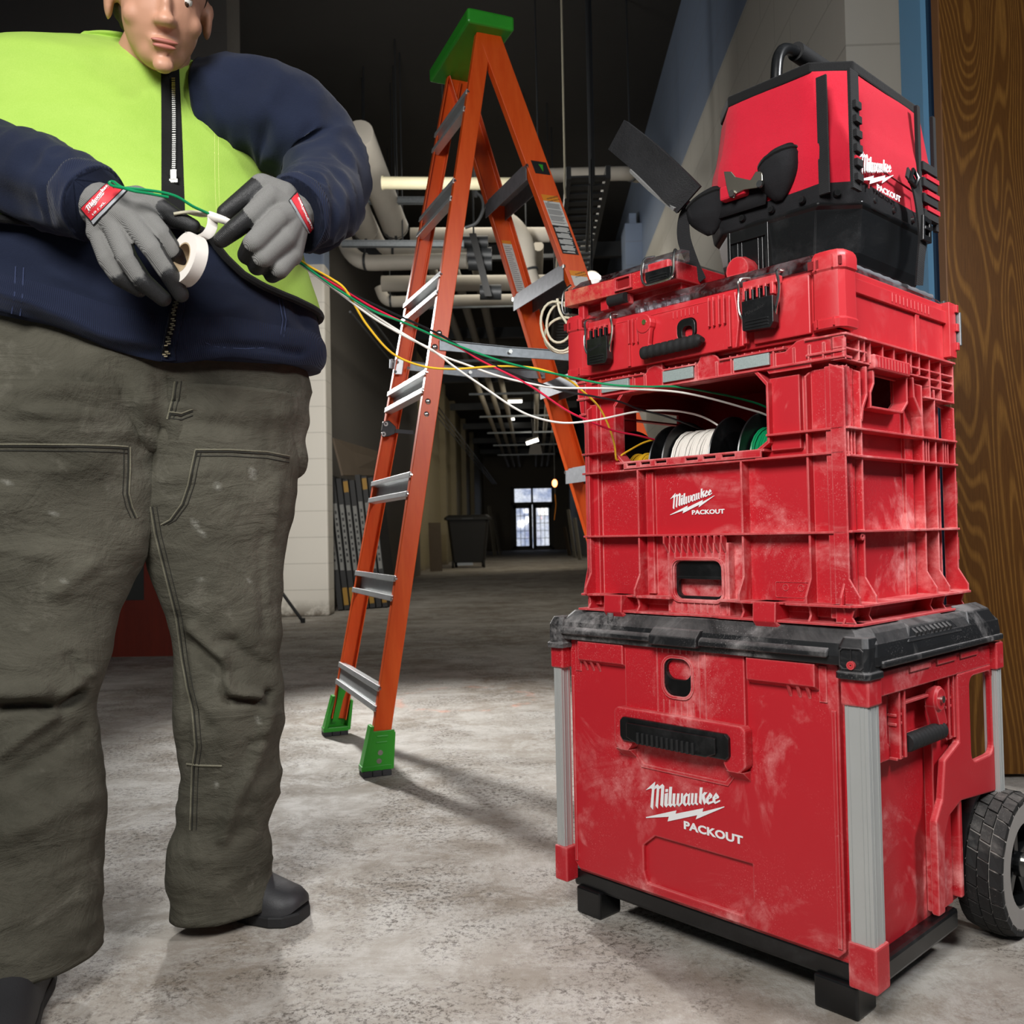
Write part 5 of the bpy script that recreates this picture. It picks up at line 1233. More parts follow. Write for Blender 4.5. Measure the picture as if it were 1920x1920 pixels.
so('latch_insert', MB().box(-.577, -.558, .014, .05, 1.178, 1.192), MWHT2, l2, bevel=.003)

# ------------------------------------------------------------ tool bag
C4 = (-.155, .245, 1.148)
bg = sroot('tool_bag', 'red and black fabric tool bag on a moulded black base, top of the stack', 'tool bag', C4)
def oct(x0, x1, y0, y1, z, c): return [(x, y, z) for x, y in ch(x0, x1, y0, y1, c)]
base = MB().loft([oct(-.272, -.040, .088, .408, 1.1485, .05), oct(-.282, -.032, .078, .414, 1.165, .05), oct(-.290, -.022, .070, .422, 1.230, .05), oct(-.296, -.016, .064, .428, 1.238, .05), oct(-.296, -.016, .064, .428, 1.243, .05)])
bs_ = so('moulded_base', base, MBLK, bg, bevel=.003)
b = MB().box(-.232, -.160, .0665, .078, 1.215, 1.236).box(-.238, -.232, .066, .085, 1.155, 1.236).box(-.164, -.158, .066, .085, 1.155, 1.236)
for x in (-.222, -.214, -.182, -.174): b.box(x, x+.003, .070, .08, 1.158, 1.215)
b.plate([(-.22, 1.1), (-.2, 1.1), (-.2, 1.11)], [], 'y', .15, .151)
so('front_latch_well', b, MBLK, bs_, bevel=.0008)
b = MB().loft([[(-.206+.024*cos(a)*k_, y_, 1.160+.026*max(sin(a), -.3)*k_) for a in [j*pi/8 for j in range(16)]] for y_, k_ in ((.045, .9), (.058, 1), (.075, .95))])
so('red_latch', b, MRED, bs_, smooth=True, label='red latch tongue')
def bagring(z, g, c=.045): return [(x, y) for x, y in ch(-.290-g, -.022+g, .068-g, .424+g, c)]
def softloft(zs, jit=.003, seed=0, c=.045, n=6):
    rings = []
    for z, g in zs:
        P_ = bagring(z, g, c); ring = []
        for i in range(len(P_)):
            a, b2 = Vector(P_[i]), Vector(P_[(i+1) % len(P_)])
            for j in range(n):
                q = a.lerp(b2, j/n); nz = noise.noise(Vector((q.x*9+seed, q.y*9, z*12)))
                d_ = Vector((q.x+.156, q.y-.246)).normalized(); q = q+d_*nz*jit; ring.append((q.x, q.y, z))
        rings.append(ring)
    return rings
zs = [(1.238+.01*i, g) for i, g in enumerate([0, .001, .002, .003, .004, .005, .006, .007, .007, .007, .006, .005, .004, .002, 0, -.001, -.002, -.003, -.004, -.005, -.006, -.007, -.009, -.012])]
bb_ = so('fabric_body', MB().loft(softloft(zs, .004)), MNYLR, bg, smooth='full')
band = so('lower_band', MB().loft([[(x, y, z) for x, y, z in r] for r in softloft([(1.236, .002), (1.240, .0035), (1.25, .0045), (1.26, .0055), (1.268, .0050), (1.274, .003)], .006)]), MNYL, bb_, smooth='full')
b = MB()
for x in (-.262, -.203, -.148, -.092, ): b.cyl((x, .062, 1.252), (x, .057, 1.252), .0065, 16, .005)
b.cyl((-.043, .082, 1.253), (-.039, .078, 1.253), .0065, 16, .005)
for y in (.155, .225, .30, .37): b.cyl((-.0185, y, 1.252), (-.0125, y, 1.252), .0065, 16, .005)
so('rivet', b, MBLK, band)
# black lower half on the left front, dark panel between pockets
so('dark_panel', MB().plate([(-.285, 1.262), (-.155, 1.262), (-.150, 1.300), (-.17, 1.312), (-.22, 1.290), (-.285, 1.287)], [], 'y', .055, .059), MNYL, bb_, smooth='full')
def pocket(cx, z0, z1, w_, dp, yb, nm, tilt=0):
    rings = []
    for i in range(11):
        t_ = i/10; z = z0+(z1-z0)*t_; k_ = (sin(pi*min(1, t_*1.4+.12)/2))*(1 if t_ < .82 else 1-.25*(t_-.82)/.18)
        rings.append([(cx+tilt*t_+w_/2*k_*cos(a)*(1+.04*noise.noise(Vector((cx*9, t_*4, a)))), yb-dp*k_*max(sin(a), -.25)*(1+.15*noise.noise(Vector((a*2, t_*5, cx*20)))), z+.010*cos(a)*t_) for a in [j*pi/12 for j in range(24)]])
    o_ = so(nm, MB().loft(rings), MNYL, bb_, smooth=True, angle=60)
    b_ = MB(); top_ = rings[-2]; b_.tube([Vector(p_)+Vector((C4[0]*0, -.001, 0)) for p_ in top_], .0035, 6, closed=True)
    so('pocket_hem', b_, MVBLK, o_, smooth=True); return o_
pocket(-.268, 1.240, 1.312, .078, .022, .062, 'side_pocket', -.012)
pocket(-.133, 1.262, 1.340, .074, .026, .062, 'side_pocket', .0)
# webbing uprights and loops
b = MB()
for y0 in (.085,): b.box(-.0145, -.009, .070, .098, 1.25, 1.44)
b.plate([(-.062, 1.25), (-.044, 1.25), (-.044, 1.44), (-.062, 1.44)], [], 'y', .060, .064)
for y_ in (.322, .388): b.box(-.0185, -.012, y_, y_+.012, 1.25, 1.46)
for z in (1.262, 1.285, 1.308, 1.331, 1.354, 1.377): b.box(-.012, -.003, .074, .094, z, z+.012)
for z in (1.262, 1.290, 1.318, 1.346): b.box(-.018, -.008, .330, .390, z, z+.016)
so('webbing_loop', b, MWEB, bb_, bevel=.001)
b = MB()
for z in (1.276, 1.304, 1.332): b.box(-.0115, -.006, .340, .392, z, z+.008)
b.box(-.0115, -.006, .076, .092, 1.295, 1.302)
so('red_accent', b, MNYLR, bb_)
# stitched outline and logo on the right side
b = MB().tube([(-.0105, .125, 1.262), (-.0105, .130, 1.300), (-.010, .145, 1.305), (-.0095, .30, 1.296), (-.010, .312, 1.265)], .0016, 6)
so('stitched_outline', b, simple('dark_red_thread', srgb(120, 10, 24), .8), bb_)
ls = stl(onplane(1607, 338, stw(-.0125, 0, 0), SXV)); le = stl(onplane(1671, 342, stw(-.0125, 0, 0), SXV)); s3 = le.y-ls.y
def mbag(u_, v_): return Vector((-.0092-C4[0]+.0, ls.y+u_*s3-C4[1], ls.z+v_*s3-C4[2])), Vector((1, 0, 0))
logo_parts(mbag, bb_, .0008)
# steel hook plate on the front
hp = [(1358, 322), (1372, 322), (1380, 332), (1408, 338), (1418, 322), (1430, 322), (1431, 340), (1424, 352), (1396, 356), (1380, 364), (1377, 372), (1368, 370), (1363, 350)]
hp2 = [stf(x, y, .040) for x, y in hp]
pl_ = so('hook_plate', MB().plate([(p_.x, p_.z) for p_ in hp2], [], 'y', .038, .041), simple('brushed_nickel', srgb(176, 170, 156), .35, 1), bb_, bevel=.0008)
so('hook_backing', MB().box(-.235, -.185, .041, .062, 1.285, 1.31), MNYLR, bb_, bevel=.004)
b = MB()
for c in ((1373, 363), (1425, 345)): q = stf(*c, .037); b.cyl((q.x, .038, q.z), (q.x, .034, q.z), .0065, 18, .0055)
so('rivet', b, MSTEEL, pl_, smooth=True)
# rim, handle
so('top_rim', MB().loft([oct(-.285, -.03, .075, .418, 1.460, .05), oct(-.285, -.03, .075, .418, 1.478, .05), oct(-.27, -.045, .09, .40, 1.482, .05)]), MVBLK, bb_, bevel=.003)
b = MB().tube(cat_rom([(-.156, .10, 1.470), (-.156, .112, 1.53), (-.156, .15, 1.556), (-.156, .246, 1.560), (-.156, .342, 1.556), (-.156, .38, 1.53), (-.156, .395, 1.470)]), .010, 12)
hh_ = so('carry_handle', b, MBLK, bg, smooth=True); so('handle_grip', MB().cyl((-.156, .17, 1.560), (-.156, .32, 1.560), .016, 20), MRUB, hh_, smooth=True)
# shoulder strap: padded part at the left, webbing down to the base, and the run on the right with its buckle
def sp_(px, py, y): q = stf(px, py, y); return q
def strip(pts, w_, th, mat, par, nm, wd=None):
    P_ = cat_rom(pts, 6); rings = []
    for i, p_ in enumerate(P_):
        t = (P_[min(i+1, len(P_)-1)]-P_[max(i-1, 0)]).normalized(); a = wd - t*wd.dot(t) if wd is not None else t.orthogonal(); a.normalize(); n_ = t.cross(a)
        w2 = w_ if not callable(w_) else w_(i/(len(P_)-1))
        rings.append([p_+a*w2+n_*th, p_-a*w2+n_*th, p_-a*w2-n_*th, p_+a*w2-n_*th])
    return so(nm, MB().loft(rings), mat, par, smooth=True, angle=30)
ss = strip([sp_(1160, 255, .06), sp_(1215, 300, .04), sp_(1262, 345, .03), sp_(1292, 375, .045)], .030, .007, MPAD, bg, 'shoulder_pad', Vector((.75, 0, .66)))
strip([sp_(1200, 318, .055), sp_(1235, 352, .045), sp_(1280, 388, .05)], .022, .003, fabric('silver_mesh', srgb(60, 60, 62), srgb(170, 170, 168), 1500, 1), ss, 'pad_edge', Vector((.3, .9, .3)))
strip([sp_(1290, 385, .058), sp_(1282, 410, .055), sp_(1283, 450, .055), sp_(1300, 495, .060), sp_(1318, 525, .068)], lambda t: .006+.006*sin(pi*t), .0012, MWEB, bg, 'shoulder_strap', Vector((1, .3, 0)))
def sq(px, py, x): q = stl(onplane(px, py, stw(x, 0, 0), SXV)); return q
st2 = strip([sq(1700, 322, .0), sq(1715, 350, .003), sq(1725, 400, .006), sq(1729, 450, .004), sq(1726, 490, .002), sq(1723, 535, -.004)], .013, .0015, MWEB, bg, 'shoulder_strap', Vector((0, 1, 0)))
q = sq(1735, 430, .008)
b = MB().plate([(q.y-.018, q.z-.022), (q.y+.016, q.z-.022), (q.y+.018, q.z+.018), (q.y-.014, q.z+.022)], [[(q.y-.010, q.z-.012), (q.y+.008, q.z-.012), (q.y+.009, q.z+.010), (q.y-.008, q.z+.012)]], 'x', .004, .012)
b.box(.006, .014, q.y-.012, q.y+.010, q.z-.003, q.z+.003); so('strap_buckle', b, MBLK, st2, bevel=.001)
b = MB().tube([sq(1712, 318, .004), sq(1722, 335, .008), sq(1716, 350, .008), sq(1706, 340, .006)], .0035, 8, closed=True); so('snap_hook', b, MBLK, st2, smooth=True)
# ============================================================ THE WORKER
PR = floorpt(250, 1790); PR.z = 0
per = thing('person', 'person in navy sweatshirt, lime safety vest, olive work trousers and grey gloves, taping wires', 'person', PR)
LAT = (r0*.89+f0*.45).normalized(); FAC = (r0*.45-f0*.89).normalized()

def blob(caps, ells=(), vox=.0022, smooth=5, name='b', extra=None):
    """join tapered capsules and ellipsoids into one continuous skin"""
    b_ = MB()
    for a, ra, c, rc in caps:
        a, c = Vector(a), Vector(c); t = (c-a); L = t.length; t.normalize(); q = t.orthogonal().normalized(); w_ = t.cross(q); rings = []
        for i in range(7):
            ph = -pi/2+.06+(pi/2-.06)*i/6; rings.append((a+t*ra*sin(ph), ra*cos(ph)))
        for i in range(7):
            ph = (pi/2-.06)*i/6; rings.append((c+t*rc*sin(ph), rc*cos(ph)))
        b_.loft([[p_+q*(r_*cos(2*pi*k/16))+w_*(r_*sin(2*pi*k/16)) for k in range(16)] for p_, r_ in rings])
    for c, r_, rot in ells: b_.ell(c, r_, 20, 14, rot)
    me = bpy.data.meshes.new(name); me.from_pydata([tuple(p_) for p_ in b_.v], [], b_.f)
    bm = bmesh.new(); bm.from_mesh(me); bmesh.ops.recalc_face_normals(bm, faces=bm.faces[:]); bm.to_mesh(me); bm.free()
    o_ = bpy.data.objects.new(name, me); _link(o_)
    md = o_.modifiers.new('r', 'REMESH'); md.mode = 'VOXEL'; md.voxel_size = vox; md.use_smooth_shade = True
    ms = o_.modifiers.new('s', 'SMOOTH'); ms.iterations = smooth; ms.factor = .5
    dg = bpy.context.evaluated_depsgraph_get(); ev = o_.evaluated_get(dg); nm = bpy.data.meshes.new_from_object(ev)
    bpy.data.objects.remove(o_); return nm
def meshobj(name, me, mat, parent, smooth=True, label=None):
    me.transform(wmat(parent).inverted() if parent else Matrix.Identity(4)); me.materials.clear(); me.materials.append(mat)
    me.polygons.foreach_set('use_smooth', [True]*len(me.polygons)); me.name = name
    o_ = bpy.data.objects.new(name, me); _link(o_); o_.parent = parent
    if label: o_['label'] = label
    return o_

def interp(rows, m_):
    ys = [r[0] for r in rows]; out = []
    R_ = [Vector((r[1], r[2], r[3])) for r in rows]; Q_ = [r[4] for r in rows]
    for i in range(m_):
        y = ys[0]+(ys[-1]-ys[0])*i/(m_-1); k_ = 0
        sgn = 1 if ys[-1] > ys[0] else -1
        while k_ < len(ys)-2 and (y-ys[k_+1])*sgn > 0: k_ += 1
        t = (y-ys[k_])/(ys[k_+1]-ys[k_]); a, b2, c, d_ = R_[max(k_-1, 0)], R_[k_], R_[k_+1], R_[min(k_+2, len(R_)-1)]
        # finite-difference tangents by real spacing
        def tan(i0, i1, i2): return (R_[i2]-R_[i0])/(ys[i2]-ys[i0])
        h = ys[k_+1]-ys[k_]; m0 = tan(max(k_-1, 0), k_, k_+1)*h; m1 = tan(k_, k_+1, min(k_+2, len(R_)-1))*h
        v = b2*(2*t**3-3*t*t+1)+m0*(t**3-2*t*t+t)+c*(-2*t**3+3*t*t)+m1*(t**3-t*t)
        out.append((y, v[0], v[1], v[2], Q_[k_]*(1-t)+Q_[k_+1]*t))
    return out
def segd(p_, a, b2):
    ax, ay = b2[0]-a[0], b2[1]-a[1]; L = ax*ax+ay*ay; t = max(0, min(1, ((p_[0]-a[0])*ax+(p_[1]-a[1])*ay)/L))
    return math.hypot(p_[0]-a[0]-ax*t, p_[1]-a[1]-ay*t), t
def folds_at(q, folds):
    s = 0
    for pts, w_, amp in folds:
        dmin = 1e9
        for i in range(len(pts)-1): dmin = min(dmin, segd(q, pts[i], pts[i+1])[0])
        if dmin < 3*w_: s += amp*math.exp(-(dmin/w_)**2)
    return s*1.5
def cloth(rows, m_, n, skew, disp, folds=(), shape=2.0, grow=0, hem=None, hemfall=170, hemy=None):
    rings = []
    for (y, xl, xr, d_, q_) in interp(rows, m_):
        cx = (xl+xr)/2; a = (xr-xl)/2*d_/F+grow; b_ = ((xr-xl)/2*d_/F)*q_+grow; C = at(cx, y, d_); ring = []
        for k_ in range(n):
            th_ = 2*pi*k_/n; c_, s_ = cos(th_), sin(th_)
            e_ = 2/shape; x = a*math.copysign(abs(c_)**e_, c_); z_ = b_*math.copysign(abs(s_)**e_, s_)
            n_ = (r0*(c_*b_)+f0*(s_*a)).normalized()
            P_ = C+r0*x+f0*(z_+skew*x)
            q = proj(P_); dd = disp(P_)
            if folds and s_ < .3: dd += folds_at(q, folds)
            P_ = P_+n_*dd
            if hem:
                hy = np.interp(q[0], [h[0] for h in hem], [h[1] for h in hem]) if s_ < .5 else hem[-1][1]
                w_ = max(0, 1-abs(y-hemy)/hemfall); w_ = w_*w_*(3-2*w_)
                P_ = P_-u0*((hy-hemy)*w_*P_.dot(f0)/F)
            ring.append(P_)
        rings.append(ring)
    return rings
def N3(p_, a, b_, c, s=0): return noise.noise(Vector((p_.x*a+s, p_.y*b_+s, p_.z*c)))
def rid(p_, a, b_, c, s=0): return 1-abs(N3(p_, a, b_, c, s))*2.2

# ---- trousers
def dp(P_): return .012*N3(P_, 5, 5, 7, 3)+.016*rid(P_, 4.5, 4.5, 16, 9)*max(0, N3(P_, 3, 3, 4, 1)+.30)+.006*rid(P_, 11, 11, 26, 19)*max(0, N3(P_, 4, 4, 5, 71)+.2)+.0025*N3(P_, 22, 22, 30, 5)
FR = [([(0, 1326), (60, 1322), (112, 1330), (150, 1300)], 9, -.016), ([(0, 1415), (55, 1372), (105, 1335)], 12, .012), ([(0, 1300), (80, 1296)], 16, .012), ([(30, 1450), (110, 1400), (160, 1370)], 16, -.008),
      ([(165, 1265), (120, 1300)], 12, .008), ([(130, 1230), (160, 1275)], 9, -.007), ([(70, 790), (200, 800)], 9, -.003), ([(60, 775), (180, 780)], 9, .003), ([(170, 1060), (110, 1110)], 16, .006), ([(20, 1560), (150, 1500)], 25, .008)]
FL = [([(420, 1225), (424, 1270), (436, 1298), (470, 1304), (492, 1306)], 8, .012), ([(430, 1312), (490, 1314), (503, 1300)], 7, -.014), ([(350, 1205), (400, 1245), (418, 1262)], 12, -.008), ([(360, 1180), (410, 1228)], 10, .008),
      ([(440, 1215), (500, 1250)], 12, -.006), ([(410, 1205), (440, 1200)], 8, -.006), ([(500, 1340), (480, 1420), (440, 1500), (420, 1570)], 12, .009), ([(350, 1320), (390, 1360)], 16, -.006), ([(470, 1395), (490, 1385)], 6, -.006),
      ([(497, 1000), (498, 1180)], 10, -.005), ([(360, 790), (460, 800)], 10, -.003), ([(515, 900), (512, 1010)], 8, .004), ([(500, 1020), (503, 1130)], 7, .005), ([(330, 1160), (345, 1290), (350, 1400)], 9, -.005)]
FP = [([(314, 712), (306, 770), (300, 800), (285, 860), (272, 950)], 7, -.014), ([(270, 720), (268, 800), (278, 860)], 14, .010), ([(345, 760), (370, 770), (385, 735)], 9, .006), ([(318, 745), (345, 755), (372, 752)], 5, -.005), ([(300, 800), (292, 900)], 10, -.008),
      ([(335, 800), (325, 880), (310, 950)], 13, .010), ([(240, 720), (250, 800), (262, 860)], 12, -.008), ([(60, 720), (200, 760)], 14, .003)]
pel = cloth([(600, -25, 540, 1.60, .56), (700, -60, 552, 1.60, .56), (780, -64, 551, 1.60, .545), (840, -60, 546, 1.605, .48), (890, -50, 535, 1.615, .36), (930, 40, 460, 1.63, .22)], 60, 120, .42, dp, FP)
lr = cloth([(740, 296, 551, 1.64, 1.0), (880, 282, 547, 1.645, .96), (960, 277, 539, 1.65, .90), (1020, 291, 532, 1.655, .86), (1080, 306, 526, 1.66, .83), (1180, 329, 519, 1.665, .8), (1230, 331, 514, 1.67, .85), (1290, 333, 519, 1.67, .85), (1350, 339, 523, 1.68, .85), (1400, 345, 518, 1.69, .85), (1450, 353, 513, 1.70, .85), (1520, 348, 505, 1.71, .88), (1600, 332, 494, 1.72, .9), (1650, 334, 497, 1.73, .95), (1700, 340, 505, 1.74, 1.0)], 150, 90, .3, dp, FL)
ll = cloth([(740, -60, 318, 1.54, .88), (880, -66, 303, 1.535, .84), (960, -70, 281, 1.525, .78), (1040, -74, 250, 1.515, .74), (1100, -78, 222, 1.505, .73), (1200, -80, 195, 1.49, .75), (1270, -79, 177, 1.48, .8), (1320, -75, 164, 1.475, .8), (1400, -70, 170, 1.47, .8), (1470, -72, 177, 1.465, .8), (1540, -78, 180, 1.46, .85), (1600, -82, 173, 1.46, .9), (1700, -78, 168, 1.46, .95), (1800, -66, 168, 1.46, 1.0)], 160, 100, .25, dp, FR)
b = MB().loft(pel).loft(lr).loft(ll)
tro = obj('trousers', b, MPANT, per, world=True, smooth='full')
att = tro.data.attributes.new('paint', 'FLOAT', 'POINT')
SPL = [((473, 887), 7, 11), ((376, 1088), 5, 6), ((367, 980), 3, 12), ((377, 1000), 3, 8), ((371, 1030), 2, 4), ((408, 912), 2, 6), ((412, 985), 2, 6), ((470, 1088), 3, 3), ((374, 1065), 2, 12), ((99, 965), 2, 4), ((405, 1470), 5, 6), ((484, 1350), 3, 4), ((446, 1180), 2, 4), ((40, 1110), 2, 2), ((150, 1085), 12, 1), ((120, 1090), 9, 1), ((10, 905), 9, 2)]
TW = wmat(tro)
vals = []
for v in tro.data.vertices:
    q = proj(TW @ v.co); s = 0
    for (cx, cy), rx_, ry_ in SPL: s = max(s, min(1, 2.2*(1-math.hypot((q[0]-cx)/(rx_+1), (q[1]-cy)/(ry_+1)))))
    vals.append(max(0, s))
att.data.foreach_set('value', vals)
def bvh_of(rings_list):
    V, Fc = [], []
    for rings in rings_list:
        n = len(rings[0]); o_ = len(V); V += [p_ for r in rings for p_ in r]
        for i in range(len(rings)-1):
            for j in range(n): Fc.append((o_+i*n+j, o_+i*n+(j+1) % n, o_+(i+1)*n+(j+1) % n, o_+(i+1)*n+j))
    return BVHTree.FromPolygons(V, Fc)
def bvh_mesh(me, M_):
    return BVHTree.FromPolygons([M_ @ v.co for v in me.vertices], [tuple(p_.vertices) for p_ in me.polygons])
def hit(bvh, px, py, lift=.001):
    d_ = ray(px, py).normalized(); h = bvh.ray_cast(CAMP, d_)
    if h[0] is None: return None, None
    n_ = h[1]; n_ = n_ if n_.dot(d_) < 0 else -n_
    return h[0]+n_*lift, n_
def surfline(bvh, pts, r_, step=4, lift=.0004):
    """a raised seam lying on the cloth, following pts"""
    out = []
    for i in range(len(pts)-1):
        L = max(1, int(math.hypot(pts[i+1][0]-pts[i][0], pts[i+1][1]-pts[i][1])/step))
        for j in range(L):
            t = j/L; p_, n_ = hit(bvh, pts[i][0]+(pts[i+1][0]-pts[i][0])*t, pts[i][1]+(pts[i+1][1]-pts[i][1])*t, lift)
            if p_ is not None and (not out or (p_-out[-1]).length < .05): out.append(p_)
    return out
TB = bvh_of([pel, lr, ll])
b = MB(); bdk = MB()
seams = [[(-20, 833), (60, 833), (150, 834), (220, 836), (244, 838)], [(244, 838), (244, 880), (242, 925), (248, 950), (259, 975)], [(366, 843), (430, 843), (500, 847), (546, 856)], [(366, 843), (358, 880), (352, 910), (340, 945), (318, 975), (298, 986)], [(282, 950), (290, 1000), (310, 1080), (330, 1160), (340, 1235), (350, 1290), (360, 1330), (366, 1400), (360, 1440), (356, 1560)], [(328, 715), (324, 745), (312, 790)], [(316, 772), (340, 775), (366, 765)]]
for s_ in seams:
    for off in (0, .8, 2.4):
        pts = surfpts = [(x+(0 if abs(s_[0][1]-s_[-1][1]) < 20 else (-5 if s_ is seams[1] else 5)*off), y+(5*off if abs(s_[0][1]-s_[-1][1]) < 20 else 0)) for x, y in s_]
        l_ = surfline(TB, pts, .0012)
        if len(l_) > 2: (b if off == 0 else bdk).tube(l_, .0014 if off == 0 else .0013 if off < 1 else .0008, 6)
for s_ in ([(350, 1432), (375, 1435), (420, 1436)],):
    l_ = surfline(TB, s_, .001)
    if len(l_) > 2: b.tube(l_, .0018, 6)
obj('seam', b, MSEAM, tro, world=True, smooth=True, label='worn raised stitching seams'); obj('seam', bdk, MSEAMD, tro, world=True, smooth=True, label='dark stitching lines')

# ---- sweatshirt
HEM = [(-60, 616), (0, 625), (60, 640), (130, 662), (200, 688), (290, 707), (335, 708), (375, 700), (430, 687), (552, 685), (582, 678)]
TOR = [(690, -48, 578, 1.60, .58), (665, -50, 584, 1.60, .6), (640, -50, 582, 1.60, .6), (600, -48, 572, 1.60, .6), (560, -44, 562, 1.595, .6), (520, -40, 556, 1.59, .6), (470, -36, 545, 1.585, .6), (420, -34, 520, 1.58, .6), (370, -30, 488, 1.58, .6), (320, -20, 455, 1.58, .58), (260, -12, 448, 1.59, .54), (200, -6, 455, 1.60, .50), (160, 10, 450, 1.60, .46), (135, 50, 420, 1.61, .42), (118, 110, 375, 1.61, .42), (105, 175, 330, 1.61, .5), (92, 195, 318, 1.60, .6)]
def dh(P_): return .010*N3(P_, 6, 6, 9, 21)+.009*rid(P_, 3.5, 3.5, 13, 33)*max(0, N3(P_, 4, 4, 5, 8)+.3)
FH = [([(-20, 606), (40, 612), (120, 622), (180, 632), (240, 634), (290, 630)], 5, .004), ([(60, 645), (150, 658), (240, 655), (300, 640)], 12, -.009), ([(318, 620), (322, 690)], 6, -.006), ([(380, 640), (440, 652), (500, 655), (560, 668)], 8, -.007), ([(540, 560), (575, 620)], 8, -.004), ([(30, 500), (20, 605)], 4, .0025), ([(120, 540), (220, 560), (290, 600)], 18, .006), ([(400, 560), (470, 600)], 20, .006), ([(535, 590), (528, 640), (515, 668)], 4, .003)]
tor = cloth(TOR, 110, 130, .42, dh, FH, hem=HEM, hemfall=230, hemy=690)
def sleeve(pts, m_=46, n=56, seed=0, amp=.008):
    P_ = [at(x, y, d_) for x, y, d_, r_ in pts]; C_ = cat_rom(P_, 10); R_ = cat_rom([Vector((r_, 0, 0)) for *_, r_ in pts], 10); rings = []; prev = None
    for i, p_ in enumerate(C_):
        t = (C_[min(i+1, len(C_)-1)]-C_[max(i-1, 0)]).normalized(); a = prev-t*prev.dot(t) if prev is not None else t.orthogonal(); a.normalize(); prev = a; w_ = t.cross(a)
        ring = []; s_ = i/(len(C_)-1)
        for k_ in range(n):
            th_ = 2*pi*k_/n; d_ = a*cos(th_)+w_*sin(th_); q = p_+d_*R_[i].x
            cr_ = noise.noise(Vector((s_*11+seed, cos(th_)*1.1, sin(th_)*1.1)))
            e_ = min(1, (1-s_)*6); q = q+d_*(amp*(1-abs(cr_)*3)*e_+.003*noise.noise(q*30))
            ring.append(q)
        rings.append(ring)
    return rings
SR_ = sleeve([(385, 205, 1.63, .080), (460, 205, 1.63, .088), (545, 240, 1.645, .090), (608, 310, 1.65, .078), (606, 368, 1.58, .071), (594, 386, 1.495, .067), (578, 394, 1.445, .062), (562, 399, 1.418, .059), (550, 403, 1.404, .057)], seed=2, amp=.007)
SL_ = sleeve([(90, 205, 1.58, .080), (10, 205, 1.55, .090), (-70, 248, 1.50, .094), (-90, 310, 1.47, .090), (0, 328, 1.42, .080), (85, 345, 1.375, .066), (145, 368, 1.35, .058), (180, 384, 1.335, .055)], seed=5, amp=.007)
b = MB().loft(tor).loft(SR_).loft(SL_)
hood = obj('sweatshirt', b, MNAVY, per, world=True, smooth='full')
HB = bvh_of([tor])
# ribbed cuffs, waistband, collar
def cuff(rings, i0, grow, nm):
    rr2 = []
    for r in rings[i0:]:
        c = sum(r, Vector())/len(r); rr2.append([c+(p_-c)*grow for p_ in r])
    c = sum(rings[-1], Vector())/len(rings[-1]); rr2.append([c+(p_-c)*.93 for p_ in rings[-1]])
    return obj(nm, MB().loft(rr2), MNAVYR, hood, world=True, smooth='full')
cuff(SR_, len(SR_)-9, 1.02, 'ribbed_cuff'); cuff(SL_, len(SL_)-9, 1.02, 'ribbed_cuff')
wb = []
for i in range(0, 14):
    r = tor[i]; c = sum(r, Vector())/len(r); g_ = 1.012-.02*(max(0, 3-i)/3)**2 if i < 11 else 1.012-.004*(i-10)
    wb.append([Vector((c.x+(p_.x-c.x)*g_, c.y+(p_.y-c.y)*g_, p_.z)) for p_ in r])
obj('waistband', MB().loft(wb, cap=False), MNAVYR, hood, world=True, smooth='full')
b = MB()
for s_ in ([(-10, 606), (60, 612), (130, 624), (190, 630), (240, 632), (275, 630)], [(-10, 602), (60, 608), (130, 620), (190, 626), (240, 628), (275, 626)], [(30, 500), (27, 560), (20, 604)], [(45, 502), (42, 560), (36, 604)], [(380, 640), (410, 652), (460, 655), (500, 652)], [(528, 560), (536, 600), (530, 640)], [(522, 560), (530, 600), (524, 640)]):
    l_ = surfline(HB, s_, .001, lift=.001)
    if len(l_) > 2: b.tube(l_, .0011, 6)
obj('seam', b, MNSEAM, hood, world=True, smooth=True)
# zip fastener hanging below the hand
def ribbon(bvh, pts, wpx, lift, th):
    rows = []
    for i in range(len(pts)):
        a = pts[max(i-1, 0)]; c = pts[min(i+1, len(pts)-1)]; dx, dy = c[0]-a[0], c[1]-a[1]; L = math.hypot(dx, dy) or 1; nx, ny = -dy/L, dx/L
        w_ = wpx[i] if isinstance(wpx, (list, tuple)) else wpx
        h = [hit(bvh, pts[i][0]+nx*w_*s_, pts[i][1]+ny*w_*s_, lift) for s_ in (-1, -.33, .33, 1)]
        if any(q[0] is None for q in h): continue
        rows.append([q[0] for q in h]+[q[0]-q[1]*th for q in reversed(h)])
    return MB().loft(rows) if len(rows) > 1 else MB()
zp = cat_rom([Vector((x, y, 0)) for x, y in ((333, 540), (327, 575), (319, 610), (312, 640), (310, 670), (313, 705))], 6)
obj('zip_placket', ribbon(HB, [(p_.x+6, p_.y) for p_ in zp], 13, .005, .006), MNAVYR, hood, world=True, smooth=True)
zt_ = obj('zip_tape', ribbon(HB, [(p_.x, p_.y) for p_ in zp[:24]], 6, .008, .002), MVBLK, hood, world=True, smooth=True)
b = MB(); k_ = 0
for i in range(34):
    f_ = i/33*22; p0 = zp[int(f_)]; p1 = zp[min(int(f_)+1, len(zp)-1)]; q = p0.lerp(p1, f_-int(f_)); h, n_ = hit(HB, q.x+(1.6 if i % 2 else -1.6), q.y, .0125)
    if h is not None: b.obox(h, r0*.0028, n_*.0014, u0*.0009)
obj('zip_teeth', b, simple('brass_zip', srgb(186, 172, 140), .3, .9), zt_, world=True)

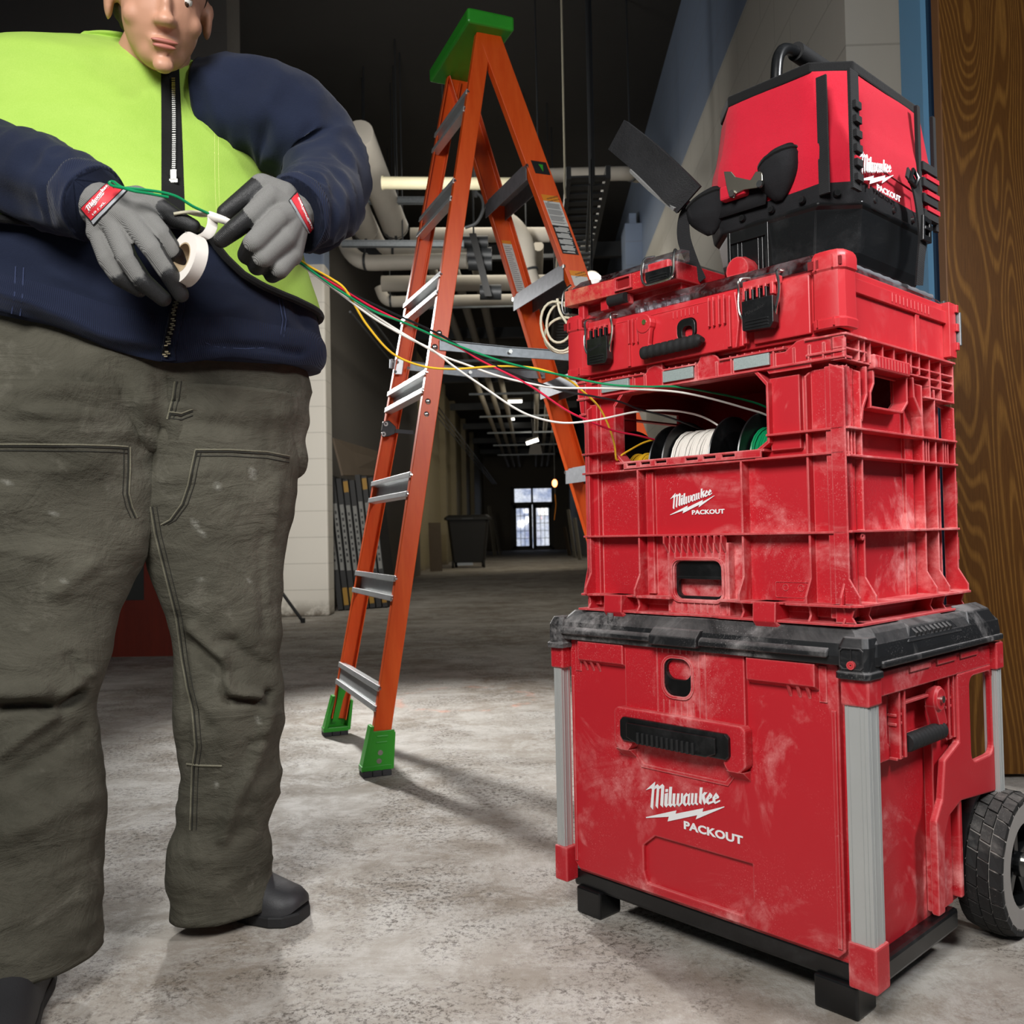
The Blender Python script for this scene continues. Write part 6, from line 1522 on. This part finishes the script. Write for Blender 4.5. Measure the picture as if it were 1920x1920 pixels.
# ---- vest
VH = [(-60, 482), (0, 486), (60, 490), (120, 491), (170, 488), (250, 478), (330, 468), (385, 466), (400, 488), (425, 515), (455, 538), (490, 551), (525, 557), (562, 560)]
TV = [(500, -42, 556, 1.585, .6)]+[(y, a-4, c+4, d_, q_) for y, a, c, d_, q_ in TOR if y < 490]
def dv(P_): return dh(P_)*.8+.006*rid(P_, 3, 3, 6, 50)
ves = cloth(TV, 90, 130, .42, dv, (), grow=.014, hem=VH, hemfall=150, hemy=500)
vest = obj('safety_vest', MB().loft(ves, cap=False), MLIME, per, world=True, smooth='full', solid=.003)
VB = bvh_of([ves])
hemr = ves[0]; obj('hem_binding', MB().tube(hemr, .0065, 8, closed=True), MVBLK, vest, world=True, smooth=True)
plc = ribbon(VB, [(322+(y-320)*.02, y) for y in range(130, 416, 8)], [22-5*(1-min(1, max(0, (y-130)/286))) for y in range(130, 416, 8)], .004, .005)
pk_ = obj('front_placket', plc, MVBLK, vest, world=True, smooth=True)
b = MB()
for y in range(150, 345, 4):
    h, n_ = hit(VB, 321+(1.5 if y % 8 else -1.5), y, .0085)
    if h is not None: b.obox(h, r0*.003, n_*.001, u0*.0010)
h, n_ = hit(VB, 321, 338, .011)
if h is not None: b.obox(h, r0*.005, n_*.002, u0*.008); b.obox(h-u0*.010, r0*.007, n_*.0015, u0*.003)
obj('zip_teeth', b, MSTEEL, pk_, world=True)
b = MB()
for xo in (0, 7):
    l_ = surfline(VB, [(400+xo, 130), (401+xo, 320), (402+xo, 370), (405+xo, 410)], .001, lift=.001)
    if len(l_) > 2: b.tube(l_, .0022, 6)
obj('piping', b, MVYEL, vest, world=True, smooth=True)
# side opening of the vest is bound in black
l_ = surfline(VB, [(548, 470), (556, 500), (561, 530), (560, 556)], .001)
# reflective bands out of the photo's crop are not guessed

# ---- body: one continuous figure inside the clothes, with head and neck
HC = at(300, 5, 1.50); Fd = (FAC*cos(.42)-u0*sin(.42)).normalized(); Sd = LAT.copy(); Ud = Sd.cross(Fd)*-1; Ud = Ud if Ud.z > 0 else -Ud
def hp_(s_, f_, u_): return HC+Sd*s_+Fd*f_+Ud*u_
RH = Matrix((Sd, Fd, Ud)).transposed()
nb = at(262, 112, 1.60)
ch0 = at(255, 330, 1.60); pv = at(255, 640, 1.60)
caps = [(nb-u0*.05, .062, hp_(0, -.03, -.07), .056), (ch0+f0*.03, .10, pv+f0*.03, .12), (nb-u0*.05, .05, ch0+f0*.03, .09), (at(200, 280, 1.62), .08, at(200, 560, 1.60), .10), (at(320, 280, 1.66), .08, at(330, 560, 1.65), .10), (nb-u0*.10, .05, at(390, 205, 1.64), .045), (nb-u0*.10, .05, at(90, 205, 1.58), .045),
        (at(405, 215, 1.64), .040, at(600, 312, 1.65), .040), (at(600, 312, 1.65), .040, at(600, 378, 1.56), .038), (at(600, 378, 1.56), .036, at(572, 398, 1.44), .026),
        (at(85, 215, 1.57), .040, at(-85, 290, 1.48), .048), (at(-85, 290, 1.48), .048, at(40, 335, 1.41), .042), (at(40, 335, 1.41), .038, at(140, 368, 1.36), .026),
        (at(415, 700, 1.68), .06, at(425, 1230, 1.68), .045), (at(425, 1230, 1.68), .045, at(420, 1690, 1.75), .035), (at(130, 700, 1.60), .06, at(60, 1300, 1.50), .045), (at(60, 1300, 1.50), .045, at(55, 1790, 1.48), .035)]
I3 = RH
ells = [(hp_(0, -.012, .035), (.076, .096, .088), I3), (hp_(0, .028, -.020), (.062, .066, .085), I3), (hp_(0, .045, -.075), (.040, .040, .032), I3), (hp_(0, .084, -.098), (.017, .014, .013), I3), (hp_(0, .092, -.012), (.010, .016, .026), I3), (hp_(0, .105, -.032), (.015, .014, .011), I3), (hp_(-.011, .098, -.035), (.009, .009, .008), I3), (hp_(.011, .098, -.035), (.009, .009, .008), I3),
        (hp_(-.028, .072, .022), (.026, .016, .010), I3), (hp_(.028, .072, .022), (.026, .016, .010), I3), (hp_(-.040, .055, -.030), (.022, .022, .020), I3), (hp_(.040, .055, -.030), (.022, .022, .020), I3), (hp_(0, .084, -.062), (.025, .014, .007), I3), (hp_(0, .083, -.071), (.021, .013, .007), I3),
        (hp_(-.078, -.012, -.012), (.008, .018, .030), I3), (hp_(.078, -.012, -.012), (.008, .018, .030), I3), (hp_(-.083, -.018, .002), (.006, .014, .014), I3), (hp_(.083, -.018, .002), (.006, .014, .014), I3)]
body = meshobj('body', blob(caps, ells, .0048, 3), MSKIN, per)
for s_ in (-1, 1):
    e_ = obj('eye', MB().ell(hp_(.031*s_, .0705, .004), .0120, 16, 12), MEYE, body, world=True, smooth=True)
    obj('iris', MB().ell(hp_(.031*s_, .0792, -.0015), (.0058, .0040, .0058), 12, 8, I3), MIRIS, e_, world=True, smooth=True)
    obj('eyelid', MB().ell(hp_(.031*s_, .0715, .0105), (.0145, .0135, .0070), 16, 10, I3), MSKIN, body, world=True, smooth=True)
    obj('eyebrow', MB().tube([hp_(s_*x, y, z) for x, y, z in ((.012, .088, .024), (.026, .089, .030), (.040, .080, .029), (.050, .068, .023))], [.003, .004, .0035, .0015], 8), MHAIR, body, world=True, smooth=True)
obj('lips', MB().ell(hp_(0, .0945, -.0625), (.021, .005, .0040), 18, 10, I3).ell(hp_(0, .093, -.0705), (.018, .0055, .0045), 18, 10, I3), MLIP, body, world=True, smooth=True)
hm = blob([], [(hp_(0, -.022, .045), (.082, .098, .090), I3), (hp_(0, -.045, .0), (.076, .070, .070), I3), (hp_(0, .055, .090), (.060, .035, .030), I3)], .004, 3)
hv = [v for v in hm.vertices]
for v in hv:
    q = v.co-HC; v.co = v.co+q.normalized()*.003*noise.noise(v.co*90)
meshobj('hair', hm, MHAIR, body)

# ---- gloves
def hand_mesh(caps, ells, name, dorsal, label):
    C_ = [(Vector(a), ra, Vector(c), rc) for a, ra, c, rc, *_ in caps]
    me = blob(C_, ells, .0021, 4)
    g_ = meshobj(name, me, MGLOVE, per, label=label)
    M_ = wmat(g_); at_ = me.attributes.new('coat', 'FLOAT', 'POINT'); vals = []
    dv_ = dorsal.normalized(); vn = [v.normal.copy() for v in me.vertices]
    for v in me.vertices:
        p_ = M_ @ v.co; best = 1e9; bc = None; bt = 0
        for cp in caps:
            a, c = Vector(cp[0]), Vector(cp[2]); ab = c-a; t = max(0, min(1, (p_-a).dot(ab)/max(ab.length_squared, 1e-9))); d_ = (p_-(a+ab*t)).length-(cp[1]*(1-t)+cp[3]*t)
            if d_ < best: best, bc, bt = d_, cp, t
        k0, k1, bias = bc[4]
        tip = k0*(1-bt)+k1*bt
        side = .5-(vn[v.index].dot(dv_)-bias)*1.6
        vals.append(max(0, min(1, max(tip, side))))
    at_.data.foreach_set('value', vals); return g_, bvh_mesh(me, M_)
def P3(t): return at(*t)
PALM = (0, 0, -.15)
def finger(K, A, B_, T, r_, k_=((0, .05, .25), (.1, .55, .3), (.8, 1, .3))):
    return [(P3(K), r_[0], P3(A), r_[1], k_[0]), (P3(A), r_[1], P3(B_), r_[2], k_[1]), (P3(B_), r_[2], P3(T), r_[3], k_[2])]
R4 = (.0165, .0150, .0142, .0118)
W1, M1 = (152, 368, 1.35), (200, 392, 1.333)
Ki, Km, Kr, Kp = (266, 396, 1.325), (246, 414, 1.315), (216, 428, 1.318), (184, 436, 1.33)
c1 = [(P3(W1), .036, P3(M1), .032, PALM)]
for K_ in (Ki, Km, Kr, Kp): c1.append((P3(M1), .030, P3(K_), .0172, PALM))
c1 += [(P3((222, 386, 1.335)), .026, P3((258, 376, 1.335)), .0215, PALM), (P3((258, 376, 1.335)), .0215, P3((295, 388, 1.338)), .0165, (0, .35, .2)), (P3((295, 388, 1.338)), .0165, P3((330, 410, 1.342)), .0145, (.45, 1, .3)), (P3((330, 410, 1.342)), .0145, P3((362, 424, 1.345)), .0112, (1, 1, .3))]
c1 += finger(Ki, (303, 440, 1.318), (326, 474, 1.330), (337, 492, 1.345), R4, ((0, .05, .15), (.1, .3, .2), (.5, 1, .3)))
c1 += finger(Km, (288, 470, 1.298), (317, 513, 1.308), (339, 552, 1.326), R4)
c1 += finger(Kr, (238, 484, 1.300), (267, 527, 1.310), (306, 560, 1.328), R4)
c1 += finger(Kp, (202, 488, 1.318), (224, 521, 1.322), (262, 544, 1.336), (.0150, .0138, .013, .0108))
g1, GB1 = hand_mesh(c1, [], 'glove', -f0*.8+u0*.45-r0*.35, 'grey knit glove with black coated fingers, gripping the tape roll')
W2, M2 = (582, 396, 1.435), (548, 404, 1.392)
Ki, Km, Kr, Kp = (508, 370, 1.362), (521, 412, 1.348), (534, 447, 1.356), (546, 478, 1.374)
c2 = [(P3(W2), .036, P3(M2), .032, PALM)]
for K_ in (Ki, Km, Kr, Kp): c2.append((P3(M2), .029, P3(K_), .0175, PALM))
c2 += [(P3((530, 372, 1.385)), .026, P3((492, 352, 1.370)), .021, PALM), (P3((492, 352, 1.370)), .021, P3((456, 376, 1.358)), .0165, (.45, .9, .3)), (P3((456, 376, 1.358)), .0165, P3((422, 399, 1.352)), .0125, (1, 1, .3))]
c2 += finger(Ki, (470, 407, 1.335), (440, 430, 1.335), (415, 450, 1.340), (.0170, .0158, .0145, .0120), ((.0, .2, .25), (.55, 1, .4), (1, 1, .3)))
c2 += finger(Km, (476, 456, 1.322), (464, 478, 1.348), (488, 474, 1.380), (.0170, .0160, .015, .0125), ((0, .0, .0), (.6, 1, .2), (1, 1, .3)))
c2 += finger(Kr, (493, 484, 1.334), (482, 499, 1.358), (505, 488, 1.388), (.0165, .0155, .0142, .012), ((0, .0, .0), (.6, 1, .2), (1, 1, .3)))
c2 += finger(Kp, (524, 505, 1.354), (510, 515, 1.374), (532, 503, 1.400), (.0155, .0145, .013, .011), ((0, .0, .0), (.6, 1, .2), (1, 1, .3)))
g2, GB2 = hand_mesh(c2, [], 'glove', -f0*.8+u0*.25+r0*.35, 'grey knit glove with black coated fingers, pinching the wires')
# red cuff labels
def quadmap(bvh, c4, lift):
    def f_(u_, v_):
        a, b_, c, d_ = c4; x = (a[0]*(1-u_)+b_[0]*u_)*(1-v_)+(d_[0]*(1-u_)+c[0]*u_)*v_; y = (a[1]*(1-u_)+b_[1]*u_)*(1-v_)+(d_[1]*(1-u_)+c[1]*u_)*v_
        h, n_ = hit(bvh, x, y, lift)
        return h, n_
    return f_
def patch(bvh, c4, lift, th, mat, parent, nm, n=10):
    f_ = quadmap(bvh, c4, lift); top = []; last = next((q for q in (f_(j/20, i/20) for i in range(21) for j in range(21)) if q[0] is not None), None)
    for i in range(n+1):
        for j in range(n+1):
            h, n_ = f_(j/n, i/n)
            if h is None: h, n_ = last
            last = (h, n_); top.append((h, n_))
    m1 = (n+1)**2; b_ = MB(); fc = []
    for i in range(n):
        for j in range(n):
            a = i*(n+1)+j; fc += [(a, a+1, a+n+2, a+n+1), (a+m1, a+n+1+m1, a+n+2+m1, a+1+m1)]
    per_ = [j for j in range(n+1)]+[i*(n+1)+n for i in range(1, n+1)]+[n*(n+1)+j for j in range(n-1, -1, -1)]+[i*(n+1) for i in range(n-1, 0, -1)]
    fc += [(per_[i], per_[(i+1) % len(per_)], per_[(i+1) % len(per_)]+m1, per_[i]+m1) for i in range(len(per_))]
    b_.add([h for h, _ in top]+[h-n_*th for h, n_ in top], fc); return obj(nm, b_, mat, parent, world=True, smooth=True)
MLAB = simple('red_glove_label', srgb(204, 40, 52), .6, bs=800); MLABG = simple('grey_glove_label', srgb(150, 152, 156), .6)
def glove_label(bvh, g_, q, qg, cs_, txt=True):
    patch(bvh, q[0], .0012, .003, MVBLK, g_, 'label_border'); lb_ = patch(bvh, q[1], .0020, .002, MLAB, g_, 'cuff_label'); patch(bvh, qg, .0022, .002, MLABG, g_, 'label_stripe')
    f_ = quadmap(bvh, q[1], .0026)
    def mp(u_, v_): 
        h, n_ = f_(min(1, max(0, u_)), min(1, max(0, 1-v_)))
        return (h, n_) if h is not None else (Vector(CAMP)+ray(*q[1][0])*1.33, -f0)
    V = [Vector((.06+v.x*.86, .50+(v.y-.1)*1.25, 0)) for v in LV]; obj('script_lettering', flatten(V, LF, mp, .0004), MWHT, lb_, world=True)
    V = [Vector((.08+v.x*.8, .46+(v.y)*.9, 0)) for v in BV]; obj('bolt_mark', flatten(V, BF, mp, .0004), MWHT, lb_, world=True)
    if txt:
        V, Fc = textmesh('10 / XL', 1, .02); w_ = max(v.x for v in V); obj('size_lettering', flatten([Vector((.10+v.x/w_*.42, .10+v.y*.22, 0)) for v in V], Fc, mp, .0004), MWHT, lb_, world=True)
glove_label(GB1, g1, [[(151, 391), (204, 339), (240, 358), (176, 424)], [(154, 391), (204, 342), (230, 356), (172, 413)]], [(173, 415), (232, 357), (237, 359), (176, 421)], None)
glove_label(GB2, g2, [[(592, 437), (556, 358), (541, 376), (583, 446)], [(590, 434), (556, 362), (546, 374), (581, 437)]], [(582, 441), (545, 375), (542, 377), (581, 444)], None, False)

# ---- shoes
def shoe(heel, dirv, L, name, label=None):
    d_ = dirv.normalized(); s_ = d_.cross(u0); rings = []
    for t, w_, h_, z0 in ((0, .025, .06, .02), (.03, .036, .095, .006), (.12, .040, .115, 0), (.3, .041, .112, 0), (.45, .043, .098, 0), (.6, .048, .080, 0), (.75, .051, .068, 0), (.88, .046, .058, .002), (.96, .034, .045, .006), (1.0, .016, .028, .012)):
        c = heel+d_*L*t; rings.append([c+s_*(w_*cos(a))+u0*(.018+z0+(h_-.018)*max(sin(a), 0)**.8 if sin(a) > 0 else .018+z0) for a in [2*pi*j/24 for j in range(24)]])
    o_ = obj(name, MB().loft(rings), MSHOE, per, world=True, smooth=True, angle=60, label=label)
    rings = []
    for t, w_ in ((-.01, .02), (.03, .040), (.15, .044), (.4, .043), (.6, .050), (.78, .054), (.92, .046), (1.01, .020)):
        c = heel+d_*L*t; rings.append([c+s_*w_+u0*.0, c-s_*w_+u0*.0, c-s_*w_+u0*.022, c+s_*w_+u0*.022])
    obj('sole', MB().loft(rings), MRUB, o_, world=True, bevel=.004); return o_
shoe(Vector((at(400, 1690, 1.80).x, at(400, 1690, 1.80).y, 0)), (r0*.80-f0*.25), .20, 'shoe')
shoe(Vector((at(60, 1790, 1.52).x, at(60, 1790, 1.52).y, 0)), (r0*.25-f0*.95), .29, 'shoe')

# ============================================================ TAPE AND WIRES
TC = at(352, 487, 1.322); ta = (-r0*.62-f0*.74+u0*.16).normalized()
tp_ = thing('tape_roll', 'roll of white electrical tape held in the gloved fingers', 'tape', TC)
obj('tape_winding', MB().annulus(TC-ta*.0095, ta, [(0, .0225), (0, .0385), (.019, .0385), (.019, .0225)], 64), MTAPE, tp_, world=True, smooth=True)
obj('card_core', MB().annulus(TC-ta*.0098, ta, [(0, .0205), (0, .0226), (.0196, .0226), (.0196, .0205)], 64), MCARD, tp_, world=True, smooth=True)
tt = [TC+u0*.0385+r0*.004, at(372, 446, 1.325), at(388, 441, 1.330), at(397, 427, 1.336), at(399, 411, 1.340), at(398, 403, 1.338)]
rings = []
for p_ in cat_rom(tt, 6): rings.append([p_+ta*.0085, p_-ta*.0085, p_-ta*.0085-f0*.0006, p_+ta*.0085-f0*.0006])
obj('tape_tail', MB().loft(rings), MTAPE, tp_, world=True, smooth=True)
def wire(pts, mat, label, r_=.0019, nm='wire', k_=7, cat='wire', kids=None):
    P_ = cat_rom([at(*p_) for p_ in pts], k_); return solo(nm, MB().tube(P_, r_, 8), mat, label, cat, loc=P_[0], world=True, smooth=True)
def dpt(x):
    X = [560, 700, 850, 1060, 1160, 1500]; D_ = [1.40, 1.47, 1.53, 1.57, 1.575, 1.58]; return float(np.interp(x, X, D_))
def wd(pts, da=0.0): return [(x, y, dpt(x)+da) if len(p_) < 1 else p_ for p_ in [()] for x, y in pts]
# bundle ends sticking out of the fist towards the other hand
wire([(540, 470, 1.41), (480, 440, 1.375), (425, 414, 1.346), (395, 403, 1.338), (360, 397, 1.330), (326, 401, 1.326)], MWIREC, 'cream wire end sticking furthest out of the tape wrap', .0024)
wire([(540, 472, 1.415), (480, 444, 1.378), (425, 417, 1.348), (395, 405, 1.341), (375, 404, 1.338), (350, 398, 1.335)], MWIREC, 'short cream wire end beside the longer one in the tape wrap', .0024)
t_ = solo('tape_wrap', MB().tube([at(391, 403, 1.338), at(405, 408, 1.340), at(420, 413, 1.344), at(436, 420, 1.350)], [.0062, .0064, .0058, .0050], 16), MTAPE, 'white tape wrapped round the wire ends between the two gloves', 'tape', loc=at(391, 403, 1.338), world=True, smooth=True)
wire([(398, 405, 1.337), (388, 399, 1.332), (362, 387, 1.318), (332, 369, 1.305), (300, 360, 1.296), (262, 355, 1.285), (228, 352, 1.280), (210, 348, 1.284), (205, 343, 1.290), (213, 341, 1.290), (226, 350, 1.283), (250, 358, 1.280), (280, 363, 1.288), (316, 370, 1.300)], MWIREG, 'green wire looping back from the tape wrap over the knit glove', .0022)
# bundle to the crate
wire([(540, 478, 1.42, ), (572, 499, 1.405), (620, 534, 1.43), (640, 547, 1.44), (700, 583, 1.47), (760, 606, 1.49), (850, 645, 1.53), (950, 680, 1.55), (1060, 705, 1.57), (1140, 721, 1.575), (1209, 725, 1.575), (1266, 725, 1.575), (1335, 736, 1.575), (1381, 746, 1.575), (1435, 763, 1.575), (1462, 790, 1.58), (1455, 830, 1.57)], MWIREG, 'green wire running from the glove into the crate, uppermost of the bundle')
wire([(545, 474, 1.42), (576, 497, 1.410), (620, 522, 1.435), (645, 540, 1.445), (665, 572, 1.46), (690, 612, 1.475), (735, 662, 1.495), (790, 686, 1.515), (850, 692, 1.53), (930, 687, 1.55), (1000, 690, 1.56), (1060, 709, 1.575), (1094, 735, 1.59), (1122, 762, 1.61), (1140, 796, 1.63), (1152, 833, 1.655), (1156, 862, 1.672), (1166, 853, 1.68), (1179, 845, 1.685), (1207, 830, 1.70), (1232, 824, 1.72), (1255, 826, 1.76)], MWIREY, 'yellow wire sagging below the others and hooked on the crate opening')
wire([(542, 476, 1.422), (577, 501, 1.412), (650, 545, 1.45), (730, 584, 1.482), (820, 625, 1.52), (880, 660, 1.54), (960, 700, 1.555), (1050, 731, 1.572), (1117, 744, 1.582), (1161, 753, 1.60), (1197, 767, 1.62), (1243, 779, 1.65), (1289, 795, 1.68), (1328, 810, 1.71)], MWIREB, 'black wire running from the glove into the crate')
wire([(543, 477, 1.418), (580, 504, 1.414), (660, 553, 1.455), (700, 577, 1.472), (760, 606, 1.497), (860, 651, 1.535), (900, 675, 1.545), (990, 721, 1.56), (1060, 768, 1.578), (1106, 790, 1.60), (1152, 808, 1.625), (1197, 817, 1.66), (1255, 832, 1.72)], MWIRER, 'red wire running from the glove into the crate')
wire([(541, 479, 1.424), (574, 503, 1.415), (640, 552, 1.448), (700, 596, 1.474), (760, 631, 1.50), (810, 656, 1.518), (855, 690, 1.53), (903, 723, 1.54), (960, 762, 1.552), (1002, 782, 1.56), (1058, 793, 1.572), (1120, 787, 1.59), (1188, 773, 1.62), (1232, 770, 1.65), (1278, 772, 1.66), (1323, 784, 1.655), (1367, 812, 1.64)], MWIREW, 'white wire dipping lowest before it enters the crate')
wire([(544, 478, 1.426), (578, 505, 1.417), (650, 556, 1.453), (720, 603, 1.485), (780, 640, 1.507), (827, 666, 1.525), (875, 684, 1.54), (931, 704, 1.55), (988, 718, 1.56), (1044, 727, 1.57), (1129, 728, 1.578), (1220, 731, 1.578), (1278, 736, 1.578), (1335, 748, 1.578), (1392, 764, 1.578), (1440, 780, 1.578), (1465, 805, 1.585), (1450, 840, 1.58)], MWIREW, 'white wire running straight along under the crate rim')
